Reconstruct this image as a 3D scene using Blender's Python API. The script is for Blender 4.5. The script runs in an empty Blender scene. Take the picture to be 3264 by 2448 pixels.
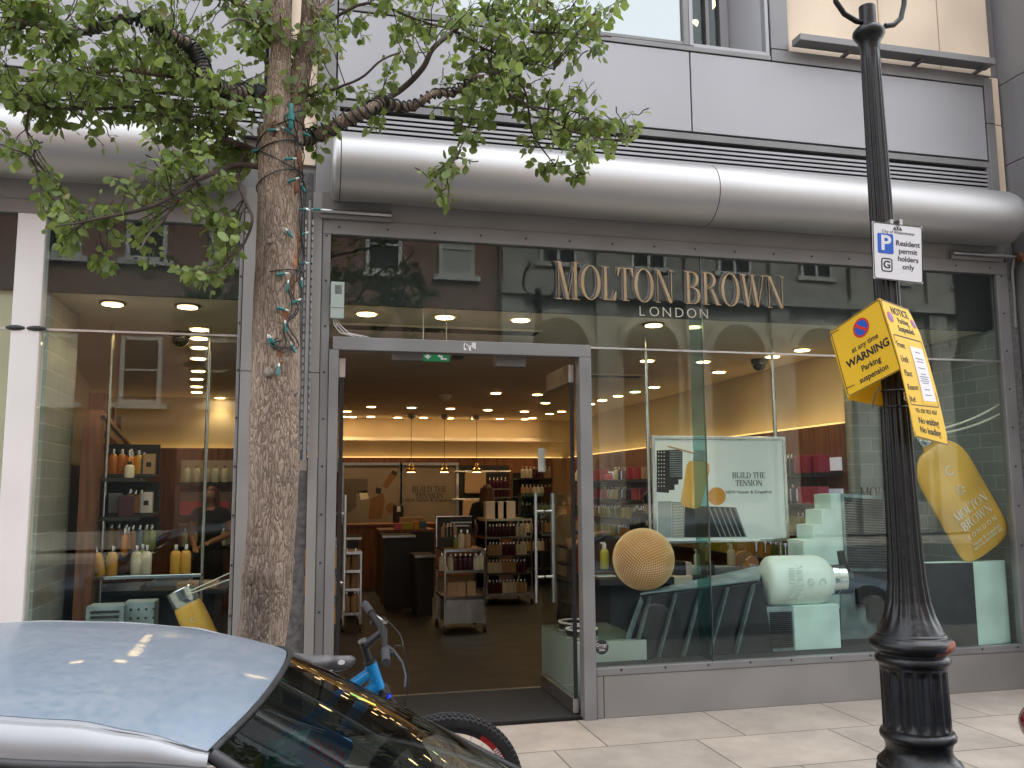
import bpy, bmesh, math, random
from mathutils import Vector, Matrix, noise
random.seed(7)
SC = bpy.context.scene
COL = SC.collection
R = math.radians
PI = math.pi

# ------------------------------------------------------------------ camera
CAMY, CAMZ = -6.215, 1.65
YAW, PITCH, ROLL = R(13.538), R(6.943), R(-0.3716)
cam_d = bpy.data.cameras.new('camera')
cam_d.sensor_fit = 'HORIZONTAL'
cam_d.sensor_width = 36.0
cam_d.lens = 36.0 * 2770.0 / 3264.0
cam_d.clip_start = 0.05
cam_d.clip_end = 500
cam = bpy.data.objects.new('camera', cam_d)
COL.objects.link(cam)
_f = Vector((math.sin(YAW) * math.cos(PITCH), math.cos(YAW) * math.cos(PITCH), math.sin(PITCH)))
_r = Vector((math.cos(YAW), -math.sin(YAW), 0))
_u = _r.cross(_f)
_r2 = _r * math.cos(ROLL) + _u * math.sin(ROLL)
_u2 = -_r * math.sin(ROLL) + _u * math.cos(ROLL)
cam.matrix_world = Matrix(((_r2.x, _u2.x, -_f.x, 0), (_r2.y, _u2.y, -_f.y, CAMY),
                           (_r2.z, _u2.z, -_f.z, CAMZ), (0, 0, 0, 1)))
SC.camera = cam


def ray(px, py):                       # px, py: measured on the photograph at 2212 x 1659
    return (px * 1.47559 - 1632) * _r2 - (py * 1.47559 - 1224) * _u2 + 2770.0 * _f


def P(px, py, y=0.0):                  # world point on the vertical plane at depth y
    d = ray(px, py)
    t = (y - CAMY) / d.y
    return Vector((d.x * t, y, CAMZ + d.z * t))


def Z(px, py, z):                      # world point on the level plane at height z
    d = ray(px, py)
    t = (z - CAMZ) / d.z
    return Vector((d.x * t, CAMY + d.y * t, z))


# ------------------------------------------------------------------ sky, sun, exposure
SUN_EL, SUN_AZ = R(48), R(22)         # azimuth clockwise from +y
world = bpy.data.worlds.new('World')
SC.world = world
world.use_nodes = True
wn = world.node_tree
sky = wn.nodes.new('ShaderNodeTexSky')
sky.sky_type = 'NISHITA'
sky.sun_disc = False
sky.sun_elevation = SUN_EL
sky.sun_rotation = SUN_AZ
sky.air_density = 1.0
sky.dust_density = 3.0
hs = wn.nodes.new('ShaderNodeHueSaturation')
hs.inputs['Saturation'].default_value = 0.18
wn.links.new(sky.outputs[0], hs.inputs['Color'])
bg = wn.nodes['Background']
bg.inputs['Strength'].default_value = 0.15
# cloudy sky: brighter overhead than at the horizon
wtc = wn.nodes.new('ShaderNodeTexCoord')
wsp = wn.nodes.new('ShaderNodeSeparateXYZ')
wn.links.new(wtc.outputs['Generated'], wsp.inputs[0])
wmr = wn.nodes.new('ShaderNodeMapRange')
wmr.inputs['To Min'].default_value = 0.55
wmr.inputs['To Max'].default_value = 2.3
wn.links.new(wsp.outputs['Z'], wmr.inputs['Value'])
wmx = wn.nodes.new('ShaderNodeMix')
wmx.data_type = 'RGBA'
wmx.blend_type = 'MULTIPLY'
wmx.inputs[0].default_value = 1
wn.links.new(hs.outputs[0], wmx.inputs[6])
wn.links.new(wmr.outputs[0], wmx.inputs[7])
wn.links.new(wmx.outputs[2], bg.inputs['Color'])
sun_d = bpy.data.lights.new('sun', 'SUN')
sun_d.energy = 0.5
sun_d.angle = R(1.5)
sun_d.color = (1.0, 0.95, 0.88)
sun = bpy.data.objects.new('sun', sun_d)
COL.objects.link(sun)
_sd = Vector((math.sin(SUN_AZ) * math.cos(SUN_EL), math.cos(SUN_AZ) * math.cos(SUN_EL), math.sin(SUN_EL)))
sun.rotation_euler = _sd.to_track_quat('Z', 'Y').to_euler()
SC.view_settings.view_transform = 'Standard'
SC.view_settings.look = 'None'
SC.view_settings.exposure = 2.2
SC.view_settings.gamma = 1.0
SC.render.engine = 'CYCLES'
SC.cycles.use_denoising = True
SC.cycles.max_bounces = 10
SC.cycles.diffuse_bounces = 4
SC.cycles.glossy_bounces = 4
SC.cycles.transparent_max_bounces = 16
SC.cycles.transmission_bounces = 6
SC.cycles.caustics_reflective = False
SC.cycles.caustics_refractive = False
SC.cycles.sample_clamp_indirect = 4


# ------------------------------------------------------------------ materials
def _lk(nt, a, b):
    nt.links.new(a, b)


def mat(name, col, rough=0.6, metal=0.0, var=0.0, vs=6.0, bump=0.0, bs=60.0, spec=0.5, coat=0.0,
        stretch=(1, 1, 1), col2=None, emit=None, es=1.0, trans=0.0, sss=0.0):
    m = bpy.data.materials.new(name)
    m.use_nodes = True
    nt = m.node_tree
    b = nt.nodes['Principled BSDF']
    b.inputs['Base Color'].default_value = (*col, 1)
    b.inputs['Roughness'].default_value = rough
    b.inputs['Metallic'].default_value = metal
    b.inputs['Specular IOR Level'].default_value = spec
    b.inputs['Coat Weight'].default_value = coat
    b.inputs['Transmission Weight'].default_value = trans
    if emit:
        b.inputs['Emission Color'].default_value = (*emit, 1)
        b.inputs['Emission Strength'].default_value = es
    if var or bump:
        tc = nt.nodes.new('ShaderNodeTexCoord')
        mp = nt.nodes.new('ShaderNodeMapping')
        mp.inputs['Scale'].default_value = stretch
        _lk(nt, tc.outputs['Object'], mp.inputs['Vector'])
    if var:
        n = nt.nodes.new('ShaderNodeTexNoise')
        n.inputs['Scale'].default_value = vs
        n.inputs['Detail'].default_value = 6
        n.inputs['Roughness'].default_value = 0.18
        _lk(nt, mp.outputs[0], n.inputs['Vector'])
        cr = nt.nodes.new('ShaderNodeValToRGB')
        c2 = col2 or tuple(max(0, c * (1 - var)) for c in col)
        c1 = col if col2 else tuple(min(1, c * (1 + var * 0.6)) for c in col)
        cr.color_ramp.elements[0].position = 0.32
        cr.color_ramp.elements[1].position = 0.68
        cr.color_ramp.elements[0].color = (*c2, 1)
        cr.color_ramp.elements[1].color = (*c1, 1)
        _lk(nt, n.outputs['Fac'], cr.inputs[0])
        _lk(nt, cr.outputs[0], b.inputs['Base Color'])
        mr = nt.nodes.new('ShaderNodeMapRange')
        mr.inputs['To Min'].default_value = max(0.02, rough * 0.85)
        mr.inputs['To Max'].default_value = min(1, rough * 1.2)
        _lk(nt, n.outputs['Fac'], mr.inputs['Value'])
        _lk(nt, mr.outputs[0], b.inputs['Roughness'])
    if bump:
        n2 = nt.nodes.new('ShaderNodeTexNoise')
        n2.inputs['Scale'].default_value = bs
        n2.inputs['Detail'].default_value = 5
        _lk(nt, mp.outputs[0], n2.inputs['Vector'])
        bp = nt.nodes.new('ShaderNodeBump')
        bp.inputs['Strength'].default_value = bump
        bp.inputs['Distance'].default_value = 0.01
        _lk(nt, n2.outputs['Fac'], bp.inputs['Height'])
        _lk(nt, bp.outputs[0], b.inputs['Normal'])
    return m


def glass_mat(name, tint=(0.92, 0.968, 0.948), ior=1.40, rough=0.0):
    m = bpy.data.materials.new(name)
    m.use_nodes = True
    nt = m.node_tree
    for n in list(nt.nodes):
        if n.type != 'OUTPUT_MATERIAL':
            nt.nodes.remove(n)
    out = nt.nodes['Material Output']
    ge = nt.nodes.new('ShaderNodeNewGeometry')
    mr = nt.nodes.new('ShaderNodeMapRange')
    mr.inputs['To Min'].default_value = ior
    mr.inputs['To Max'].default_value = 1 / ior
    _lk(nt, ge.outputs['Backfacing'], mr.inputs['Value'])
    fr = nt.nodes.new('ShaderNodeFresnel')
    _lk(nt, mr.outputs[0], fr.inputs['IOR'])
    tr = nt.nodes.new('ShaderNodeBsdfTransparent')
    tr.inputs[0].default_value = (*tint, 1)
    gl = nt.nodes.new('ShaderNodeBsdfGlossy')
    gl.inputs['Roughness'].default_value = rough
    gl.inputs['Color'].default_value = (0.95, 1, 0.98, 1)
    mx = nt.nodes.new('ShaderNodeMixShader')
    _lk(nt, fr.outputs[0], mx.inputs[0])
    _lk(nt, tr.outputs[0], mx.inputs[1])
    _lk(nt, gl.outputs[0], mx.inputs[2])
    _lk(nt, mx.outputs[0], out.inputs['Surface'])
    return m


def brick_mat(name, c1, c2, mortar, bw, bh, ms=0.012, axes='XZ', rough=0.8, bump=0.3, offset=0.5, var=0.25, gloss=0.5, big=3.0):
    m = bpy.data.materials.new(name)
    m.use_nodes = True
    nt = m.node_tree
    b = nt.nodes['Principled BSDF']
    b.inputs['Roughness'].default_value = rough
    b.inputs['Specular IOR Level'].default_value = gloss
    tc = nt.nodes.new('ShaderNodeTexCoord')
    sp = nt.nodes.new('ShaderNodeSeparateXYZ')
    cb = nt.nodes.new('ShaderNodeCombineXYZ')
    _lk(nt, tc.outputs['Object'], sp.inputs[0])
    _lk(nt, sp.outputs['XYZ'.index(axes[0])], cb.inputs[0])
    _lk(nt, sp.outputs['XYZ'.index(axes[1])], cb.inputs[1])
    br = nt.nodes.new('ShaderNodeTexBrick')
    br.offset = offset
    br.inputs['Scale'].default_value = 1
    br.inputs['Brick Width'].default_value = bw
    br.inputs['Row Height'].default_value = bh
    br.inputs['Mortar Size'].default_value = ms
    br.inputs['Mortar Smooth'].default_value = 0.25
    br.inputs['Color1'].default_value = (*c1, 1)
    br.inputs['Color2'].default_value = (*c2, 1)
    br.inputs['Mortar'].default_value = (*mortar, 1)
    _lk(nt, cb.outputs[0], br.inputs['Vector'])
    n = nt.nodes.new('ShaderNodeTexNoise')
    n.inputs['Scale'].default_value = big
    n.inputs['Detail'].default_value = 8
    n.inputs['Roughness'].default_value = 0.7
    _lk(nt, tc.outputs['Object'], n.inputs['Vector'])
    mr = nt.nodes.new('ShaderNodeMapRange')
    mr.inputs['From Min'].default_value = 0.3
    mr.inputs['From Max'].default_value = 0.7
    mr.inputs['To Min'].default_value = 1 - var
    mr.inputs['To Max'].default_value = 1 + var * 0.5
    _lk(nt, n.outputs['Fac'], mr.inputs['Value'])
    mx = nt.nodes.new('ShaderNodeMix')
    mx.data_type = 'RGBA'
    mx.blend_type = 'MULTIPLY'
    mx.inputs[0].default_value = 1
    _lk(nt, br.outputs['Color'], mx.inputs[6])
    _lk(nt, mr.outputs[0], mx.inputs[7])
    _lk(nt, mx.outputs[2], b.inputs['Base Color'])
    bp = nt.nodes.new('ShaderNodeBump')
    bp.inputs['Strength'].default_value = bump
    bp.inputs['Distance'].default_value = 0.008
    bp.invert = True
    _lk(nt, br.outputs['Fac'], bp.inputs['Height'])
    n3 = nt.nodes.new('ShaderNodeTexNoise')
    n3.inputs['Scale'].default_value = 140
    _lk(nt, tc.outputs['Object'], n3.inputs['Vector'])
    bp2 = nt.nodes.new('ShaderNodeBump')
    bp2.inputs['Strength'].default_value = 0.12
    bp2.inputs['Distance'].default_value = 0.004
    _lk(nt, n3.outputs['Fac'], bp2.inputs['Height'])
    _lk(nt, bp.outputs[0], bp2.inputs['Normal'])
    _lk(nt, bp2.outputs[0], b.inputs['Normal'])
    return m


# ------------------------------------------------------------------ mesh builder
class MB:
    def __init__(self):
        self.v, self.f, self.mi = [], [], []
        self.M = Matrix.Identity(4)
        self.k = 0

    def add(self, vs, fs):
        o = len(self.v)
        M = self.M
        self.v += [M @ Vector(p) for p in vs]
        self.f += [tuple(i + o for i in f) for f in fs]
        self.mi += [self.k] * len(fs)
        return self

    def box(self, x0, x1, y0, y1, z0, z1):
        return self.add([(x0, y0, z0), (x1, y0, z0), (x1, y1, z0), (x0, y1, z0), (x0, y0, z1), (x1, y0, z1), (x1, y1, z1), (x0, y1, z1)],
                        [(0, 3, 2, 1), (4, 5, 6, 7), (0, 1, 5, 4), (1, 2, 6, 5), (2, 3, 7, 6), (3, 0, 4, 7)])

    def tube(self, path, rad, n=10, cap=True):
        path = [Vector(p) for p in path]
        if not hasattr(rad, '__len__'):
            rad = [rad] * len(path)
        vs, fs = [], []
        up = None
        for i, p in enumerate(path):
            t = (path[min(i + 1, len(path) - 1)] - path[max(i - 1, 0)])
            t = t.normalized() if t.length > 1e-9 else Vector((0, 0, 1))
            if up is None:
                up = t.orthogonal().normalized()
            a = (up - t * up.dot(t))
            a = a.normalized() if a.length > 1e-6 else t.orthogonal().normalized()
            up = a
            b = t.cross(a)
            for k in range(n):
                w = 2 * PI * k / n
                vs.append(p + (a * math.cos(w) + b * math.sin(w)) * rad[i])
        m = len(path)
        for i in range(m - 1):
            for k in range(n):
                k2 = (k + 1) % n
                fs.append((i * n + k, i * n + k2, (i + 1) * n + k2, (i + 1) * n + k))
        if cap:
            fs.append(tuple(range(n - 1, -1, -1)))
            fs.append(tuple((m - 1) * n + k for k in range(n)))
        return self.add(vs, fs)

    def cyl(self, p0, p1, r0, r1=None, n=16):
        return self.tube([p0, p1], [r0, r0 if r1 is None else r1], n)

    def lathe(self, prof, n=24, c=(0, 0, 0), fn=None, sx=1.0, sy=1.0):   # prof: [(r, z)]
        vs, fs = [], []
        c = Vector(c)
        for (r, z) in prof:
            for k in range(n):
                w = 2 * PI * k / n
                rr = fn(r, z, w) if fn else r
                vs.append((c.x + rr * math.cos(w) * sx, c.y + rr * math.sin(w) * sy, c.z + z))
        for i in range(len(prof) - 1):
            for k in range(n):
                k2 = (k + 1) % n
                fs.append((i * n + k, i * n + k2, (i + 1) * n + k2, (i + 1) * n + k))
        fs.append(tuple(range(n - 1, -1, -1)))
        fs.append(tuple((len(prof) - 1) * n + k for k in range(n)))
        return self.add(vs, fs)

    def sphere(self, c, r, n=16, m=10, s=(1, 1, 1)):
        prof = [(max(1e-4, r * math.sin(PI * i / m)), -r * math.cos(PI * i / m) * s[2]) for i in range(m + 1)]
        return self.lathe(prof, n, c, sx=s[0], sy=s[1])

    def prism(self, poly, y0, y1):       # poly in (x, z), extruded along y
        n = len(poly)
        vs = [(x, y0, z) for x, z in poly] + [(x, y1, z) for x, z in poly]
        area = sum(poly[i][0] * poly[(i + 1) % n][1] - poly[(i + 1) % n][0] * poly[i][1] for i in range(n))
        fr, bk = tuple(range(n)), tuple(range(2 * n - 1, n - 1, -1))
        fs = [fr, bk] + [(i, i + n, (i + 1) % n + n, (i + 1) % n) for i in range(n)]
        if area < 0:
            fs = [tuple(reversed(f)) for f in fs]
        return self.add(vs, fs)

    def ring(self, outer, inner, y0, y1):  # same count outlines in (x, z)
        n = len(outer)
        vs = [(x, y0, z) for x, z in outer] + [(x, y0, z) for x, z in inner] + [(x, y1, z) for x, z in outer] + [(x, y1, z) for x, z in inner]
        fs = []
        for i in range(n):
            j = (i + 1) % n
            fs += [(i, j, n + j, n + i), (2 * n + j, 2 * n + i, 3 * n + i, 3 * n + j), (j, i, 2 * n + i, 2 * n + j), (n + i, n + j, 3 * n + j, 3 * n + i)]
        return self.add(vs, fs)

    def patch(self, fn, nu, nv, t=0.0):    # fn(u,v) -> (point, normal)
        vs, fs = [], []
        for s in ((0, 1) if t else (0,)):
            for j in range(nv + 1):
                for i in range(nu + 1):
                    p, nrm = fn(i / nu, j / nv)
                    vs.append(p - nrm * t * s)
        w = nu + 1
        N = w * (nv + 1)
        for j in range(nv):
            for i in range(nu):
                a = j * w + i
                fs.append((a, a + 1, a + 1 + w, a + w))
                if t:
                    fs.append((N + a + w, N + a + 1 + w, N + a + 1, N + a))
        if t:
            for i in range(nu):
                fs.append((i + 1, i, N + i, N + i + 1))
                b = nv * w + i
                fs.append((b, b + 1, N + b + 1, N + b))
            for j in range(nv):
                a = j * w
                fs.append((a, a + w, N + a + w, N + a))
                b = a + nu
                fs.append((b + w, b, N + b, N + b + w))
        return self.add(vs, fs)

    def mesh(self, me, M=None):
        M = M or Matrix.Identity(4)
        return self.add([M @ v.co for v in me.vertices], [tuple(p.vertices) for p in me.polygons])

    def build(self, name, mats, parent=None, smooth=0, bevel=0, seg=2, origin=None, fix=False):
        me = bpy.data.meshes.new(name)
        if origin is None and parent is not None:
            origin = WORLD_O.get(parent.name, Vector((0, 0, 0)))
        origin = Vector(origin) if origin is not None else Vector((0, 0, 0))
        me.from_pydata([v - origin for v in self.v], [], self.f)
        if not isinstance(mats, (list, tuple)):
            mats = [mats]
        for m in mats:
            me.materials.append(m)
        me.polygons.foreach_set('material_index', self.mi)
        if fix:
            bm = bmesh.new()
            bm.from_mesh(me)
            bmesh.ops.remove_doubles(bm, verts=bm.verts, dist=1e-5)
            bmesh.ops.recalc_face_normals(bm, faces=bm.faces)
            bm.to_mesh(me)
            bm.free()
        if smooth:
            me.polygons.foreach_set('use_smooth', [True] * len(me.polygons))
            me.set_sharp_from_angle(angle=R(smooth))
        me.update()
        o = bpy.data.objects.new(name, me)
        COL.objects.link(o)
        if parent is None:
            o.location = origin
            WORLD_O[o.name] = origin.copy()
        else:
            po = WORLD_O.get(parent.name, Vector((0, 0, 0)))
            o.parent = parent
            o.location = origin - po
            WORLD_O[o.name] = origin.copy()
        if bevel:
            b = o.modifiers.new('bevel', 'BEVEL')
            b.width = bevel
            b.segments = seg
            b.limit_method = 'ANGLE'
            b.angle_limit = R(40)
        return o


WORLD_O = {}


def bx(x0, x1, y0, y1, z0, z1):
    return MB().box(x0, x1, y0, y1, z0, z1)


def tag(o, label, cat, group=None):
    o['label'] = label
    o['category'] = cat
    if group:
        o['group'] = group
    return o


def thing(name, label, cat, loc=(0, 0, 0), group=None):
    o = bpy.data.objects.new(name, None)
    o.empty_display_size = 0.1
    COL.objects.link(o)
    o.location = loc
    WORLD_O[o.name] = Vector(loc)
    return tag(o, label, cat, group)


def struct(o, kind='structure'):
    o['kind'] = kind
    return o


def copy_tree(o, loc=None, label=None, group=None, rotz=None, scale=None, parent=None):
    c = o.copy()
    COL.objects.link(c)
    if parent is not None:
        c.parent = parent
    if loc is not None:
        c.location = loc
    if rotz is not None:
        c.rotation_euler = (0, 0, rotz)
    if scale is not None:
        c.scale = (scale,) * 3 if not hasattr(scale, '__len__') else scale
    if label:
        c['label'] = label
    if group:
        c['group'] = group
    for ch in list(o.children):
        copy_tree(ch, parent=c)
    return c


UP = Matrix(((1, 0, 0, 0), (0, 0, -1, 0), (0, 1, 0, 0), (0, 0, 0, 1)))   # flat text -> upright, facing -y
BASE_F = None


def text(s, size, ext=0.001, align='CENTER', space=1.0, line=1.0, sx=1.0, off=0.0):
    cu = bpy.data.curves.new('t', 'FONT')
    cu.body = s
    cu.size = size
    cu.extrude = ext
    cu.offset = off
    cu.align_x = align
    cu.align_y = 'CENTER'
    cu.space_character = space
    cu.space_line = line
    cu.resolution_u = 3
    o = bpy.data.objects.new('t', cu)
    COL.objects.link(o)
    dg = bpy.context.evaluated_depsgraph_get()
    me = bpy.data.meshes.new_from_object(o.evaluated_get(dg))
    bpy.data.objects.remove(o)
    bpy.data.curves.remove(cu)
    for v in me.vertices:
        v.co.x *= sx
    return me


# ---- high contrast roman capitals, drawn as strokes; unit cap height
def _arc(cx, cz, rx, rz, a0, a1, n=14):
    return [(cx + rx * math.cos(R(a0 + (a1 - a0) * i / n)), cz + rz * math.sin(R(a0 + (a1 - a0) * i / n))) for i in range(n + 1)]


def glyph(ch, T=0.15, t=0.04):
    q = lambda x0, x1, z0, z1: [(x0, z0), (x1, z0), (x1, z1), (x0, z1)]
    sf = lambda cx, z, w: q(cx - w, cx + w, z, z + t * 0.8)
    dg = lambda x0, z0, x1, z1, w: [(x0, z0), (x0 + w, z0), (x1 + w, z1), (x1, z1)]
    top = 1 - t * 0.8
    if ch == 'M':
        return 1.12, [q(.14, .14 + t, 0, 1), dg(.5, 0, .12, 1, T * 1.05), dg(.54, 0, .88, 1, t * 1.1), q(.86, .86 + T, 0, 1), sf(.16, 0, .13), sf(.93, 0, .17), sf(.13, top, .12), sf(.96, top, .13)]
    if ch == 'N':
        return 0.95, [q(.13, .13 + t, 0, 1), dg(.7, 0, .1, 1, T * 1.1), q(.8, .8 + t, 0, 1), sf(.15, 0, .12), sf(.13, top, .12), sf(.82, top, .12)]
    if ch == 'L':
        return 0.72, [q(.12, .12 + T, 0, 1), sf(.2, top, .17), q(.03, .66, 0, t), [(.66, 0), (.68, .28), (.64, .28), (.5, t)]]
    if ch == 'T':
        return 0.78, [q(.32, .32 + T, 0, 1), sf(.4, 0, .17), q(.04, .76, 1 - t, 1), [(.04, 1), (.02, .74), (.06, .74), (.16, 1 - t)], [(.76, 1), (.78, .74), (.74, .74), (.64, 1 - t)]]
    if ch == 'I':
        return 0.42, [q(.13, .13 + T, 0, 1), sf(.205, 0, .17), sf(.205, top, .17)]
    if ch == 'H':
        return 0.98, [q(.12, .12 + T, 0, 1), q(.7, .7 + T, 0, 1), q(.27, .7, .49, .49 + t), sf(.2, 0, .16), sf(.78, 0, .16), sf(.2, top, .16), sf(.78, top, .16)]
    if ch == 'E':
        return 0.72, [q(.12, .12 + T, 0, 1), q(.03, .64, 0, t), q(.03, .62, 1 - t, 1), q(.27, .5, .5, .5 + t), [(.64, 0), (.67, .27), (.63, .27), (.5, t)], [(.62, 1), (.63, .75), (.59, .75), (.5, 1 - t)], q(.48, .51, .4, .64)]
    if ch == 'U':
        o = _arc(.47, .3, .35, .32, 180, 360)
        i = _arc(.49, .3, .22, .27, 180, 360)
        return 0.95, [q(.12, .12 + T, .3, 1), q(.79, .79 + t, .3, 1), sf(.2, top, .17), sf(.81, top, .12), ('band', o, i)]
    if ch == 'O':
        return 1.02, [('ring', _arc(.51, .5, .47, .52, 0, 360, 36)[:-1], _arc(.51, .5, .31, .49, 0, 360, 36)[:-1])]
    if ch == 'D':
        return 0.95, [q(.12, .12 + T, 0, 1), sf(.2, top, .17), sf(.2, 0, .17), ('band', _arc(.36, .5, .53, .5, -90, 90), _arc(.34, .5, .39, .465, -90, 90)), q(.27, .37, 0, t), q(.27, .37, 1 - t, 1)]
    if ch in 'BRP':
        g = [q(.12, .12 + T, 0, 1), sf(.2, top, .17), sf(.2, 0, .17), q(.27, .42, 1 - t, 1), q(.27, .42, .5, .5 + t),
             ('band', _arc(.4, .765, .31, .235, -90, 90), _arc(.38, .765, .18, .2, -90, 90))]
        if ch == 'B':
            g += [q(.27, .44, 0, t), ('band', _arc(.42, .26, .36, .26, -90, 90), _arc(.4, .26, .22, .225, -90, 90))]
            return 0.85, g
        g += [[(.42, .5), (.56, .5), (.88, 0), (.7, 0)], q(.68, .95, 0, t * .8)]
        return 0.93, g
    if ch == 'W':
        return 1.32, [dg(.3, 0, .08, 1, T), dg(.36, 0, .6, 1, t * 1.1), dg(.78, 0, .54, 1, T), dg(.86, 0, 1.16, 1, t * 1.1), sf(.14, top, .16), sf(.62, top, .16), sf(1.18, top, .13)]
    if ch == 'S':
        pts = [(.56, .76, .03), (.55, .88, .03), (.42, .97, .05), (.28, .97, .06), (.16, .86, .11), (.16, .72, .14), (.3, .58, .15), (.46, .44, .15), (.56, .3, .14), (.54, .14, .1), (.4, .03, .06), (.24, .02, .05), (.1, .12, .03), (.08, .27, .03)]
        o = [(x, z + w / 2) for x, z, w in pts]
        L, Rr = [], []
        for i, (x, z, w) in enumerate(pts):
            a, b = pts[max(0, i - 1)], pts[min(len(pts) - 1, i + 1)]
            d = Vector((b[0] - a[0], b[1] - a[1])).normalized()
            L.append((x - d.y * w / 2, z + d.x * w / 2))
            Rr.append((x + d.y * w / 2, z - d.x * w / 2))
        return 0.66, [('band', L, Rr)]
    return 0.4, []


def serif(s, h, ext=0.002, sx=1.0, gap=0.0, T=0.15, t=0.04, fn=None):
    """MB of the words in the x-z plane, centred, front facing -y"""
    mb = MB()
    w = 0
    lay = []
    for ch in s:
        a, g = glyph(ch, T, t)
        lay.append((w, g))
        w += a + gap
    x0 = -w * h * sx / 2
    for off, g in lay:
        for k, pl in enumerate(g):
            e = ext * (1 + 0.04 * k)
            tf = lambda p: (x0 + (p[0] + off) * h * sx, (p[1] - 0.5) * h)
            if pl[0] == 'ring':
                mb.ring([tf(p) for p in pl[1]], [tf(p) for p in pl[2]], -e, 0)
            elif pl[0] == 'band':
                A, B = [tf(p) for p in pl[1]], [tf(p) for p in pl[2]]
                n = len(A)
                vs = [(x, -e, z) for x, z in A + B] + [(x, 0, z) for x, z in A + B]
                fs = []
                for i in range(n - 1):
                    fs += [(i, i + 1, n + i + 1, n + i), (2 * n + i + 1, 2 * n + i, 3 * n + i, 3 * n + i + 1), (i + 1, i, 2 * n + i, 2 * n + i + 1), (n + i, n + i + 1, 3 * n + i + 1, 3 * n + i)]
                fs += [(0, n, 3 * n, 2 * n), (n - 1, 3 * n - 1, 4 * n - 1, 2 * n - 1)]
                mb.add(vs, fs)
            else:
                mb.prism([tf(p) for p in pl], -e, 0)
    return mb


# ---- the palette
M_clad = mat('grey_aluminium', (0.40, 0.40, 0.415), 0.5, 0.35, var=0.08, vs=1.2, bump=0.04, bs=300)
M_clad2 = mat('grey_aluminium_frame', (0.235, 0.23, 0.228), 0.45, 0.3, var=0.12, vs=3, bump=0.03, bs=200)
M_tube = mat('satin_aluminium', (0.46, 0.45, 0.44), 0.42, 0.75, var=0.12, vs=1.4, stretch=(0.6, 1, 3), bump=0.03, bs=300)
M_dark = mat('dark_void', (0.015, 0.015, 0.016), 0.7)
M_gap = mat('black_joint', (0.02, 0.02, 0.022), 0.8)
M_stone = mat('cream_stone', (0.80, 0.66, 0.50), 0.75, var=0.14, vs=1.6, bump=0.12, bs=90)
M_granite = mat('dark_stone', (0.13, 0.125, 0.12), 0.8, var=0.35, vs=30, bump=0.4, bs=60)
M_white = mat('white_paint', (0.78, 0.74, 0.72), 0.5, var=0.06, vs=2)
M_glass = glass_mat('shop_glass')
M_sglass = glass_mat('thin_clear_glass', (0.95, 0.985, 0.975))
M_fin = glass_mat('glass_fin', (0.50, 0.74, 0.72))
M_wglass = glass_mat('upper_window_glass', (0.25, 0.28, 0.3), 3.6)
M_chrome = mat('chrome', (0.72, 0.72, 0.72), 0.16, 1.0)
M_steel = mat('brushed_steel', (0.55, 0.55, 0.55), 0.32, 1.0, var=0.1, vs=10)
M_gold = mat('gilded_lettering', (0.37, 0.285, 0.185), 0.25, 0.9, var=0.15, vs=8)
M_black = mat('black_plastic', (0.02, 0.02, 0.022), 0.45)
M_wood = mat('reddish_brown_wood', (0.20, 0.075, 0.032), 0.42, var=0.35, vs=5, stretch=(6, 6, 0.5))
M_cream = mat('cream_plaster', (0.72, 0.62, 0.45), 0.85, var=0.05, vs=2)
M_ceil = mat('ceiling_paint', (0.78, 0.69, 0.55), 0.9, var=0.04, vs=2)
M_floor = mat('dark_brown_floor', (0.012, 0.010, 0.0095), 0.5, var=0.3, vs=4)
M_mat = mat('ribbed_doormat', (0.018, 0.018, 0.018), 0.95, var=0.4, vs=40, bump=0.4, bs=200)
M_tile = brick_mat('grey_glazed_tile', (0.32, 0.34, 0.31), (0.27, 0.29, 0.27), (0.42, 0.44, 0.41), 0.29, 0.125, 0.006, 'YZ', 0.3, 0.3, 0.5, 0.1)
M_tileX = brick_mat('grey_glazed_tile_return', (0.32, 0.34, 0.31), (0.27, 0.29, 0.27), (0.42, 0.44, 0.41), 0.29, 0.125, 0.006, 'XZ', 0.3, 0.3, 0.5, 0.1)
M_lamp = mat('warm_lamp', (1, 0.8, 0.5), 0.4, emit=(1.0, 0.66, 0.30), es=5)
M_lampg = mat('cool_lamp', (0.8, 1, 0.7), 0.4, emit=(0.75, 1.0, 0.55), es=3)
M_cove = mat('cove_lamp', (1, 0.8, 0.5), 0.4, emit=(1.0, 0.60, 0.20), es=0.30)
M_tubeL = mat('fluorescent_lamp', (1, 0.9, 0.6), 0.4, emit=(1.0, 0.80, 0.36), es=0.8)
M_rubber = mat('black_rubber', (0.025, 0.025, 0.026), 0.75, var=0.3, vs=30)
M_pave = brick_mat('york_stone_paving', (0.39, 0.335, 0.28), (0.33, 0.29, 0.245), (0.14, 0.122, 0.104), 0.98, 0.66, 0.006, 'XY', 0.85, 0.5, 0.37, 0.24, 0.3, 2.4)
M_kerb = mat('granite_kerb', (0.30, 0.29, 0.28), 0.85, var=0.2, vs=40, bump=0.2)
M_road = mat('asphalt', (0.055, 0.055, 0.057), 0.9, var=0.35, vs=60, bump=0.5, bs=250)
M_teal = mat('pale_teal_board', (0.66, 0.83, 0.77), 0.7, var=0.12, vs=5)
M_blue = mat('slate_blue_board', (0.27, 0.33, 0.34), 0.75, var=0.3, vs=7)
M_ink = mat('dark_slate_board', (0.032, 0.029, 0.034), 0.85, var=0.35, vs=6)
M_amber = mat('amber_gel', (0.72, 0.38, 0.035), 0.18, var=0.12, vs=3, coat=0.4)
M_honey = mat('honey_gel', (0.80, 0.44, 0.07), 0.3, var=0.2, vs=2.4, coat=0.3)
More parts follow.
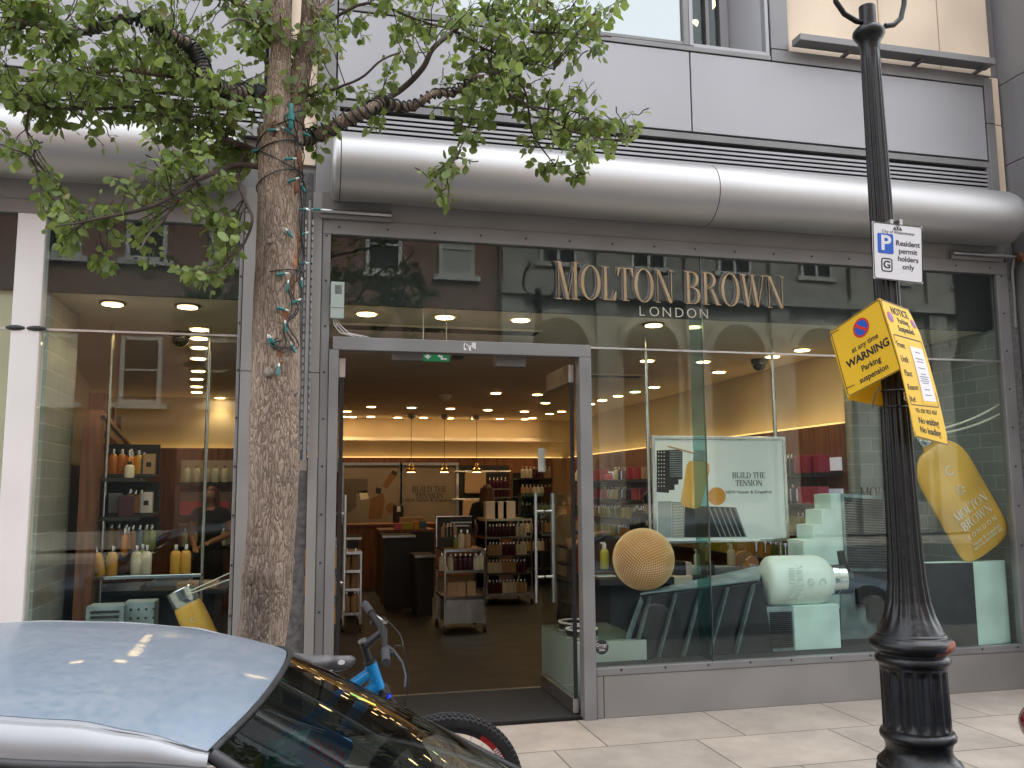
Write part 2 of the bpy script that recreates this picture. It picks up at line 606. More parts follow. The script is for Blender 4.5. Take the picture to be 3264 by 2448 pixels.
M_orange = mat('orange_gel', (0.62, 0.22, 0.02), 0.15, coat=0.4)
M_lotion = mat('pale_lotion', (0.78, 0.74, 0.60), 0.35)
M_frost = mat('frosted_lotion', (0.78, 0.86, 0.78), 0.45, var=0.08, vs=3)
M_plum = mat('plum_gel', (0.07, 0.015, 0.03), 0.2, coat=0.4)
M_red = mat('crimson_card', (0.42, 0.03, 0.07), 0.5)
M_pink = mat('pink_gel', (0.60, 0.10, 0.18), 0.3)
M_lime = mat('lime_gel', (0.48, 0.44, 0.05), 0.25, coat=0.3)
M_green = mat('olive_gel', (0.22, 0.26, 0.05), 0.2, coat=0.4)
M_bluegel = mat('blue_gel', (0.06, 0.16, 0.24), 0.2, coat=0.4)
M_kraft = mat('tan_card', (0.50, 0.34, 0.20), 0.7)
M_mirror = mat('mirror', (0.7, 0.7, 0.7), 0.06, 1.0)
M_yellow = mat('yellow_board', (0.85, 0.52, 0.015), 0.55, var=0.05, vs=4)
M_txt = mat('black_print', (0.012, 0.012, 0.014), 0.6)
M_wsign = mat('white_sign_face', (0.74, 0.73, 0.74), 0.4)
M_sblue = mat('sign_blue', (0.01, 0.10, 0.50), 0.45)
M_sred = mat('sign_red', (0.62, 0.03, 0.03), 0.45)
M_paper = mat('white_paper', (0.82, 0.80, 0.82), 0.6)
M_skin = mat('skin', (0.50, 0.28, 0.19), 0.55, var=0.08, vs=20)
M_cloth = mat('black_cloth', (0.014, 0.014, 0.016), 0.9)
M_tee = mat('charcoal_cloth', (0.05, 0.05, 0.052), 0.9)
M_hairr = mat('auburn_hair', (0.14, 0.045, 0.018), 0.5, var=0.4, vs=60, stretch=(1, 1, 0.1))
M_hairb = mat('brown_hair', (0.085, 0.04, 0.02), 0.5, var=0.4, vs=60, stretch=(1, 1, 0.1))
M_hairk = mat('dark_hair', (0.015, 0.012, 0.01), 0.5)
SPOT_W = 0.12

M_riser = mat('shaded_grey_brown_cladding', (0.27, 0.255, 0.24), 0.55, 0.25, var=0.1, vs=2.5, bump=0.04, bs=250)  # cladding colour darkened for the weaker sky light below the upper panels
# ================================================================== SETTING
struct(bx(-60, 60, -60, 60, -0.32, -0.12).build('road', M_road))
struct(bx(-30, 30, -2.80, 0.0, -0.11, 0.0).build('pavement', M_pave))
struct(bx(-30, 30, -2.95, -2.803, -0.115, 0.004).build('kerb', M_kerb, bevel=0.015))
struct(bx(-30, 30, -21.6, -17.6, -0.115, 0.003).build('far_pavement', M_pave))

# shop interior shell
struct(bx(-5.2, 6.0, 0.02, 11.4, -0.10, 0.012).build('shop_floor', M_floor))
struct(bx(0.2, 2.0, 0.03, 1.0, 0.0135, 0.018).build('entrance_matting', M_mat))
struct(bx(0.2, 2.0, 1.001, 1.02, 0.0135, 0.024).build('floor_trim', M_steel))
struct(bx(-5.2, 6.0, 0.30, 11.4, 3.04, 3.12).build('shop_ceiling', M_ceil))
m = MB()
m.box(-5.2, 6.0, 0.26, 0.297, 3.035, 3.9)
struct(m.build('ceiling_bulkhead', M_dark))
YB = 10.75
struct(bx(-2.2, 6.0, YB, YB + 0.1, 0.0, 3.038).build('back_wall', M_cream))
struct(bx(5.32, 5.42, 1.303, YB - 0.002, 0.0, 3.038).build('side_wall', M_cream))
struct(bx(-0.9, 5.32, YB - 0.12, YB - 0.004, 0.013, 2.28).build('back_wall_panelling', M_wood, bevel=0.004))
struct(bx(5.17, 5.316, 1.303, YB - 0.123, 0.013, 2.28).build('side_wall_panelling', M_wood, bevel=0.004))
struct(bx(-0.9, 5.1, YB - 0.10, YB - 0.02, 2.283, 2.30).build('cove_light_strip', M_cove))
struct(bx(5.19, 5.28, 1.4, YB - 0.2, 2.283, 2.30).build('cove_light_strip', M_cove))
struct(bx(-0.9, 5.1, YB - 0.30, YB - 0.003, 2.60, 2.66).build('cove_shelf', M_ceil))
# tiled end of the window bay, with its return
struct(bx(5.95, 5.998, 0.18, 1.30, 0.0, 3.038).build('tiled_wall', M_tile))
o = struct(bx(5.17, 5.948, 1.18, 1.30, 0.0, 3.038).build('tiled_return_wall', M_tileX))
# left bay: tiled side, plaster pier, wooden wall running back at an angle
struct(bx(-1.80, -1.73, 0.30, 1.1, 0.0, 3.038).build('tiled_wall', M_tile))
struct(bx(-3.2, -1.802, 0.30, 1.1, 0.0, 3.038).build('plaster_pier', M_cream))
a0, a1 = Vector((-1.52, 1.0)), Vector((-2.36, 7.1))
m = MB()
nrm = Vector((-(a1 - a0).y, (a1 - a0).x)).normalized()
for (z0, z1, off) in ((0.013, 2.24, 0.0), (2.24, 2.28, 0.025)):
    q = [a0 - nrm * off, a1 - nrm * off, a1 + nrm * 0.12, a0 + nrm * 0.12]
    m.add([(p.x, p.y, z0) for p in q] + [(p.x, p.y, z1) for p in q], [(0, 3, 2, 1)[::-1], (4, 5, 6, 7)[::-1], (0, 1, 5, 4)[::-1], (1, 2, 6, 5)[::-1], (2, 3, 7, 6)[::-1], (3, 0, 4, 7)[::-1]])
struct(m.build('angled_wall_panelling', M_wood, fix=True))
m = MB()
q = [a0 + nrm * 0.5, a1 + nrm * 0.5, a1 + nrm * 0.6, a0 + nrm * 0.6]
m.add([(p.x, p.y, 0) for p in q] + [(p.x, p.y, 3.038) for p in q], [(0, 3, 2, 1), (4, 5, 6, 7), (0, 1, 5, 4), (1, 2, 6, 5), (2, 3, 7, 6), (3, 0, 4, 7)])
struct(m.build('angled_side_wall', M_cream, fix=True))
struct(bx(-3.4, -0.95, 7.10, 7.25, 0.013, 2.28).build('rear_panelling', M_wood))
struct(bx(-3.6, -0.93, 7.38, 7.48, 0.013, 3.038).build('rear_wall', M_cream))
struct(bx(-3.3, -0.98, 7.28, 7.35, 2.22, 2.26).build('cove_light_strip', M_cove))
struct(bx(-1.0, -0.93, 7.49, YB + 0.05, 0.013, 3.038).build('inner_partition', M_cream))
m = MB()
m.box(-5.3, -5.2, 0.0, 11.5, -0.1, 3.9).box(6.0, 6.05, 0.31, 11.5, 0, 3.9).box(-5.2, 6.0, 11.4, 11.5, 0, 3.9)
struct(m.build('outer_shell_wall', M_dark))

# ================================================================== THE BUILDING
B = thing('shop_building', 'grey metal clad building with rounded canopies above its glass shop windows', 'building', (2.7, 0, 0))


def part(name, mb, m, parent=None, **k):
    return mb.build(name, m, parent or B, **k)


# solid core behind the cladding (upper storey), with openings left for the windows
core = MB()
core.box(-6.5, 6.9, 0.06, 0.25, 3.62, 5.20).box(-6.5, -2.2, 0.06, 0.25, 5.2, 9.5).box(3.75, 6.9, 0.06, 0.25, 5.2, 9.5)
core.box(-2.2, 3.75, 0.06, 0.25, 7.4, 9.5).box(-14, 20, 0.27, 8, 9.6, 15).box(-6.5, 6.9, 0.255, 6, 9.3, 9.5).box(-0.46, 0.03, 0.10, 0.6, 0, 3.61)  # the wide top block is unseen, added height that keeps the street shaded
core.box(-0.16, 1.05, 0.06, 0.25, 5.2, 7.4)
part('upper_wall_and_sun_block', core, M_clad2)
# canopies (rounded tubes)
def canopy(x0, x1, seams):
    yc, zc, r = -0.20, 3.915, 0.232
    m = MB()
    prof = []
    n = 40
    vs, fs = [], []
    xs = [x0, x0 + 0.0]
    cols = [(x0 + 0.0, r * 0.90), (x0 + 0.012, r * 0.97), (x0 + 0.03, r)]
    cols += [(x1 - 0.13, r), (x1 - 0.07, r * 0.93), (x1 - 0.03, r * 0.80), (x1 - 0.005, r * 0.55), (x1, r * 0.3)]
    for (x, rr) in cols:
        for k in range(n):
            w = 2 * PI * k / n
            vs.append((x, yc + rr * math.cos(w), zc + rr * math.sin(w)))
    for i in range(len(cols) - 1):
        for k in range(n):
            k2 = (k + 1) % n
            fs.append((i * n + k, (i + 1) * n + k, (i + 1) * n + k2, i * n + k2))
    fs.append(tuple(range(n)))
    fs.append(tuple((len(cols) - 1) * n + k for k in range(n - 1, -1, -1)))
    m.add(vs, fs)
    m.box(x0 + 0.02, x1 - 0.12, yc + 0.08, 0.055, zc - 0.19, zc + 0.19)
    c = part('canopy', m, M_tube, smooth=35)
    for s in seams:
        q = MB()
        q.M = Matrix.Translation((s, yc, zc)) @ Matrix.Rotation(PI / 2, 4, 'Y')
        q.lathe([(r + 0.0008, -0.003), (r + 0.0012, 0), (r + 0.0008, 0.003)], 64)
        q.build('seam', M_gap, c)
    return c


canopy(0.155, 5.875, (0.21, 3.02))
canopy(-6.4, -0.44, (-3.1,))
# fascia under the canopy: a slightly sloped metal strip
for (x0, x1) in ((0.10, 5.93), (-6.4, -0.43)):
    m = MB()
    m.add([(x0, -0.004, 3.60), (x1, -0.004, 3.60), (x1, -0.05, 3.78), (x0, -0.05, 3.78), (x0, 0.05, 3.60), (x1, 0.05, 3.60), (x1, 0.05, 3.78), (x0, 0.05, 3.78)],
          [(0, 1, 2, 3), (5, 4, 7, 6), (1, 0, 4, 5), (3, 2, 6, 7), (0, 3, 7, 4), (2, 1, 5, 6)])
    part('fascia', m, M_riser)
# louvres
for (x0, x1) in ((0.18, 5.86), (-6.4, -0.30)):
    lv = part('louvre', MB().box(x0, x1, 0.035, 0.055, 4.17, 4.49), M_dark)
    for k in range(5):
        z = 4.262 + k * 0.037
        m = MB()
        m.add([(x0 + .03, 0.030, z + 0.012), (x1 - .03, 0.030, z + 0.012), (x1 - .03, 0.000, z + .006), (x0 + .03, 0.000, z + .006), (x0 + .03, 0.030, z - 0.004), (x1 - .03, 0.030, z - 0.004), (x1 - .03, 0.000, z - 0.014), (x0 + .03, 0.000, z - 0.014)],
              [(3, 2, 1, 0), (4, 5, 6, 7), (7, 6, 2, 3), (0, 1, 5, 4), (3, 0, 4, 7), (1, 2, 6, 5)])
        m.build('slat', M_clad, lv)
    m = MB().box(x0, x1, -0.006, 0.034, 4.452, 4.505).box(x0, x1, -0.006, 0.034, 4.17, 4.247).box(x0, x0 + .03, -.004, .034, 4.247, 4.452).box(x1 - .03, x1, -.004, .034, 4.247, 4.452)
    m.build('louvre_frame', M_clad2, lv, bevel=0.002)
# big cladding panels with dark joints between
part('joint_backing', MB().box(-6.4, 5.95, 0.035, 0.057, 4.51, 5.30), M_gap)
for (x0, x1, z0, z1) in ((0.19, 3.008, 4.525, 5.205), (3.02, 5.85, 4.525, 5.205), (-3.2, -0.33, 4.525, 5.205), (-6.4, -3.212, 4.525, 5.205)):
    part('wall_panel', bx(x0, x1, 0.0, 0.033, z0, z1), M_clad, bevel=0.003)
# narrow frame strips round the panels
for (x0, x1, y0, z0, z1) in ((5.862, 5.948, -0.01, 4.19, 4.86), (5.862, 5.948, -0.01, 4.866, 5.29), (0.05, 0.178, -0.012, 3.785, 6.0), (-0.30, -0.16, -0.012, 3.785, 6.0)):
    part('edge_trim', bx(x0, x1, y0, 0.05, z0, z1), M_clad2, bevel=0.003)
part('ledge_trim', MB().box(0.19, 3.75, -0.008, 0.05, 5.214, 5.255).box(3.76, 5.86, -0.008, 0.05, 5.214, 5.318), M_clad2, bevel=0.003)
part('ledge_trim', MB().box(-6.4, -0.33, -0.008, 0.05, 5.214, 5.255), M_clad2, bevel=0.003)
for (x0, x1) in ((0.19, 1.02), (-2.1, -0.33), (-6.4, -2.11)):
    part('wall_panel', bx(x0, x1, 0.0, 0.05, 5.262, 7.4), M_clad, bevel=0.003)
part('edge_trim', bx(3.755, 3.92, -0.012, 0.05, 5.322, 7.4), M_clad2, bevel=0.003)
# cream stone panels, upper right, with open joints
for (x0, x1, z0, z1) in ((3.93, 4.83, 5.33, 7.4), (4.84, 5.44, 5.33, 7.4), (5.45, 5.972, 5.33, 7.4), (5.955, 6.05, 4.88, 5.322), (5.955, 6.05, 3.9, 4.872), (-0.152, 0.045, 4.0, 6.2)):
    part('stone_panel', bx(x0, x1, 0.02 if z0 > 5 else 0.03, 0.058, z0, z1), M_stone, bevel=0.003)
# upper windows: right one a recess with a lit tube, left one reflects the sky
W = part('upper_window', MB().box(1.03, 1.085, -0.004, 0.10, 5.262, 7.4).box(2.965, 3.012, -0.004, 0.10, 5.262, 7.4).box(1.085, 2.965, 0.0, 0.10, 5.262, 5.292).box(1.085, 2.965, 0, 0.1, 7.35, 7.4), M_clad2, bevel=0.003)
bx(1.085, 2.965, 0.03, 0.042, 5.292, 7.35).build('pane', M_wglass, W)
bx(1.03, 3.7, 0.9, 0.95, 5.0, 7.4).build('blind', M_dark, W)
W = part('upper_window', MB().box(3.016, 3.05, -0.004, 0.30, 5.262, 7.4).box(3.05, 3.745, 0.0, 0.40, 5.25, 5.285).box(3.712, 3.745, 0.0, 0.06, 5.285, 7.4), M_clad, bevel=0.003)
q = MB()
q.add([(3.71, .061, 5.286), (3.55, .36, 5.286), (3.60, .40, 5.286), (3.745, .061, 5.286), (3.71, .061, 7.4), (3.55, .36, 7.4), (3.60, .40, 7.4), (3.745, .061, 7.4)], [(0, 1, 5, 4), (1, 2, 6, 5), (2, 3, 7, 6), (3, 0, 4, 7), (0, 3, 2, 1), (4, 5, 6, 7)])
q.build('splayed_reveal', M_clad, W, fix=True)
MB().box(3.335, 3.365, 0.33, 0.40, 5.286, 7.4).box(3.47, 3.549, 0.33, 0.40, 5.286, 7.4).build('inner_frame', M_clad2, W)
bx(3.05, 3.47, 0.37, 0.378, 5.286, 7.4).build('pane', M_glass, W)
MB().box(3.0, 4.6, 2.6, 2.65, 5.2, 7.4).box(4.6, 4.65, .42, 2.6, 5.2, 7.4).box(2.95, 2.999, .42, 2.6, 5.2, 7.4).box(3.0, 4.6, .42, 2.6, 5.2, 5.24).box(3.0, 4.6, .42, 2.6, 7.41, 7.45).build('dark_room', M_dark, W)
m = MB()
m.cyl(P(1499, 52, 0.9), P(1541, 8, 1.5), 0.035)
m.build('lamp_tube', M_tubeL, W, smooth=40)
# metal rail along the stone
rl = part('ledge_rail', bx(P(1706, 96).x, P(2122, 160).x, -0.16, -0.03, 5.342, 5.40), M_clad2, bevel=0.004)
for px in (1822, 1975, 2105):
    bx(P(px, 130).x - .02, P(px, 130).x + .02, -0.10, 0.018, 5.325, 5.341).build('bracket', M_clad2, rl)
# pilasters either side of the dark stone gap
for (x0, x1, m_) in ((-0.43, -0.27, M_riser), (0.035, 0.10, M_riser)):
    for (z0, z1) in ((0.0, 2.47), (2.475, 3.78)):
        part('pilaster', bx(x0, x1, -0.03, 0.10, z0, z1), m_, bevel=0.003)
part('stone_pier', bx(-0.265, 0.03, 0.05, 0.099, 0.0, 3.95), M_granite)
part('stone_pier', bx(5.952, 6.03, 0.0, 0.1, 0.0, 3.88), M_granite)
# window frame, right bay
m = MB()
m.box(0.103, 5.95, -0.014, 0.06, 3.485, 3.598)
m.box(0.103, 0.163, -0.012, 0.06, 0.0, 3.484)
m.box(5.833, 5.95, -0.012, 0.06, 0.0, 3.484)
m.box(2.112, 5.832, -0.012, 0.06, 0.30, 0.354)
part('window_frame', m, M_clad2, bevel=0.004)
part('window_frame', MB().box(-6.4, -0.435, -0.014, 0.06, 3.50, 3.598).box(-0.458, -0.435, -0.012, 0.06, 0.3, 3.499).box(-6.4, -0.459, -0.012, 0.06, 0.30, 0.354), M_clad2, bevel=0.004)
# screws in the frame
scr = MB().cyl((2.7, -0.003, 0), (2.7, 0.002, 0), 0.0085, n=8).build('frame_screw', M_black, B, origin=WORLD_O[B.name])
_first = True
for (x, y, z) in [(0.22 + k * 0.347, -0.0145, 3.54) for k in range(17)] + [(0.22 + k * 0.347, -0.0125, 0.336) for k in range(6, 17)] + [(xx, -0.0125, 0.5 + k * 0.33) for k in range(10) for xx in (0.133, 5.885, -0.447)]:
    o = scr if _first else scr.copy()
    if not _first:
        COL.objects.link(o)
        o.parent = B
    _first = False
    o.location = Vector((x, y, z)) - WORLD_O[B.name]
# stall riser
for (x0, x1) in ((2.114, 2.165), (2.17, 5.95)):
    part('stall_riser', bx(x0, x1, -0.006, 0.055, 0.0, 0.298), M_riser, bevel=0.004)
part('stall_riser', bx(-6.4, -0.44, -0.006, 0.055, 0.0, 0.298), M_riser, bevel=0.004)
# panes
for (x0, x1, z0, z1) in ((2.11, 3.05, 0.354, 2.714), (3.056, 5.833, 0.354, 2.714), (0.163, 3.05, 2.732, 3.486), (3.056, 5.833, 2.732, 3.486), (-1.695, -0.458, 0.354, 2.714), (-1.695, -0.458, 2.732, 3.50), (-6.3, -1.873, 0.354, 2.714), (-6.3, -1.873, 2.732, 3.50)):
    part('pane', bx(x0, x1, 0.018, 0.03, z0, z1), M_glass)
part('glazing_bar', bx(2.112, 5.832, 0.008, 0.04, 2.716, 2.730), M_steel)
for (x0, x1) in ((-1.72, -0.459), (-6.3, -1.84)):
    part('glazing_bar', bx(x0, x1, 0.006, 0.04, 2.716, 2.730), M_steel)
m = MB()
for x in (-1.72, -1.845):
    m.M = Matrix.Translation((x, -0.02, 2.723)) @ Matrix.Diagonal((1.5, 0.4, 0.45, 1))
    m.sphere((0, 0, 0), 0.04, 12, 8)
part('post_clamp', m, M_black, smooth=40)
part('white_post', bx(-1.872, -1.70, -0.02, 0.10, 0.0, 3.499), M_white, bevel=0.006)
part('glass_fin', bx(3.045, 3.057, 0.031, 0.24, 0.356, 3.03), M_fin)
part('glass_fin', bx(3.052, 3.0535, 0.008, 0.029, 0.356, 3.484), M_steel)
# door frame
m = MB()
m.box(0.19, 2.105, -0.034, 0.07, 2.642, 2.735)
m.box(2.012, 2.105, -0.032, 0.07, 0.0, 2.641)
m.box(0.166, 0.232, -0.032, 0.07, 0.0, 2.641)
part('door_frame', m, M_clad2, bevel=0.004)
m = MB()
for k in range(7):
    m.box(1.13 + k * 0.012 + random.uniform(-.006, .006), 1.145 + k * 0.012, -0.0352, -0.034, 2.68 + random.uniform(-.02, .02), 2.70 + random.uniform(0, .025))
part('paint_chip', m, M_white)
# the two glass doors, standing open inwards
for sgn, xh in ((1, 0.262), (-1, 1.985)):
    d = part('door', MB().box(xh - .006, xh + .006, 0.10, 1.0, 0.13, 2.46), M_sglass)
    MB().box(xh - .022, xh + .022, 0.09, 0.99, 0.025, 0.13).build('bottom_rail', M_steel, d, bevel=0.003)
    MB().box(xh - .022, xh + .022, 0.09, 0.72, 2.46, 2.60).build('top_rail', M_steel, d, bevel=0.003)
    MB().box(xh - .014, xh + .014, 0.085, 0.1, 0.13, 2.46).build('edge_seal', M_black, d)
    for s2 in (-1, 1):
        h = MB()
        h.cyl((xh + s2 * 0.075, 0.90, 0.72), (xh + s2 * 0.075, 0.90, 1.62), 0.014, n=14)
        for z in (0.93, 1.47):
            h.cyl((xh + s2 * 0.008, 0.90, z), (xh + s2 * 0.075, 0.90, z), 0.012, n=12)
        h.build('handle', M_steel, d, smooth=40)
    MB().box(xh - .03, xh + .03, 0.972, 0.985, 1.80, 2.0).build('lock_plate', M_steel, d, bevel=0.003)
# window box, door sensors, exit sign
o = thing('alarm_box', 'pale grey slotted alarm box with cables on the glass beside the door frame', 'alarm box', (0.22, -0.0, 2.98))
bx(0.168, 0.262, -0.06, 0.012, 2.86, 3.125).build('housing', mat('pale_grey_plastic', (0.36, 0.42, 0.37), 0.5), o, bevel=0.006)
m = MB()
for k in range(6):
    m.box(0.198 + k * .008, 0.202 + k * .008, -0.0615, -0.06, 3.035, 3.10)
m.box(0.17, 0.26, -0.0615, -0.06, 2.935, 2.938)
m.build('slots', M_black, o)
m = MB()
for k in range(3):
    m.tube([(0.19 + k * .012, -0.02, 2.87), (0.195 + k * .02, -0.03, 2.82), (0.24 + k * .03, -0.02, 2.765), (0.34 + k * .05, -0.015, 2.74)], 0.003, 6)
m.build('cable', M_white, o)
sx = tag(MB().box(P(848, 770, .12).x, P(913, 770, .12).x, 0.10, 0.17, 2.60, 2.672).build('door_sensor', M_clad2, bevel=0.004), 'steel box door holder on the head of the doorway beside the green sign', 'door holder')
sx = tag(MB().box(P(1070, 770, .12).x, P(1134, 770, .12).x, 0.10, 0.17, 2.575, 2.66).build('door_sensor', M_clad2, bevel=0.004), 'steel box door holder on the head of the doorway, right of its middle', 'door holder')
tag(MB().box(P(976, 765, .1).x, P(1002, 765, .1).x, 0.09, 0.14, 2.62, 2.645).build('door_sensor', M_black, bevel=0.004), 'small black door sensor over the middle of the doorway', 'door sensor')
p = P(942, 769, .35)
ex = thing('exit_sign', 'green emergency exit sign with white arrow and stairs hung over the doorway', 'exit sign', p)
bx(p.x - .125, p.x + .105, 0.35, 0.36, p.z - .042, p.z + .05).build('sign_plate', mat('exit_green', (0.01, 0.24, 0.08), 0.5), ex)
m = MB()
m.prism([(p.x - .075, p.z + .03), (p.x - .055, p.z + .03), (p.x - .055, p.z + .0), (p.x - .035, p.z + .0), (p.x - .065, p.z - .03), (p.x - .095, p.z), (p.x - .075, p.z)], .3475, .3495)
m.prism([(p.x + .0, p.z + .03), (p.x + .03, p.z + .03), (p.x + .03, p.z + .005), (p.x + .05, p.z + .005), (p.x + .05, p.z - .015), (p.x + .085, p.z - .015), (p.x + .085, p.z - .028), (p.x + .035, p.z - .028), (p.x + .035, p.z - .008), (p.x + .015, p.z - .008), (p.x + .015, p.z + .018), (p.x, p.z + .018)], .3475, .3495)
m.build('symbol', M_white, ex)
m = MB()
for s in (-.1, .08):
    m.cyl((p.x + s, .355, p.z + .05), (p.x + s, .355, 3.04), 0.004, n=6)
m.build('hanger', M_steel, ex)
# shop name on the glass
yl = 0.016
mid = (P(1197, 612, yl) + P(1695, 612, yl)) / 2
nm = thing('shop_name_lettering', 'gilded serif shop name fixed across the upper glass of the right window', 'lettering', (mid.x, 0.016, 3.25))
hh = 0.262
wtot = sum(glyph(c)[0] for c in 'MOLTONBROWN') + 0.5
ww = P(1693, 612, yl).x - P(1199, 612, yl).x
sxx = ww / (wtot * hh)
x = mid.x - ww / 2
for word in ('MOLTON', 'BROWN'):
    for ch in word:
        a, g = glyph(ch)
        s = serif(ch, hh, 0.006, sxx, T=0.135, t=0.032)
        q = MB()
        zc = 3.352 - 0.0 * x
        big = 1.12 if ch in 'M' and word == 'MOLTON' else 1.0
        q.M = Matrix.Translation((x + a * hh * sxx / 2, 0.014, 3.23 + (0.006 if big > 1 else 0))) @ Matrix.Diagonal((1, 1, big, 1))
        q.add(s.v, s.f)
        q.build('letter', M_gold, nm)
        sh = serif(ch, hh, 0.001, sxx, T=0.135, t=0.032)  # grey copy behind each letter, painted as its shadow
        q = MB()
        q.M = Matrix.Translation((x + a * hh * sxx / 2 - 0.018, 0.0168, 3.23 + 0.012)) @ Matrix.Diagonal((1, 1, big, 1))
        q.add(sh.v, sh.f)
        q.build('painted_letter_shadow', mat_sh if 'mat_sh' in globals() else globals().setdefault('mat_sh', mat('letter_shadow_grey', (0.16, 0.15, 0.14), 0.5)), nm)
        x += a * hh * sxx
    x += 0.5 * hh * sxx
M_gilt2 = mat('pale_gilt', (0.62, 0.58, 0.48), 0.35, 0.4)
la, lb = P(1386, 672, yl).x, P(1520, 672, yl).x
for k, ch in enumerate('LONDON'):
    q = MB()
    q.M = Matrix.Translation((la + (lb - la) * k / 5, 0.014, 3.022)) @ UP
    q.mesh(text(ch, 0.112, 0.002, off=-.0018))
    q.build('small_letter', M_gilt2, nm)
# sticker by the door
p = P(1300, 1398, 0.012)
st = thing('window_sticker', 'round black sticker low on the glass beside the door', 'sticker', p)
q = MB()
q.M = Matrix.Translation(p) @ UP
q.cyl((0, 0, -.002), (0, 0, .002), 0.052, n=32)
q.build('disc', M_black, st)
q = MB()
q.M = Matrix.Translation(p + Vector((0, -.003, .015))) @ UP
q.mesh(text('Drop!', 0.035, 0.0004))
q.M = Matrix.Translation(p + Vector((0, -.003, 0)))
q.box(-.035, .035, -.0004, 0, -.006, -.004).box(-.02, .02, -.0004, 0, -.018, -.015).box(-.024, .024, -.0004, 0, -.026, -.023)
q.build('print', M_white, st)
# roller-blind arms and rods
for (px0, px1, y0, lab) in ((692, 845, 462, 'long grey bracket rail left of the right window, under the canopy'), (2057, 2165, 556, 'long grey bracket rail at the right end of the window frame')):
    a, b = P(px0, y0, -.05), P(px1, y0, -.05)
    o = thing('awning_bracket', lab, 'bracket', ((a.x + b.x) / 2, -.05, a.z))
    z = 3.625
    MB().box(a.x, b.x, -0.045, -0.006, z - .035, z + .035).build('rail', M_clad2, o, bevel=0.004)
    MB().cyl((a.x - (.12 if px0 < 1000 else 0), -0.065, z + .01), (b.x + (.16 if px0 > 1000 else 0), -0.065, z + .01), 0.014, n=12).build('rod', M_steel, o, smooth=40)
    if px0 > 1000:
        MB().cyl((b.x + .13, -0.065, z + .01), (b.x + .20, -0.065, z + .01), 0.04, n=16).build('pulley', mat('rusty_iron', (0.16, 0.07, 0.035), 0.8, var=0.4, vs=20), o, smooth=40)
        m = MB()
        for k in range(16):
            c = Vector((b.x + .18 + k * .013, -0.10 - k * .004, z - .03 - k * .030))
            pts = [c + Vector(((.007 if k % 2 else .002) * math.cos(w), (.002 if k % 2 else .007) * math.cos(w), .018 * math.sin(w))) for w in [2 * PI * i / 8 for i in range(9)]]
            m.tube(pts, 0.0032, 5, cap=False)
        m.build('chain', M_steel, o)
        MB().tube([(b.x + .12, -.05, z), (b.x + .11, -.03, z - .12), (b.x + .14, .0, z - .35), (b.x + .13, -.0, z - .6)], 0.012, 8).build('conduit', M_clad2, o, smooth=40)
x = P(664, 700, -.08).x
o = thing('awning_winding_rod', 'thin grey winding rod with a chain in the dark gap between the windows', 'rod', (x, -.08, 1.9))
MB().cyl((x, -.08, 1.86), (x, -.08, 3.70), 0.012, n=10).build('rod', M_clad2, o, smooth=40)
MB().cyl((x - .012, -.08, 1.79), (x - .012, -.08, 1.86), 0.03, n=14).build('gear', mat('worn_iron', (0.2, 0.17, 0.14), 0.6), o, smooth=40)
m = MB()
for k in range(60):
    c = Vector((x + (-.024 if k % 2 else .0), -.07, 0)) + Vector((0 if k % 2 else .022, 0, 1.95 + (k // 2) * .055))
    m.tube([c + Vector((.004 * math.cos(w), 0, .02 * math.sin(w))) for w in [2 * PI * i / 6 for i in range(7)]], 0.0025, 4, cap=False)
m.build('chain', M_steel, o)
# the dark metal pier of the building next door
N = thing('neighbouring_pier', 'dark grey metal clad pier projecting at the far right of the shop', 'pier', (6.8, -.3, 0))
for (z0, z1) in ((0.0, 1.3), (1.306, 2.6), (2.606, 4.5), (4.506, 5.25), (5.256, 9.5)):
    bx(6.065, 7.6, -0.72, 0.4, z0, z1).build('cladding_panel', mat_pier if 'mat_pier' in globals() else globals().setdefault('mat_pier', mat('pier_metal', (0.22, 0.22, 0.225), 0.5, 0.35, var=0.08, vs=1)), N, bevel=0.004)
bx(6.075, 7.5, -0.70, 0.38, 0, 9.4).build('joint_backing', M_gap, N)

# ================================================================== across the street (seen in the glass)
M_brick = brick_mat('brown_brick', (0.22, 0.095, 0.06), (0.16, 0.075, 0.05), (0.22, 0.19, 0.16), 0.23, 0.078, 0.010, 'XZ', 0.85, 0.3)
M_port = mat('portland_stone', (0.29, 0.27, 0.24), 0.85, var=0.25, vs=2, bump=0.15)
M_sash = mat('white_sash', (0.42, 0.40, 0.37), 0.5)
M_room = glass_mat('house_window_glass', (0.10, 0.11, 0.12), 1.6)
H = thing('brick_house', 'brown brick house with white sash windows across the street, mirrored in the glass', 'house', (-2, -20, 0))
yb = -20.0
bx(-16, 5.9, yb - 6, yb, 0.1, 13.0).build('wall', M_brick, H)
bx(-16.2, 5.9, yb - 6, yb + .25, 13.0, 13.35).build('cornice', M_port, H)
m = MB()
m.box(-15.9, 5.8, yb + .002, yb + .05, 0.1, 0.6)
m.build('plinth', M_port, H)
for k in range(5):
    x = -13.4 + 4.1 * k
    w = bx(x - 1.7, x + 1.7, yb + .003, yb + .06, .6, 3.1).build('shop_window', M_dark, H)
    MB().box(x - 1.9, x + 1.9, yb + .003, yb + .14, 3.1, 3.5).build('sign_board', M_ink, w)
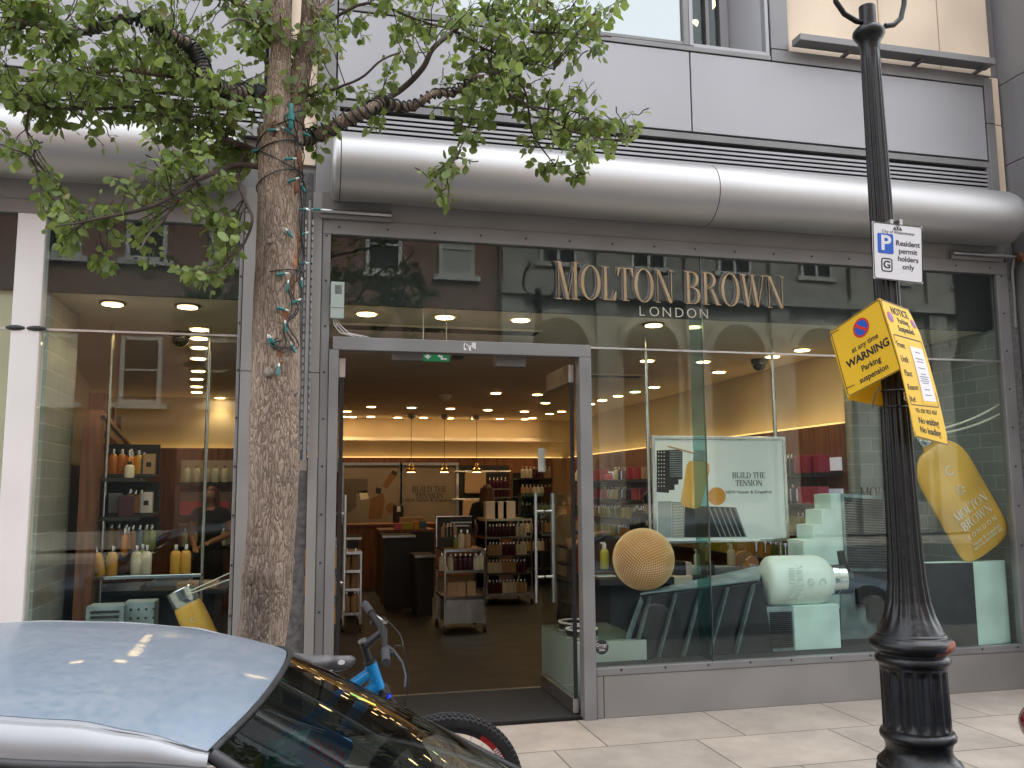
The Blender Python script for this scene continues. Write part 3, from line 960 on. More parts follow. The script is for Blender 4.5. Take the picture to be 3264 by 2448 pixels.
for fl, (zs, hw) in enumerate(((4.15, 1.9), (8.30, 1.75))):
    for k in range(9):
        x = -13.6 + 2.27 * k
        if fl == 2 and k in (2, 5):
            m = MB().box(x - .62, x + .62, yb + .003, yb + .09, 0.1, 3.1)
            d = m.build('door', M_black, H)
            continue
        m = MB()
        m.box(x - .74, x + .74, yb + .003, yb + .16, zs - .16, zs)
        m.box(x - .56, x - .44, yb + .003, yb + .06, zs, zs + hw).box(x + .44, x + .56, yb + .003, yb + .06, zs, zs + hw)
        m.box(x - .44, x + .44, yb + .003, yb + .06, zs + hw - .1, zs + hw).box(x - .44, x + .44, yb + .003, yb + .06, zs, zs + .1)
        m.box(x - .44, x + .44, yb + .003, yb + .05, zs + hw * .5 - .03, zs + hw * .5 + .03)
        w = m.build('window', M_sash, H)
        bx(x - .44, x + .44, yb + .004, yb + .02, zs + .1, zs + hw - .1).build('pane', M_dark if (k + fl) % 3 else mat_bl if 'mat_bl' in globals() else globals().setdefault('mat_bl', mat('pale_blind', (0.3, 0.29, 0.27), 0.6)), w)
S = thing('stone_building', 'pale stone building with pilasters and arched windows across the street, mirrored in the glass', 'building', (14, -20, 0))
bx(5.92, 30, yb - 6, yb + .10, 0.1, 12.5).build('wall', M_port, S)
bx(5.9, 30, yb - 6, yb + .6, 12.5, 13.0).build('cornice', M_port, S)
for (T_, xa, xb, zb0, nm2) in ((S, 5.95, 30, 13.0, 0), (H, -16, 5.85, 13.35, 1)):
    m = MB()
    ya, zt2 = yb + (.2 if nm2 == 0 else 0), 17.3 + nm2 * .4
    m.add([(xa, ya, zb0), (xb, ya, zb0), (xb, ya - 2.4, zt2), (xa, ya - 2.4, zt2), (xa, ya - 6, zb0), (xb, ya - 6, zb0)], [(0, 1, 2, 3), (5, 4, 3, 2), (0, 3, 4), (1, 5, 2), (1, 0, 4, 5)])
    m.build('roof', globals().setdefault('mat_slate', mat('grey_slate', (0.10, 0.11, 0.115), 0.6, var=.3, vs=6)), T_)
bx(5.9, 30, yb + .102, yb + .45, 7.75, 8.05).build('string_course', M_port, S)
for k in range(8):
    x = 6.3 + 3.1 * k
    bx(x - .35, x + .35, yb + .102, yb + .32, 0.1, 7.74).build('pilaster', M_port, S)
    bx(x - .3, x + .3, yb + .102, yb + .26, 8.06, 12.49).build('pilaster', M_port, S)
    xc = x + 1.55
    m = MB()
    out = [(xc + 1.22 * math.cos(PI * i / 16), 6.15 + 1.22 * math.sin(PI * i / 16)) for i in range(17)]
    inn = [(xc + .94 * math.cos(PI * i / 16), 6.15 + .94 * math.sin(PI * i / 16)) for i in range(17)]
    for i in range(16):
        m.prism([out[i], out[i + 1], inn[i + 1], inn[i]], yb + .103, yb + .28)
    m.build('arch', M_port, S)
    w = MB().prism([(xc + .93, 1.2)] + inn[0:] + [(xc - .93, 1.2)], yb + .104, yb + .13).build('window', M_dark, S)
    m = MB()
    for dx in (-.45, 0, .45):
        m.box(xc + dx - .03, xc + dx + .03, yb + .131, yb + .16, 1.2, 6.6)
    m.box(xc - .86, xc + .86, yb + .131, yb + .165, 6.1, 6.18)
    m.build('glazing_bars', M_ink, w)
    m = MB().box(xc - .75, xc + .75, yb + .103, yb + .2, 8.75, 8.9).box(xc - .62, xc - .52, yb + .103, yb + .18, 8.9, 10.2).box(xc + .52, xc + .62, yb + .103, yb + .18, 8.9, 10.2).box(xc - .05, xc + .05, yb + .103, yb + .17, 8.9, 10.2).box(xc - .62, xc + .62, yb + .103, yb + .18, 10.2, 10.35)
    w = m.build('window', M_sash, S)
    bx(xc - .52, xc + .52, yb + .104, yb + .12, 8.9, 10.2).build('pane', M_dark, w)
# ================================================================== SHOP INTERIOR AND WINDOW DISPLAYS
def XX(px, py, x):                     # world point on the plane x = const
    d = ray(px, py)
    t = x / d.x
    return Vector((x, CAMY + d.y * t, CAMZ + d.z * t))


def K3(cx, cy, y):
    return P(1219.9 + cx * .36765, 881 + cy * .36765, y)


def K4(cx, cy, y):
    return P(1602.1 + cx * .36765, 881 + cy * .36765, y)


def K7(cx, cy, y):
    return P(677.7 + cx * .30637, 881 + cy * .30637, y)


# ---- ceiling lamps
def downlight(r, black):
    t = thing('ceiling_downlight', 'x', 'ceiling light', (0, 0, 3.04))
    MB().lathe([(r, -.014), (r * 1.25, -.011), (r * 1.28, -.0005), (r * 0.98, -.0005), (r * .96, -.012)], 24, (0, 0, 3.04)).build('trim_ring', M_black if black else M_cream, t, smooth=40)
    MB().lathe([(r * .95, 0), (r * .95, .004)], 24, (0, 0, 3.0205)).build('lamp', M_lamp, t)
    return t


DL = {}
lights = [(243, 662, 1), (405, 668, 1), (430, 716, 0), (430, 735, 0), (430, 755, 0), (428, 778, 0), (428, 805, 0), (425, 822, 0), (425, 838, 0), (425, 850, 0), (475, 862, 0), (792, 683, 0), (961, 690, 0), (1125, 696, 0), (1412, 707, 1),
          (1071, 852, 0), (1161, 855, 0), (1178, 873, 0), (802, 881, 0), (749, 891, 0), (973, 885, 0), (1054, 888, 0), (1133, 891, 0), (1213, 891, 0), (1187, 896, 0), (742, 902, 0), (757, 909, 0), (801, 902, 0), (859, 904, 0), (915, 904, 0), (970, 906, 0), (1024, 907, 0), (1076, 908, 0), (1132, 908, 0), (1150, 905, 0),
          (1413, 839, 0), (1335, 858, 0), (1301, 867, 0), (1275, 875, 0), (1372, 849, 2), (889, 883, 2), (1398, 783, 0), (1733, 760, 0), (1669, 774, 0), (1519, 785, 0), (1553, 807, 0)]
nl = 0
for (px, py, bk) in lights:
    p = Z(px, py, 3.01)
    p.y = min(p.y, YB - .45)
    q = (bk == 1)
    rr = 0.075
    if q not in DL:
        o = downlight(rr, q)
        DL[q] = o
    else:
        o = copy_tree(DL[q])
    o.location = (p.x, p.y, 3.04)
    if bk == 2:
        for ch in o.children:
            if ch.name.startswith('lamp'):
                ch.data = ch.data.copy()
                ch.data.materials[0] = M_lampg
        tag(o, 'small greenish emergency lamp recessed among the warm downlights of the shop ceiling', 'ceiling light', 'greenish ceiling lamps')
    elif q:
        tag(o, 'black rimmed lit downlight close behind the ' + ('left' if px < 600 else 'right') + ' shop window glass', 'ceiling light', 'black rimmed downlights left window' if px < 600 else None)
    elif px < 600:
        tag(o, 'warm lit downlight in the receding ceiling row seen through the left window', 'ceiling light', 'downlights above the left window')
    elif py < 700:
        tag(o, 'warm lit downlight close behind the glass above the doorway', 'ceiling light', 'downlights just above the doorway')
    elif px < 1260:
        tag(o, 'small warm lit downlight deep in the shop seen through the doorway', 'ceiling light', 'downlights deep in the shop')
    else:
        tag(o, 'warm lit downlight of the shop ceiling seen through the right window', 'ceiling light', 'downlights above the right window')
    nl += 1
    if (nl % 3 == 0 or py < 730) and bk != 2 and not (470 <= px <= 480):
        ld = bpy.data.lights.new('downlight_beam', 'SPOT')
        ld.energy = SPOT_W * (16 if py < 790 else 1)
        ld.color = (1.0, 0.70, 0.38)
        ld.spot_size = R(125)
        ld.spot_blend = 0.8
        ld.shadow_soft_size = 0.06
        lo = bpy.data.objects.new('downlight_beam', ld)
        COL.objects.link(lo)
        lo.parent = o
        lo.location = (0, 0, -0.06)
# ceiling details: air grilles, cameras, smoke alarms
for (px, py, w, lab) in ((950, 712, .9, 'wide flat air grille in the shop ceiling just inside the doorway'), (1330, 812, .35, 'narrow dark air grille in the shop ceiling right of the doorway')):
    p = Z(px, py, 3.03)
    g = thing('air_grille', lab, 'air grille', p)
    MB().box(p.x - w, p.x + w, p.y - .12, p.y + .12, 3.022, 3.039).build('frame', M_ceil, g, bevel=.003)
    for k in range(4):
        bx(p.x - w + .03, p.x + w - .03, p.y - .09 + k * .05, p.y - .06 + k * .05, 3.0185, 3.0215).build('slot', M_dark, g)
for (px, py, lab) in ((390, 732, 'black dome security camera under the ceiling of the left window'), (1640, 788, 'black dome security camera under the ceiling of the right window')):
    p = Z(px, py, 2.98)
    g = thing('security_camera', lab, 'security camera', (p.x, p.y, 3.04))
    MB().lathe([(.085, -.05), (.09, -.0), (.0, .0)], 24, (p.x, p.y, 3.039)).build('base', M_black, g, smooth=40)
    MB().sphere((p.x, p.y, 2.985), .075, 20, 12).build('dome', mat_dome if 'mat_dome' in globals() else globals().setdefault('mat_dome', mat('smoked_plastic', (0.02, 0.02, 0.02), 0.1, coat=0.5)), g, smooth=60)
p = Z(960, 862, 2.98)
g = thing('smoke_alarm', 'small grey smoke alarm on the shop ceiling in line with the doorway', 'smoke alarm', (p.x, p.y, 3.04))
MB().lathe([(.03, -.09), (.06, -.07), (.10, -.03), (.10, -.001)], 20, (p.x, p.y, 3.04)).build('housing', M_ceil, g, smooth=40)
# pendant lamps
pp = None
for px in (889, 962, 1034):
    p = Z(px, 897, 3.02)
    lo = P(px, 1010, p.y)
    if pp is None:
        pp = thing('pendant_lamp', 'brass bell shaped pendant lamp hanging over the cash desk', 'pendant lamp', (p.x, p.y, 3.04), 'pendant lamps over the cash desk')
        c = (p.x, p.y, lo.z)
        MB().lathe([(.085, -.085), (.09, -.06), (.088, -.03), (.06, -.01), (.05, .0), (.052, .03), (.03, .05), (.025, .07), (.01, .085)], 24, c).build('shade', mat('polished_brass', (0.55, 0.36, 0.12), 0.2, 1.0), pp, smooth=40)
        MB().lathe([(.075, -.088), (.078, -.08)], 20, c).build('bulb', M_lamp, pp)
        MB().cyl((p.x, p.y, lo.z + .08), (p.x, p.y, 3.0), .004, n=6).build('cord', M_black, pp)
        MB().lathe([(.02, -.1), (.09, -.06), (.1, -.02), (.06, -.001)], 20, (p.x, p.y, 3.04)).build('ceiling_rose', M_chrome, pp, smooth=40)
        p0 = p.copy()
    else:
        copy_tree(pp, loc=(p.x, p0.y, 3.04))


# ---- products
PC = {}


def bottle_mb(h, r, fl=1.0):
    m = MB()
    m.lathe([(r * .9, 0), (r, h * .03), (r, h * .62), (r * .93, h * .70), (r * .72, h * .77), (r * .42, h * .80), (r * .40, h * .815)], 14, sy=fl)
    m.k = 1
    m.lathe([(r * .44, h * .80), (r * .44, h * .985), (r * .40, h)], 12)
    return m


def prod(kind, m, pos, label, group, cat=None, rz=0.0, s=1.0, tilt=None):
    key = (kind, m.name)
    if key not in PC:
        if kind == 'bottle':
            o = bottle_mb(.20, .036, .7).build('bottle', [m, M_chrome], smooth=40)
        elif kind == 'pump':
            mb = bottle_mb(.19, .036, .75)
            mb.box(-.032, .008, -.007, .007, .19, .203)
            o = mb.build('bottle', [m, M_white], smooth=40)
        elif kind == 'squat':
            o = bottle_mb(.12, .035).build('jar', [m, M_black], smooth=40)
        elif kind == 'box':
            o = bx(-.055, .055, -.05, .05, 0, .15).build('gift_box', m, bevel=.003)
        elif kind == 'carton':
            mb = bx(-.045, .045, -.035, .035, 0, .17)
            mb.k = 1
            mb.box(-.02, .02, -.0362, -.035, .06, .10)
            o = mb.build('carton', [m, M_txt], bevel=.002)
        PC[key] = o
        first = True
    else:
        first = False
        o = PC[key]
    c = o if first else o.copy()
    if not first:
        COL.objects.link(c)
    c.location = pos
    c.rotation_euler = (tilt or 0, 0, rz) if not hasattr(tilt, '__len__') else tilt
    c.scale = (s, s, s)
    tag(c, label, cat or {'bottle': 'bottle', 'pump': 'bottle', 'squat': 'jar', 'box': 'gift box', 'carton': 'box'}[kind], group)
    return c


SHELF_M = mat('smoked_shelf', (0.03, 0.028, 0.028), 0.35)
M_lit = mat('shelf_light_panel', (0.8, 0.8, 0.85), 0.5, emit=(0.8, 0.82, 1.0), es=0.06)
# wall shelves along the right wall
rows = [(1.80, [(M_red, 'box', 3), (M_plum, 'bottle', 3), (M_lotion, 'bottle', 2), (M_pink, 'squat', 3), (M_red, 'box', 5), (M_plum, 'bottle', 3), (M_lotion, 'bottle', 3), (M_amber, 'bottle', 6), (M_green, 'bottle', 4), (M_kraft, 'carton', 5)], 'top'),
        (1.49, [(M_pink, 'box', 3), (M_plum, 'bottle', 4), (M_lotion, 'bottle', 4), (M_pink, 'bottle', 3), (M_red, 'box', 4), (M_lotion, 'bottle', 4), (M_amber, 'bottle', 6), (M_lotion, 'squat', 5), (M_plum, 'bottle', 5)], 'second'),
        (1.20, [(M_lime, 'bottle', 5), (M_lime, 'carton', 3), (M_green, 'bottle', 4), (M_lime, 'bottle', 5), (M_amber, 'bottle', 6), (M_green, 'bottle', 5), (M_lotion, 'bottle', 6), (M_kraft, 'carton', 5)], 'third'),
        (0.90, [(M_lime, 'bottle', 6), (M_green, 'bottle', 4), (M_amber, 'bottle', 8), (M_lime, 'carton', 6), (M_kraft, 'box', 6)], 'lowest')]
sh = thing('wall_shelves', 'dark shelves lit from behind along the right hand wood wall', 'shelves', (5.03, 5, 0))
for (z, items, nm_) in rows:
    bx(4.84, 5.165, 1.36, 9.6, z - .035, z).build('shelf', SHELF_M, sh, bevel=.002)
    bx(5.15, 5.166, 1.38, 9.6, z + .02, z + .15).build('light_panel', M_lit, sh)
    y = 1.42 + random.uniform(0, .05)
    for (mm, kind, n) in items * 3:
        if y > 9.3:
            break
        for k in range(n):
            cl = mm.name.replace('_gel', '').replace('_', ' ')
            if y < 9.4:
                prod(kind, mm, (4.95 + random.uniform(-.02, .02), y, z), '%s %s in its row on the %s shelf of the right wall' % ({'crimson card': 'crimson', 'tan card': 'tan'}.get(cl, cl), {'squat': 'jar', 'carton': 'carton', 'box': 'gift box'}.get(kind, 'bottle'), nm_), '%s %s row, %s right wall shelf' % (cl, kind, nm_), rz=random.uniform(-.2, .2) + PI / 2, s=1.0 if kind != 'box' else 1.15)
            y += {'box': .145, 'carton': .115}.get(kind, .095) * (1 if y < 5 else 1.25)
        y += .05
# angled wall shelves, left window
ad = (a1 - a0).normalized()
an = -nrm
ang = math.atan2(ad.y, ad.x)
sh = thing('angled_shelves', 'dark shelves with bottles along the angled wood wall of the left window', 'shelves', (-1.5, 1.6, 0))
rowsL = [(1.765, [(M_lotion, 'squat', 1), (M_orange, 'bottle', 3), (M_amber, 'bottle', 1), (M_bluegel, 'bottle', 2), (M_kraft, 'carton', 3), (M_lime, 'carton', 2)], 'upper'),
         (1.455, [(M_plum, 'box', 2), (M_paper, 'box', 1), (M_orange, 'bottle', 3), (M_kraft, 'bottle', 2), (M_paper, 'carton', 3), (M_green, 'bottle', 3)], 'middle'),
         (1.14, [(M_orange, 'bottle', 6), (M_amber, 'bottle', 2), (M_bluegel, 'bottle', 2), (M_green, 'bottle', 5), (M_amber, 'carton', 3)], 'lower')]
for (z, items, nm_) in rowsL:
    m = MB()
    q = [a0 + ad * .3, a0 + ad * 3.8, a0 + ad * 3.8 + an * .30, a0 + ad * .3 + an * .30]
    m.add([(p.x, p.y, z - .03) for p in q] + [(p.x, p.y, z) for p in q], [(0, 3, 2, 1), (4, 5, 6, 7), (0, 1, 5, 4), (1, 2, 6, 5), (2, 3, 7, 6), (3, 0, 4, 7)])
    m.build('shelf', SHELF_M, sh, fix=True)
    t = .38
    for (mm, kind, n) in items:
        for k in range(n):
            p = a0 + ad * t + an * (.20 + random.uniform(-.01, .01))
            cl = mm.name.replace('_gel', '').replace('_', ' ')
            prod(kind, mm, (p.x, p.y, z), '%s %s standing on the %s shelf of the angled wood wall' % ({'white paper': 'white', 'tan card': 'tan'}.get(cl, cl), {'squat': 'jar', 'carton': 'carton', 'box': 'box'}.get(kind, 'bottle'), nm_), '%s %s row, %s angled shelf' % (cl, kind, nm_), rz=ang + random.uniform(-.15, .15), s=1.12)
            t += .135 if kind in ('box',) else .115
        t += .03
# the shelf ends that face the window
fs_ = thing('window_facing_shelves', 'three short dark shelves of bottles facing the left window behind the chrome pole', 'shelves', (-1.4, 1.6, 0))
for (py, items, nm_) in ((1024, ((222, M_lotion, 'squat', 1.2), (243, M_orange, 'bottle', 1.05), (262, M_orange, 'bottle', 1.05), (281, M_orange, 'bottle', 1.05), (298, M_amber, 'bottle', 1.0), (310, M_bluegel, 'bottle', .9), (322, M_kraft, 'carton', 1.0)), 'top'),
                         (1108, ((220, M_plum, 'box', 1.1), (244, M_paper, 'box', 1.1), (278, M_orange, 'bottle', 1.0), (291, M_orange, 'bottle', .95), (303, M_kraft, 'bottle', .95), (316, M_paper, 'carton', 1.0)), 'middle'),
                         (1188, ((222, M_orange, 'bottle', 1.1), (238, M_amber, 'bottle', 1.1), (254, M_orange, 'bottle', 1.1), (270, M_orange, 'bottle', 1.05), (285, M_orange, 'bottle', 1.0), (300, M_bluegel, 'bottle', 1.0), (314, M_green, 'bottle', 1.0), (326, M_green, 'bottle', 1.0)), 'bottom')):
    z = P(260, py, 1.62).z
    bx(P(200, py, 1.62).x, P(334, py, 1.62).x, 1.56, 1.86, z - .03, z).build('shelf', SHELF_M, fs_, bevel=.002)
    bx(P(200, py, 1.62).x, P(334, py, 1.62).x, 1.865, 1.88, z - .03, z + .26).build('back', M_black, fs_)
    for (px, mm, kind, s_) in items:
        cl = {'white paper': 'white', 'tan card': 'tan', 'plum gel': 'plum'}.get(mm.name.replace('_', ' '), mm.name.replace('_gel', '').replace('_', ' '))
        prod(kind, mm, (P(px, py, 1.68).x, 1.68, z), '%s %s on the %s shelf facing the left window' % (cl, {'squat': 'jar', 'carton': 'carton', 'box': 'box'}.get(kind, 'bottle'), nm_), '%s %s, %s window facing shelf' % (cl, kind, nm_), s=s_)
# carved wording and blocks on the angled wall
m = MB()
for r_, z in enumerate((2.15, 2.05)):
    t = .5
    while t < 4.6:
        for k in range(random.choice((4, 5, 6))):
            p = a0 + ad * t + an * .002
            h = .055
            q = [p, p + ad * .035, p + ad * .035 + an * .003, p + an * .003]
            m.add([(v.x, v.y, z - h) for v in q] + [(v.x, v.y, z) for v in q], [(0, 3, 2, 1), (4, 5, 6, 7), (0, 1, 5, 4), (1, 2, 6, 5), (2, 3, 7, 6), (3, 0, 4, 7)])
            t += .055
        t += .12
struct(m.build('angled_wall_panelling_lettering', mat('burnt_lettering', (0.07, 0.025, 0.012), 0.6), fix=True))
for k, t in enumerate((.45, .72, 1.0, 1.7, 2.9)):
    p = a0 + ad * t - an * .05
    o = MB().box(-.11, .11, -.06, .06, 0, .17).build('wooden_block', M_wood, bevel=.006)
    o.location = (p.x, p.y, 2.281)
    o.rotation_euler = (0, 0, ang)
    tag(o, 'dark wooden block standing on top of the angled wood wall', 'block', 'wooden blocks on the angled wall')
# glass shelf with poles, left window
px0, px1 = P(210, 1240, 1.3).x, P(432, 1240, 1.3).x
rk = thing('glass_display_shelf', 'clear glass shelf on two chrome poles in the left window', 'display shelf', ((px0 + px1) / 2, 1.3, 0))
for x in (px0, px1):
    MB().cyl((x, 1.42, .02), (x, 1.42, 3.04), .016, n=14).build('pole', M_chrome, rk, smooth=40)
bx(px0 - .10, px1 + .02, 1.22, 1.55, .985, 1.0).build('shelf', M_fin, rk)
bx(px0 - .10, px1 + .02, 1.205, 1.219, .975, 1.004).build('front_rail', M_chrome, rk, bevel=.003)
for (px, mm, kind, lab, gp, tl) in ((218, M_honey, 'bottle', 'leaning honey coloured bottle at the left end of the glass shelf', None, (0, -.22, 0)), (241, M_honey, 'bottle', 'upright honey bottle beside the leaning one on the glass shelf', None, None),
                                    (293, M_lotion, 'bottle', 'white lotion bottle of the pair in the middle of the glass shelf', 'white lotion pair', None), (315, M_lotion, 'bottle', 'white lotion bottle of the pair in the middle of the glass shelf', 'white lotion pair', None),
                                    (378, M_honey, 'bottle', 'honey coloured bottle of the pair by the right chrome pole', 'honey pair by the pole', None), (400, M_honey, 'bottle', 'honey coloured bottle of the pair by the right chrome pole', 'honey pair by the pole', None),
                                    (305, M_green, 'bottle', 'green bottle half hidden behind the white lotion pair', None, None)):
    p = P(px, 1238, 1.30 if mm != M_green else 1.45)
    o = prod(kind, mm, (p.x, p.y, 1.001), lab, gp, s=1.15, tilt=tl)
# rear shelves behind the woman
sh = thing('rear_shelves', 'small shelves of glassware and pink cards on the rear wood panel of the left window', 'shelves', (-1.4, 6.95, 0))
x0, x1 = P(386, 1050, 6.9).x, P(500, 1050, 6.9).x
for py in (1042, 1112, 1180):
    z = P(430, py, 6.9).z
    bx(x0, x1, 6.85, 7.09, z - .03, z).build('shelf', SHELF_M, sh)
    bx(x0, x1, 7.075, 7.095, z + .01, z + .32).build('light_panel', mat_dim if 'mat_dim' in globals() else globals().setdefault('mat_dim', mat('dim_panel', (0.5, 0.42, 0.38), 0.6)), sh)
    for k in range(5):
        x = x0 + .1 + k * (x1 - x0 - .2) / 4
        prod('box' if py == 1112 else 'bottle', M_pink if py == 1112 else M_frost, (x, 6.95, z), ('pink box' if py == 1112 else 'pale bottle') + {1042: ' on the top shelf behind the seated woman', 1112: ' on the middle shelf behind the seated woman', 1180: ' on the bottom shelf behind the seated woman'}[py], 'rear shelf row %d' % py, s=1.25)
# dark table with trays behind the left window
tb = thing('dark_table', 'low dark table with trays under the glass shelf', 'table', (-1.2, 2.0, 0))
bx(-1.75, -.6, 1.6, 2.5, .80, .84).build('tabletop', M_ink, tb, bevel=.004)
bx(-1.65, -.7, 1.7, 2.4, .012, .798).build('body', M_ink, tb)
for k, (x, y) in enumerate(((-1.45, 1.8), (-1.1, 2.1), (-.85, 1.85))):
    t = thing('display_tray', ('pale edged tray at the left of the dark table', 'long dark tray in the middle of the dark table', 'small brown tray at the right of the dark table')[k], 'tray', (x, y, .84))
    bx(x - .15, x + .15, y - .14, y + .14, .841, .85).build('base', (M_lotion, M_ink, M_kraft)[k], t)
    MB().box(x - .15, x + .15, y - .15, y - .141, .841, .88).box(x - .15, x + .15, y + .141, y + .15, .841, .88).box(x - .159, x - .1505, y - .15, y + .15, .841, .88).box(x + .1505, x + .159, y - .15, y + .15, .841, .88).build('rim', (M_steel, M_steel, M_kraft)[k], t)
# window platforms
struct(bx(2.13, 5.83, 0.05, 1.05, .02, .352).build('window_platform', M_ink))
struct(bx(-1.72, -.47, 0.05, .70, .02, .352).build('window_platform', M_ink))
for (px0, px1, py0, py1, y, kind) in ((186, 264, 1311, 1400, .40, 'l'), (267, 330, 1302, 1400, .48, 'd')):
    a, b = P(px0, py0, y), P(px1, py1, y)
    t = thing('display_block', 'slatted slate grey display block low in the left window' if kind == 'l' else 'dotted slate grey display block low in the left window', 'display block', ((a.x + b.x) / 2, y, .353))
    MB().box(a.x, b.x, y, y + .2, .353, a.z).build('block', M_blue, t, bevel=.003)
    if kind == 'l':
        for k in range(9):
            bx(a.x + .03, b.x - .03, y - .01, y - .001, a.z - .045 - k * .035, a.z - .03 - k * .035).build('slat', M_ink, t)
    else:
        for i in range(4):
            for j in range(6):
                MB().cyl((a.x + .05 + i * .05, y - .004, a.z - .05 - j * .06), (a.x + .05 + i * .05, y + .002, a.z - .05 - j * .06), .009, n=8).build('stud', M_ink, t)


# ---- giant display bottles
def giant_bottle(name, label, axis_a, axis_b, halfw, y, body_m, cap_len, cap_r, words, flat=.35, cap_m=None, emblem=True, small=None, txt_m=None, rot_text=0):
    """axis_a: cap end, axis_b: base end (both points of the plane y)"""
    A, Bp = Vector(axis_a), Vector(axis_b)
    L = (A - Bp).length
    d = (A - Bp).normalized()
    t = thing(name, label, 'display bottle', Bp)
    M = Matrix.Translation(Bp) @ Matrix.Rotation(math.atan2(d.x, d.z), 4, 'Y')
    bl = L - cap_len
    r = halfw
    m = MB()
    m.M = M
    prof = [(r * .30, 0), (r * .72, .006), (r * .88, .03 * bl), (r * .97, .07 * bl), (r, .13 * bl), (r, .70 * bl)]
    for i in range(1, 9):
        w = i / 8 * PI / 2
        prof.append((cap_r * 1.05 + (r - cap_r * 1.05) * math.cos(w), .70 * bl + .26 * bl * math.sin(w)))
    prof.append((cap_r * 1.0, bl))
    m.lathe(prof, 48, sy=flat)
    m.build('body', body_m, t, smooth=50)
    m = MB()
    m.M = M
    m.lathe([(cap_r, bl), (cap_r * 1.06, bl + .01), (cap_r * 1.06, bl + cap_len * .38), (cap_r * 1.02, bl + cap_len * .4), (cap_r * 1.06, bl + cap_len * .42), (cap_r * 1.06, bl + cap_len * .95), (cap_r * .98, bl + cap_len)], 36, sy=max(flat, .5))
    m.build('cap', cap_m or M_chrome, t, smooth=30)
    yo = -r * flat - .0035
    if words:
        m = MB()
        for k, wd in enumerate(words):
            s = serif(wd, r * .26, .002, .92)
            m.M = M @ Matrix.Translation((0, yo, .40 * bl - k * r * .36)) if not rot_text else M @ Matrix.Translation((0, yo, .52 * bl)) @ Matrix.Rotation(rot_text, 4, 'Y') @ Matrix.Translation((0, 0, r * .05 - k * r * .34))
            m.add(s.v, s.f)
        if small:
            m.M = M @ Matrix.Translation((0, yo, .40 * bl - 2 * r * .36)) @ UP
            m.mesh(text('LONDON', r * .2, .001, space=1.6))
        if small:
            for k, wd in enumerate(small):
                m.M = M @ Matrix.Translation((0, yo - .0, .135 * bl - k * r * .13)) @ UP
                m.mesh(text(wd, r * (.135 if k == 0 else .12), .001))
        m.build('lettering', txt_m or M_lotion, t)
    if emblem:
        m = MB()
        m.M = M @ Matrix.Translation((0, yo, .74 * bl))
        o_ = _arc(0, 0, r * .15, r * .15, 40, 320)
        i_ = _arc(0.0, 0, r * .09, r * .115, 40, 320)
        for i in range(len(o_) - 1):
            m.prism([o_[i], o_[i + 1], i_[i + 1], i_[i]], -.002, 0)
        m.M = M @ Matrix.Translation((0, yo, .56 * bl))
        for k in range(8):
            w = k * PI / 4
            m.prism([(r * .05 * math.cos(w), r * .05 * math.sin(w)), (r * .16 * math.cos(w + .2), r * .16 * math.sin(w + .2)), (r * .16 * math.cos(w - .2), r * .16 * math.sin(w - .2))], -.002 - .0001 * k, 0)
        m.build('emblem', txt_m or M_lotion, t)
    return t, M, bl


yB = .125
A = P(1984, 920, yB)
Bb = P(2137, 1186, yB)
gb, gM, gbl = giant_bottle('giant_bottle', 'giant tilted bottle of golden gel balanced on the cylinder block in the right window', A, Bb, 0.285, yB, M_honey, .17, .075, ('MOLTON', 'BROWN'), small=('Vetiver & Grapefruit', 'BATH & SHOWER GEL'), flat=.2)
rp = thing('white_ropes', 'two white ropes from the giant bottle neck to the right window frame', 'rope', P(2100, 900, .2))
for dy in (0, 22):
    a_, b_ = P(2020, 930 + dy * .4, .2), P(2170, 868 + dy, .12)
    m = MB()
    for ph in (0, PI):
        pts = []
        for i in range(60):
            s = i / 59
            c = a_.lerp(b_, s) - Vector((0, 0, .03 * math.sin(PI * s)))
            pts.append(c + Vector((0, .006 * math.cos(s * 90 + ph), .006 * math.sin(s * 90 + ph))))
        m.tube(pts, .0065, 6)
    m.build('rope', M_lotion, rp, smooth=60)
# cylinder block, half dark half teal
cc = (P(1990, 1300, .12).x + P(2181, 1300, .12).x) / 2
rx = (P(2181, 1300, .12).x - P(1990, 1300, .12).x) / 2
cb = thing('cylinder_block', 'round display block, half dark and half pale teal, under the giant bottle', 'display block', (cc, .19, .353))
zt = P(2090, 1214, .1).z
m = MB()
vs, fs = [], []
n = 64
for z in (.353, zt):
    for k in range(n):
        w = 2 * PI * k / n
        vs.append((cc + rx * math.cos(w), .145 + .085 * math.sin(w), z))
for k in range(n):
    fs.append((k, (k + 1) % n, n + (k + 1) % n, n + k))
m.add(vs, fs)
m.add([vs[n + k] for k in range(n)], [tuple(range(n))])
bd = m.build('block', [M_teal, M_ink], cb, smooth=40)
for p_ in bd.data.polygons:
    p_.material_index = 1 if (len(p_.vertices) < 8 and p_.center.x + WORLD_O[cb.name].x < cc + rx * .12) else 0
# frosted bottle lying on the louvred cube
yF = .36
fb, fM, fbl = giant_bottle('frosted_bottle', 'giant frosted lotion bottle lying on its side with a black pump', P(1822, 1251, yF), P(1650, 1256, yF), .205, yF, M_frost, .13, .118, ('MOLTON', 'BROWN'), flat=.7, emblem=True, txt_m=mat('pale_emboss', (0.60, 0.73, 0.65), 0.5))
m = MB()
p = P(1826, 1256, yF)
m.M = Matrix.Translation(p) @ Matrix.Rotation(PI / 2, 4, 'Y')
m.lathe([(.105, -.01), (.105, .035), (.07, .045)], 28, sy=.75)
m.M = Matrix.Identity(4)
q = P(1818, 1190, yF)
m.tube([p + Vector((.02, 0, .06)), Vector((q.x, yF, (p.z + q.z) / 2 + .05)), Vector((q.x - .012, yF, q.z))], [.04, .032, .03], 14)
m.build('pump', M_black, fb, smooth=50)
a, b = P(1656, 1312, .25), P(1818, 1410, .25)
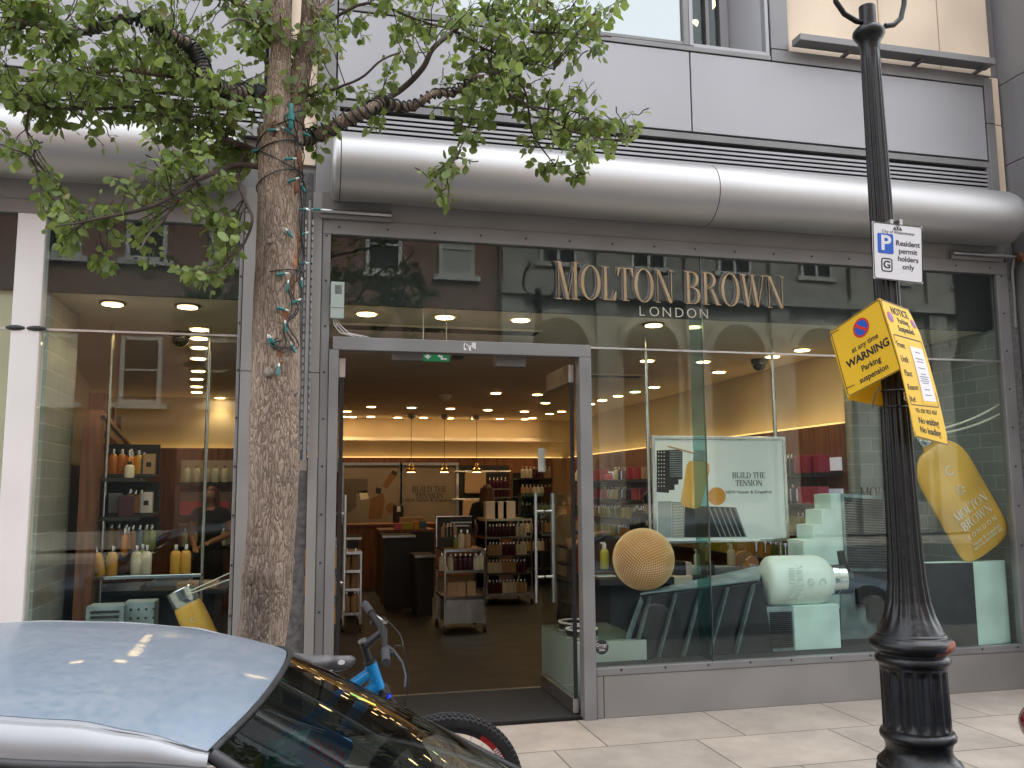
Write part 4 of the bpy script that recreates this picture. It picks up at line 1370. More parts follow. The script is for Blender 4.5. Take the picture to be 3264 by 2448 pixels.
cu = thing('louvred_cube', 'pale teal display cube with a slatted left side under the frosted bottle', 'display block', ((a.x + b.x) / 2, .25, .353))
ztop = P(1740, 1308, .25).z
xs = P(1716, 1350, .25).x
bx(xs, b.x, .25, .62, .353, ztop).build('side', M_teal, cu, bevel=.004)
MB().box(a.x, xs - .001, .255, .62, .353, ztop - .004).build('slatted_side', M_blue, cu, bevel=.003)
for k in range(19):
    z = ztop - .05 - k * .0150
    if z > .365:
        bx(a.x + .025, xs - .02, .243, .254, z, z + .009).build('slat', M_ink, cu)
# stairs
st = thing('stair_block', 'tall pale teal stepped display block with a slatted dark side', 'display block', K4(600, 1100, .7))
yS = .62
poly = [K4(*c, yS) for c in ((592, 503), (520, 508), (525, 595), (468, 600), (470, 685), (415, 690), (418, 775), (362, 780), (365, 870), (340, 1180), (640, 1180))]
MB().prism([(v.x, v.z) for v in poly], yS, yS + .25).build('steps', M_teal, st)
q = [K4(*c, yS - .02) for c in ((588, 503), (842, 520), (872, 962), (612, 958))]
MB().prism([(v.x, v.z) for v in q], yS - .02, yS - .002).build('slatted_side', M_blue, st)
for k in range(27):
    f = .05 + k * .034
    l0, l1 = q[0].lerp(q[3], f), q[1].lerp(q[2], f)
    h = .011
    l0, l1 = l0.lerp(l1, .05), l0.lerp(l1, .95)
    MB().prism([(l0.x, l0.z), (l1.x, l1.z), (l1.x, l1.z - h), (l0.x, l0.z - h)], yS - .032, yS - .021).build('slat', M_ink, st)
dk = [K4(*c, .56) for c in ((615, 962), (880, 962), (1060, 962), (1060, 1430), (812, 1430), (806, 1252), (750, 1250), (745, 1156), (686, 1155), (681, 1062), (620, 1060))]
MB().prism([(v.x, v.z) for v in dk], .56, .60).build('dark_steps', M_ink, st)
bl_ = [K4(*c, .66) for c in ((560, 1000), (1040, 990), (1040, 1410), (560, 1425))]
MB().prism([(v.x, v.z) for v in bl_], .602, .618).build('lower_side', M_blue, st)
b2 = [K4(*c, .72) for c in ((880, 500), (1060, 505), (1100, 930), (1100, 1380), (880, 1380))]
MB().prism([(v.x, v.z) for v in b2], .88, .96).build('back_board', M_blue, st)
# ribbed wedge and lattice ball
wd = thing('ribbed_wedge', 'dark slate display wedge with slanting ribs under the lattice ball', 'display block', P(1500, 1430, .3))
yW = .30
zf = .354
M_edge = mat('slate_edge', (.14, .17, .175), .8, var=.3, vs=12)
front = [P(1333, 1440, yW), P(1383, 1286, yW), P(1500, 1272, yW), P(1640, 1255, yW), P(1668, 1440, yW)]
back = [P(1392, 1440, .62), P(1436, 1272, .62), P(1540, 1248, .62), P(1654, 1223, .62), P(1690, 1440, .62)]
for l_ in (front, back):
    for v in l_:
        v.z = max(v.z, zf)
m = MB()
m.add(front + back, [(0, 4, 3, 2, 1), (5, 6, 7, 8, 9), (3, 4, 9, 8), (0, 5, 9, 4), (0, 1, 6, 5)])
m.build('wedge', M_ink, wd, fix=True)
m = MB()
up_ = Vector((0, 0, .004))
m.add([v + up_ for v in front[1:4]] + [v + up_ for v in back[1:4]] + [v + up_ * 4 for v in front[1:4]] + [v + up_ * 4 for v in back[1:4]], [(0, 3, 4, 1), (1, 4, 5, 2), (6, 7, 10, 9), (7, 8, 11, 10), (0, 1, 7, 6), (1, 2, 8, 7), (2, 5, 11, 8), (5, 4, 10, 11), (4, 3, 9, 10), (3, 0, 6, 9)])
m.build('top_slab', M_blue, wd, fix=True)
gt, gb_ = [1386, 1441, 1496, 1553, 1609], [1350, 1405, 1459, 1514, 1572]
ty = lambda x: 1286 - (x - 1383) * .1206
for k in range(5):
    tn, bnx = (gt[k + 1] - 2, gb_[k + 1] - 2) if k < 4 else (1641, 1664)
    q = [P(gt[k] + 17, ty(gt[k]) + 2, yW), P(tn, ty(tn) + 2, yW), P(bnx, 1437, yW), P(gb_[k] + 17, 1438, yW)]
    MB().prism([(v.x, max(v.z, .355)) for v in q], yW - .05, yW - .001).build('rib', M_ink, wd)
    q = [P(gt[k] + 12.5, ty(gt[k]) + 8, yW), P(gt[k] + 16.6, ty(gt[k]) + 2, yW), P(gb_[k] + 16.6, 1438, yW), P(gb_[k] + 12, 1438, yW)]
    MB().prism([(v.x, max(v.z, .355)) for v in q], yW - .052, yW - .001).build('rib_edge', M_edge, wd)
q = [P(1383, 1288, yW), P(gt[0] + 3, 1300, yW), P(gb_[0] - 3, 1438, yW), P(1334, 1438, yW)]
MB().prism([(v.x, max(v.z, .355)) for v in q], yW - .01, yW - .001).build('rib_edge', M_edge, wd)
sc_ = P(1390, 1208, .42)
ball = thing('lattice_ball', 'large orange ball covered with a pale lattice on the dark wedge', 'ball', sc_)
RB = .243
bm = bmesh.new()
bmesh.ops.create_cube(bm, size=2)
bmesh.ops.subdivide_edges(bm, edges=bm.edges[:], cuts=17, use_grid_fill=True)
Mr = Matrix.Rotation(R(-22), 3, 'Z') @ Matrix.Rotation(R(38), 3, 'X') @ Matrix.Rotation(R(14), 3, 'Y') @ Matrix.Rotation(R(40), 3, 'Z')
for v in bm.verts:
    c = Vector([math.tan(x * PI / 4) for x in v.co])
    v.co = (Mr @ c.normalized()) * RB
for (nm_, mm) in (('lattice', mat('pale_lattice', (0.95, 0.66, 0.34), 0.5)), ('core', mat('burnt_orange', (0.60, 0.24, 0.055), 0.6))):
    me = bpy.data.meshes.new(nm_)
    bm.to_mesh(me)
    me.materials.append(mm)
    o = bpy.data.objects.new(nm_, me)
    COL.objects.link(o)
    o.parent = ball
    if nm_ == 'lattice':
        w_ = o.modifiers.new('wire', 'WIREFRAME')
        w_.thickness = .0062
        w_.use_even_offset = False
    else:
        o.scale = (.985,) * 3
        me.polygons.foreach_set('use_smooth', [True] * len(me.polygons))
bm.free()
# small giant bottle in the left window
ob, oM, obl = giant_bottle('orange_bottle', 'tilted orange display bottle with a chrome cap low in the left window', P(388, 1272, .25), P(462, 1425, .25), .098, .25, M_honey, .115, .088, ('MOLTON', 'BROWN'), flat=.6)
rp2 = thing('thin_cords', 'two thin white cords from the orange bottle to the left window frame', 'cord', P(450, 1255, .25))
for dy in (0, 14):
    MB().tube([P(408, 1278 + dy * .4, .2), P(500, 1236 + dy, .12)], .004, 6).build('cord', M_lotion, rp2)

# ---- the poster between two chrome poles
yP = 1.0
xl, xr, zb_, zt = 3.035, 4.295, 1.20, 2.09
po = thing('campaign_poster', 'framed pale poster with an amber bottle hung between chrome poles in the right window', 'poster', ((xl + xr) / 2, yP, zb_))
bx(xl, xr, yP, yP + .012, zb_, zt).build('board', mat('poster_paper', (0.84, 0.88, 0.86), 0.5), po)
MB().box(xl - .03, xr + .03, yP - .012, yP + .02, zt + .001, zt + .028).box(xl - .03, xr + .03, yP - .012, yP + .02, zb_ - .028, zb_ - .001).box(xl - .03, xl - .001, yP - .011, yP + .02, zb_, zt).box(xr + .001, xr + .03, yP - .011, yP + .02, zb_, zt).build('frame', M_chrome, po, bevel=.003)
for i, px in enumerate((1407, 1687)):
    x = P(px, 1100, yP).x
    tag(MB().cyl((x, yP + .04, .353), (x, yP + .04, 3.04), .017, n=14).build('chrome_pole', M_chrome, smooth=40), 'chrome pole from platform to ceiling at the %s edge of the framed poster' % ('left' if i == 0 else 'right'), 'pole')


def art(name, pts, m, e):
    q = [K3(*c, yP) for c in pts]
    MB().prism([(max(xl + .004, min(xr - .004, v.x)), max(zb_ + .004, min(zt - .004, v.z))) for v in q], yP - e, yP - .0002).build(name, m, po)


circ = lambda cx, cy, rx_, ry_=None, n_=24: [(cx + rx_ * math.cos(2 * PI * i / n_), cy + (ry_ or rx_) * math.sin(2 * PI * i / n_)) for i in range(n_)]
art('printed_stairs', ((540, 250), (692, 245), (692, 420), (668, 422), (668, 450), (645, 452), (645, 482), (612, 484), (612, 500), (540, 495)), M_ink, .001)
for i in range(3):
    for j in range(10):
        art('printed_dot', circ(552 + i * 16, 262 + j * 22, 3.5, n_=6), M_lotion, .0016)
for j in range(12):
    art('printed_line', ((616, 256 + j * 13), (686, 255 + j * 13), (686, 260 + j * 13), (616, 261 + j * 13)), M_blue, .0016)
art('printed_block', ((548, 550), (628, 548), (630, 762), (548, 764)), mat('print_grey', (0.30, 0.34, 0.34), 0.6), .001)
art('printed_block', ((630, 552), (702, 556), (704, 762), (632, 763)), mat('print_grey_dark', (0.20, 0.23, 0.23), 0.6), .0012)
for j in range(22):
    art('printed_line', ((636, 562 + j * 9), (698, 564 + j * 9), (698, 567 + j * 9), (636, 565 + j * 9)), M_lotion, .0018)
art('printed_wedge', ((704, 582), (820, 578), (1005, 585), (1068, 758), (704, 762)), M_ink, .0013)
for k in range(6):
    art('printed_line', ((845 + k * 30, 588), (852 + k * 30, 588), (920 + k * 30, 757), (912 + k * 30, 757)), M_blue, .0018)
art('printed_bottle', ((716, 335), (735, 312), (820, 308), (848, 330), (850, 372), (800, 575), (775, 594), (700, 580), (682, 560), (684, 535)), M_amber, .0022)
art('printed_bottle', ((770, 350), (838, 340), (842, 380), (800, 560), (770, 575), (745, 570)), M_honey, .0026)
art('printed_cap', ((765, 247), (832, 252), (818, 318), (752, 310)), mat('print_silver', (0.35, 0.35, 0.34), 0.4), .0022)
art('printed_rope', ((606, 222), (760, 262), (758, 272), (604, 230)), M_kraft, .0028)
art('printed_ball', circ(893, 520, 53), mat('print_orange', (0.70, 0.30, 0.04), 0.6), .002)


def words(parent, lines, c, h, y, m, sxx=1.0, ext=.002, gapl=1.35, name='lettering'):
    mb = MB()
    for k, wd_ in enumerate(lines):
        x0 = -sum(glyph(ch)[0] if ch != ' ' else .4 for ch in wd_) * h * sxx / 2
        x = x0
        for ch in wd_:
            if ch == ' ':
                x += .4 * h * sxx
                continue
            s = serif(ch, h, ext, sxx, T=.13, t=.04)
            a_ = glyph(ch)[0] * h * sxx
            mb.M = Matrix.Translation((c.x + x + a_ / 2, y, c.z - k * h * gapl))
            mb.add(s.v, s.f)
            x += a_
    return mb.build(name, m, parent)


words(po, ('BUILD THE', 'TENSION'), K3(1080, 396, yP), .052, yP - .001, M_txt, .93)
m = MB()
c = K3(1083, 495, yP)
m.M = Matrix.Translation((c.x, yP - .001, c.z)) @ UP
m.mesh(text('NEW Vetiver & Grapefruit', .042, .0006))
m.build('small_lettering', M_txt, po)

# ---- counter with plinths behind the wedge
ct = thing('display_counter', 'dark counter with a white cloth behind the lattice ball', 'counter', (3.6, 1.7, 0))
zc_ = K3(700, 985, 1.45).z
bx(2.62, 4.75, 1.35, 2.1, zc_ - .06, zc_ - .002).build('worktop', M_ink, ct, bevel=.004)
bx(2.75, 4.6, 1.45, 2.0, .012, zc_ - .062).build('body', M_ink, ct)
bx(K3(630, 990, 1.4).x, K3(735, 990, 1.4).x, 1.338, 1.8, zc_ - .10, zc_ + .004).build('cloth', M_lotion, ct, bevel=.006)
for (x0, x1, y0, mm, lab, dy) in ((665, 716, 905, M_ink, 'dark plinth cube at the left of the counter behind the glass fin', .02), (717, 745, 908, M_paper, 'white plinth block beside the dark cube on the counter', .0), (740, 815, 935, M_teal, 'dotted pale teal plinth under the pale lotion bottle', .05), (832, 886, 905, M_ink, 'dark plinth cube right of the glass fin on the counter', .02), (890, 1030, 938, M_blue, 'long low slate plinth under the tilted yellow bottle', .04), (1092, 1125, 922, M_paper, 'small white plinth under the peach disc', .0)):
    a_, b_ = K3(x0, y0, 1.42), K3(x1, y0, 1.42)
    tag(bx(a_.x, b_.x, 1.42 + dy, 1.58 + dy, zc_, a_.z).build('plinth', mm, bevel=.002), lab, 'plinth')
for (cx, top, bot, mm, kind, lab, tl) in ((778, 832, 935, M_frost, 'pump', 'pale lotion bottle on the teal plinth behind the glass fin', None), (840, 800, 903, M_amber, 'bottle', 'amber bottle on the dark plinth beside the glass fin', None), (980, 798, 938, M_lotion, 'pump', 'white pump bottle behind the tilted yellow bottle', None), (970, 832, 940, M_lime, 'bottle', 'tilted yellow bottle leaning on the white pump bottle', (0, .28, 0)), (1070, 885, 955, M_lime, 'bottle', 'small yellow bottle beside the peach disc on the counter', None)):
    b_ = K3(cx, bot, 1.47 if 'white pump' not in lab else 1.6)
    h = (K3(cx, top, b_.y) - b_).z
    mm2 = M_honey if mm is M_lime else mm
    prod(kind, mm2, (b_.x, b_.y, b_.z), lab, None, s=h / .2, tilt=tl)
p = K3(1052, 900, 1.62)
tag(MB().cyl((p.x, 1.6, p.z), (p.x, 1.64, p.z), .10, n=32).build('stone_disc', M_kraft, bevel=.004), 'tan stone disc standing behind the small yellow bottle', 'disc')
p = K3(1106, 912, 1.5)
tag(MB().cyl((p.x, 1.5, p.z), (p.x, 1.53, p.z), .065, n=32).build('peach_disc', mat('peach', (0.75, 0.40, 0.25), 0.6), bevel=.004), 'round peach disc standing on the small white plinth', 'disc')
# tester stand by the right door leaf
p = K3(235, 965, 1.6)
prod('pump', M_lime, (p.x, 1.6, K3(235, 945, 1.6).z), 'lime bottle on a small clear stand left of the lattice ball', None, s=1.2)
o = thing('tester_stand', 'small clear stand holding the lime bottle left of the lattice ball', 'stand', (p.x, 1.6, zc_))
zz = K3(235, 945, 1.6).z
bx(p.x - .1, p.x + .1, 1.52, 1.68, zz - .012, zz - .001).build('top', M_fin, o)
MB().cyl((p.x, 1.6, zc_), (p.x, 1.6, zz - .013), .012, n=10).build('stem', M_sglass, o)
bx(p.x - .09, p.x + .09, 1.54, 1.66, zc_ - .001, zc_ + .008).build('foot', M_paper, o)
# white cube table with discs inside the door
wt = thing('white_table', 'low white glass topped table behind the open right door', 'table', (2.35, .6, .012))
bx(2.02, 2.6, .22, 1.15, .02, .50).build('body', mat('milk_glass', (0.42, 0.45, 0.40), 0.25), wt, bevel=.004)
bx(2.01, 2.61, .21, 1.16, .502, .515).build('glass_top', M_sglass, wt)
for k, (dx, dy, rr, lab) in enumerate(((0.05, .25, .13, 'round black and white tray on the low white table nearer the street'), (.12, .62, .15, 'round black and white tray at the back of the low white table'))):
    t = thing('round_tray', lab, 'tray', (2.15 + dx, .35 + dy, .516))
    c = (2.15 + dx, .35 + dy, .516)
    MB().lathe([(rr, .0), (rr, .02), (rr * .94, .024)], 32, c).build('base', M_black, t, smooth=40)
    MB().lathe([(rr * 1.0, .0245), (rr, .034), (rr * .8, .034), (rr * .8, .0245)], 32, c).build('rim', M_white, t, smooth=40)


# ---- trolleys
def trolley(label, x0, x1, y0, y1, zs, panel):
    t = thing('display_trolley', label, 'trolley', ((x0 + x1) / 2, (y0 + y1) / 2, .012))
    zt = zs[-1]
    for x in (x0, x1):
        for y in (y0, y1):
            bx(x - .012, x + .012, y - .012, y + .012, .10, zt).build('post', M_chrome, t, bevel=.002)
            m = MB()
            m.cyl((x - .014, y, .056), (x + .014, y, .056), .044, n=16)
            w = m.build('castor', M_rubber, t, smooth=40)
            MB().box(x - .02, x + .02, y - .01, y + .01, .085, .099).build('bracket', M_chrome, w)
    for z in zs:
        bx(x0 + .013, x1 - .013, y0 + .002, y1 - .002, z - .018, z).build('shelf', M_kraft if z == zt else SHELF_M, t)
        MB().box(x0 + .0125, x1 - .0125, y0 - .010, y0 + .001, z - .024, z + .008).box(x0 + .0125, x1 - .0125, y1 - .001, y1 + .010, z - .024, z + .008).box(x0 - .010, x0 + .010, y0 + .013, y1 - .013, z - .024, z + .008).box(x1 - .010, x1 + .010, y0 + .013, y1 - .013, z - .024, z + .008).build('shelf_rail', M_chrome, t)
    if panel:
        bx(x0 + .013, x1 - .013, y0 - .004, y1, .12, zs[0] - .03).build('skirt_panel', M_steel, t)
    return t


yT = 3.95
tx0, tx1 = K7(925, 1200, yT).x, K7(1205, 1200, yT).x
zs = [K7(1060, c, yT).z for c in (1335, 1150, 1000)]
trolley('chrome trolley with bottles and tan boxes in the middle of the doorway', tx0, tx1, yT, yT + .62, zs, True)
for (cx, mm) in ((890, M_lotion), (950, M_lotion), (985, M_plum), (1020, M_plum), (1055, M_plum), (1090, M_plum), (1130, M_lotion), (1165, M_lotion)):
    for dy in (.1, .3):
        p = K7(cx + 15, 1140, yT + dy)
        prod('bottle', mm, (p.x, yT + dy, zs[1]), '%s bottle on the middle shelf of the front trolley' % ('plum' if mm is M_plum else 'pale'), 'front trolley %s bottles' % ('plum' if mm is M_plum else 'pale'), s=1.0)
for k, cx in enumerate((975, 1040, 1100)):
    p = K7(cx, 1300, yT + .15)
    prod('box', M_kraft, (p.x, yT + .15, zs[0]), 'tan box on the lower shelf of the front trolley', 'tan boxes on the front trolley', s=1.1)
for (cx, mm, s_) in ((1000, M_green, .8), (1040, M_lotion, 1.1), (1085, M_kraft, 1.1)):
    p = K7(cx, 980, yT + .25)
    prod('bottle', mm, (p.x, yT + .25, zs[2]), {M_green: 'small olive bottle on top of the front trolley', M_lotion: 'pale bottle standing on top of the front trolley', M_kraft: 'tan bottle standing on top of the front trolley'}[mm], None, s=s_)
bd0, bd1 = K7(870, 770, yT + .5), K7(1115, 945, yT + .5)
db = thing('display_board', 'dark advertising board standing on the front trolley', 'board', ((bd0.x + bd1.x) / 2, yT + .5, zs[2]))
bx(bd0.x, bd1.x, yT + .5, yT + .52, zs[2], bd0.z).build('board', mat('charcoal_card', (0.04, 0.042, 0.042), 0.6), db)
MB().box(bd0.x - .012, bd0.x - .001, yT + .49, yT + .53, zs[2], bd0.z).box(bd0.x - .012, bd1.x, yT + .49, yT + .53, bd0.z + .001, bd0.z + .012).build('edge', M_chrome, db)
for (cx, mm) in ((918, M_kraft), (945, M_lotion), (965, M_lotion), (990, M_kraft)):
    q = K7(cx, 870, yT + .499)
    MB().prism([(q.x - .035, q.z - .07), (q.x + .035, q.z - .07), (q.x + .035, q.z + .05), (q.x + .012, q.z + .07), (q.x + .012, q.z + .1), (q.x - .012, q.z + .1), (q.x - .012, q.z + .07), (q.x - .035, q.z + .05)], yT + .497, yT + .4995).build('printed_bottle', mm, db)
m = MB()
q = K7(1040, 808, yT + .499)
for k in range(2):
    m.M = Matrix.Translation((q.x, yT + .499, q.z - k * .04))
    m.box(-.13 + k * .03, .13 - k * .03, -.001, 0, -.008, .008)
m.build('printed_line', M_steel, db)
y2 = 6.2
tx0, tx1 = K7(1215, 900, y2).x, K7(1535, 900, y2).x
zs2 = [K7(1400, c, y2).z for c in (1310, 1165, 1040, 912, 785)]
trolley('tall chrome trolley full of small bottles right of the doorway middle', tx0, tx1, y2, y2 + .8, zs2, True)
for i, z in enumerate(zs2[:4]):
    for k in range(11):
        x = tx0 + .08 + k * (tx1 - tx0 - .16) / 10
        mm = (M_plum, M_lotion, M_kraft)[(k // 4 + i) % 3] if i < 3 else (M_plum if k < 8 else M_lotion)
        cl = {M_plum: 'plum', M_lotion: 'pale', M_kraft: 'tan'}[mm]
        prod('bottle', mm, (x, y2 + .12, z), '%s small bottle on the %s shelf of the tall trolley' % (cl, ('lowest', 'second lowest', 'middle', 'upper')[i]), 'tall trolley %s bottles %d' % (cl, i), s=.95)
for k in range(3):
    p = K7(1250 + k * 60, 770, y2 + .3)
    prod('box', M_paper, (p.x, y2 + .3, zs2[4]), 'white printed box on top of the tall trolley', 'white boxes on the tall trolley', s=1.7)
q0, q1 = K7(1475, 600, y2 + .2), K7(1640, 760, y2 + .2)
gc = tag(bx(q0.x, q1.x + .3, y2 + .2, y2 + .5, zs2[4] + .001, q0.z).build('glass_case', M_fin), 'clear glass case on top of the tall trolley', 'glass case')
vz = K7(1398, 690, y2 + .4)
tag(MB().lathe([(.05, 0), (.07, .05), (.055, .2), (.06, .3)], 20, (vz.x, vz.y, zs2[4] + .001)).build('glass_vase', M_fin, smooth=40), 'clear glass vase between the white boxes and the glass case', 'vase')
# rack just inside the left door
for (cx0, cx1, yy, lab) in ((20, 170, 2.2, 'near chrome shelf rack with amber bottles beside the open left door'), (215, 335, 4.4, 'far chrome shelf rack behind the open left door')):
    x0, x1 = K7(cx0, 1000, yy).x, K7(cx1, 1000, yy).x
    zz = [K7(200, c, yy).z for c in (1530, 1330, 1140, 940)] if yy < 3 else [K7(200, c, yy).z for c in (1450, 1280, 1150, 1020)]
    trolley(lab, x0, x1, yy, yy + .5, zz, False)
    for i, z in enumerate(zz[:3]):
        for k in range(4):
            x = x1 - .06 - k * .1
            prod('bottle', M_amber if yy < 3 else M_kraft, (x, yy + .12, z), ('amber bottle on the near rack by the left door' if yy < 3 else 'tan bottle on the far rack behind the left door'), 'amber rack bottles' if yy < 3 else 'tan rack bottles', s=1.25)
mat_po = mat('dull_print_orange', (0.20, 0.095, 0.04), 0.5)
# ---- back wall: posters, towel unit, cash desk
yK = YB - .16
for (c0, c1, kind) in ((215, 605, 0), (625, 1003, 1)):
    a_, b_ = K7(c0, 405, yK), K7(c1, 830, yK)
    t = thing('back_wall_poster', ('framed poster dimmed to tan with bottles, left one on the back wall', 'framed poster dimmed to tan with dark wording in the middle of the back wall')[kind], 'poster', ((a_.x + b_.x) / 2, yK, b_.z))
    bx(a_.x, b_.x, yK, yK + .02, b_.z, a_.z).build('board', mat_tp if 'mat_tp' in globals() else globals().setdefault('mat_tp', mat('dimmed_poster_paper', (0.25, 0.20, 0.15), 0.35, var=0.1, vs=1.5)), t)  # tan paper carries the dim light of the back wall in its colour
    MB().box(a_.x - .05, b_.x + .05, yK - .02, yK + .02, a_.z + .001, a_.z + .05).box(a_.x - .05, a_.x - .001, yK - .02, yK + .02, b_.z, a_.z).box(b_.x + .001, b_.x + .05, yK - .02, yK + .02, b_.z, a_.z).build('frame', M_steel, t)
    if kind:
        words(t, ('BUILD THE', 'TENSION'), K7(815, 572, yK), .105, yK - .001, M_txt, .95, .004, 1.2)
        m = MB()
        c = K7(812, 652, yK)
        m.M = Matrix.Translation((c.x, yK - .001, c.z)) @ UP
        m.mesh(text('NEW Vetiver & Grapefruit', .085, .002))
        m.build('small_lettering', M_txt, t)
    else:
        for (pts, mm) in ((((400, 640), (490, 600), (500, 660), (480, 780), (385, 780)), mat_po), (((440, 560), (478, 570), (470, 610), (435, 600)), M_ink), (((540, 455), (585, 480), (515, 570), (485, 550)), mat_po), (((555, 440), (590, 455), (580, 480), (545, 462)), M_ink), (circ(548, 705, 40, 38, 16), mat_po), (((320, 590), (375, 580), (390, 640), (330, 650)), M_lotion), (((215, 500), (380, 500), (380, 600), (300, 600), (300, 700), (215, 760)), mat_pg if 'mat_pg' in globals() else globals().setdefault('mat_pg', mat('poster_grey', (0.12, 0.10, 0.08), 0.6)))):
            q = [K7(*c, yK) for c in pts]
            MB().prism([(v.x, v.z) for v in q], yK - .004, yK - .001).build('printed_shape', mm, t)
a_, b_ = K7(1012, 405, yK), K7(1380, 800, yK)
t = thing('towel_unit', 'black wall unit with two hanging tan towels and small bottles', 'wall unit', ((a_.x + b_.x) / 2, yK, b_.z))
bx(a_.x, b_.x, yK, yK + .03, b_.z, a_.z).build('back_panel', M_black, t)
for (x0, x1, z0, z1) in ((1065, 1215, 450, 605), (1050, 1165, 645, 765)):
    c0, c1 = K7(x0, z0, yK - .1), K7(x1, z1, yK - .1)
    o = bx(c0.x, c1.x, yK - .13, yK - .07, c1.z, c0.z).build('towel', M_kraft, bevel=.03, seg=3)
    tag(o, ('tan towel hanging from the upper rail of the black unit', 'tan towel hanging from the lower rail behind the woman in black')[x0 == 1050], 'towel')
    MB().cyl((c0.x - .2, yK - .1, c0.z), (c1.x + .5, yK - .1, c0.z), .02, n=10).build('rail', M_steel, t, smooth=40)
for k in range(2):
    z = K7(1300, 570 + k * 60, yK).z
    bx(K7(1225, 560, yK).x, K7(1375, 560, yK).x, yK - .15, yK - .001, z - .02, z).build('shelf', M_steel, t)
    for i in range(5):
        p = K7(1243 + i * 27, 560, yK - .08)
        prod('bottle', M_plum, (p.x, yK - .08, z), 'dark small bottle on the %s shelf of the black wall unit' % ('upper', 'lower')[k], 'dark bottles on the black wall unit %d' % k, s=1.1)
a_, b_ = K7(130, 825, 9.0), K7(870, 825, 9.0)
cd = thing('cash_desk', 'long reddish wood cash desk under the back wall posters', 'counter', ((a_.x + b_.x) / 2, 9.2, .012))
bx(a_.x, b_.x, 9.0, 9.7, a_.z - .04, a_.z).build('worktop', M_wood, cd, bevel=.004)
bx(a_.x + .02, b_.x - .02, 9.02, 9.68, .012, a_.z - .042).build('front', M_wood, cd)
c0, c1 = K7(465, 862, 7.4), K7(860, 862, 7.4)
dd = thing('black_till_counter', 'black till counter in front of the wood cash desk', 'counter', ((c0.x + c1.x) / 2, 7.6, .012))
bx(c0.x, c1.x, 7.4, 8.2, c0.z - .04, c0.z).build('worktop', M_wood, dd)
bx(c0.x + .02, c1.x - .02, 7.42, 8.18, .012, c0.z - .042).build('body', M_black, dd)
for (x0, x1, z0, mm, lab) in ((570, 620, 815, M_pink, 'pink card box at the left of the till counter'), (622, 700, 812, M_lime, 'yellow card box on the till counter'), (705, 745, 800, mat('orange_card', (.6, .3, .05), .6), 'orange card box on the till counter'), (748, 795, 800, M_bluegel, 'blue card box at the right of the till counter')):
    q0, q1 = K7(x0, z0, 7.55), K7(x1, z0, 7.55)
    tag(bx(q0.x, q1.x, 7.55, 7.7, c0.z + .001, q0.z).build('card_box', mm, bevel=.003), lab, 'box')
q0, q1 = K7(603, 770, 7.9), K7(775, 770, 7.9)
t = thing('till_screen', 'pale till screen behind the coloured boxes on the till counter', 'screen', ((q0.x + q1.x) / 2, 7.9, c0.z))
bx(q0.x, q1.x, 7.9, 7.94, c0.z + .06, q0.z).build('housing', M_kraft, t, bevel=.01)
bx((q0.x + q1.x) / 2 - .06, (q0.x + q1.x) / 2 + .06, 7.9, 8.05, c0.z, c0.z + .06).build('foot', M_black, t)
q0, q1 = K7(590, 690, 8.6), K7(662, 770, 8.6)
t = thing('black_carrier_bag', 'black carrier bag with a small white mark on the cash desk', 'bag', ((q0.x + q1.x) / 2, 9.3, a_.z))
bx(q0.x, q1.x, 9.2, 9.35, a_.z + .001, q0.z).build('bag', M_black, t, bevel=.01)
MB().box((q0.x + q1.x) / 2 - .03, (q0.x + q1.x) / 2 + .03, 9.197, 9.199, a_.z + .2, a_.z + .3).build('mark', M_paper, t)
# brand wording on the tiled return wall
tw = thing('tile_wall_lettering', 'dark shop name lettering on the tiled return wall behind the giant bottle', 'lettering', (5.45, 1.175, 1.6))
words(tw, ('MOLTON', 'BROWN'), Vector((5.46, 0, P(2010, 1063, 1.17).z)), .105, 1.178, M_txt, .85, .004, 1.45)
m = MB()
m.M = Matrix.Translation((5.46, 1.178, P(2010, 1105, 1.17).z)) @ UP
m.mesh(text('LONDON', .062, .001, space=1.6))
m.build('small_lettering', M_txt, tw)

for (x0, x1, y0, y1, z1, lab) in ((K7(470, 1000, 6.6).x, K7(700, 1000, 6.6).x, 6.3, 7.0, 1.02, 'black serving counter left of the front trolley'), (K7(700, 1000, 5.6).x, K7(845, 1000, 5.6).x, 5.4, 6.0, .80, 'low dark table with a steel edge behind the front trolley'), (K7(215, 1000, 5.6).x, K7(330, 1000, 5.6).x, 5.4, 6.2, 1.05, 'dark shelf unit beyond the open left door')):
    t = thing('dark_fixture', lab, 'counter', ((x0 + x1) / 2, y0, .012))
    bx(x0, x1, y0, y1, z1 - .03, z1).build('top', M_ink, t, bevel=.003)
    bx(x0 + .04, x1 - .04, y0 + .04, y1, .012, z1 - .031).build('body', M_black, t)
    bx(x0, x1, y0 - .006, y0 - .0005, z1 - .03, z1).build('edge', M_steel, t)
tall = thing('dark_filler_unit', 'tall black shelf unit added as dark filling behind the glass case at the right of the doorway', 'shelves', (4.4, 8.5, .012))  # unit added to darken the gap between trolleys and door
tx0, tx1 = K7(1420, 900, 8.6).x, K7(1700, 900, 8.6).x
bx(tx0, tx1, 8.75, 8.8, .012, 1.95).build('back', M_black, tall)
for k in range(6):
    z = .3 + k * .31
    bx(tx0, tx1, 8.4, 8.749, z - .025, z).build('shelf', SHELF_M, tall)
    if k:
        for i in range(8):
            prod('bottle', (M_plum, M_kraft, M_lotion)[(i // 3 + k) % 3], (tx0 + .12 + i * (tx1 - tx0 - .24) / 7, 8.5, z), '%s bottle on the %s shelf of the tall black unit' % (('plum', 'tan', 'pale')[(i // 3 + k) % 3], ('floor', 'lowest', 'second lowest', 'middle', 'second highest', 'highest')[k]), 'tall black unit shelf %d %s' % (k, ('plum', 'tan', 'pale')[(i // 3 + k) % 3]))
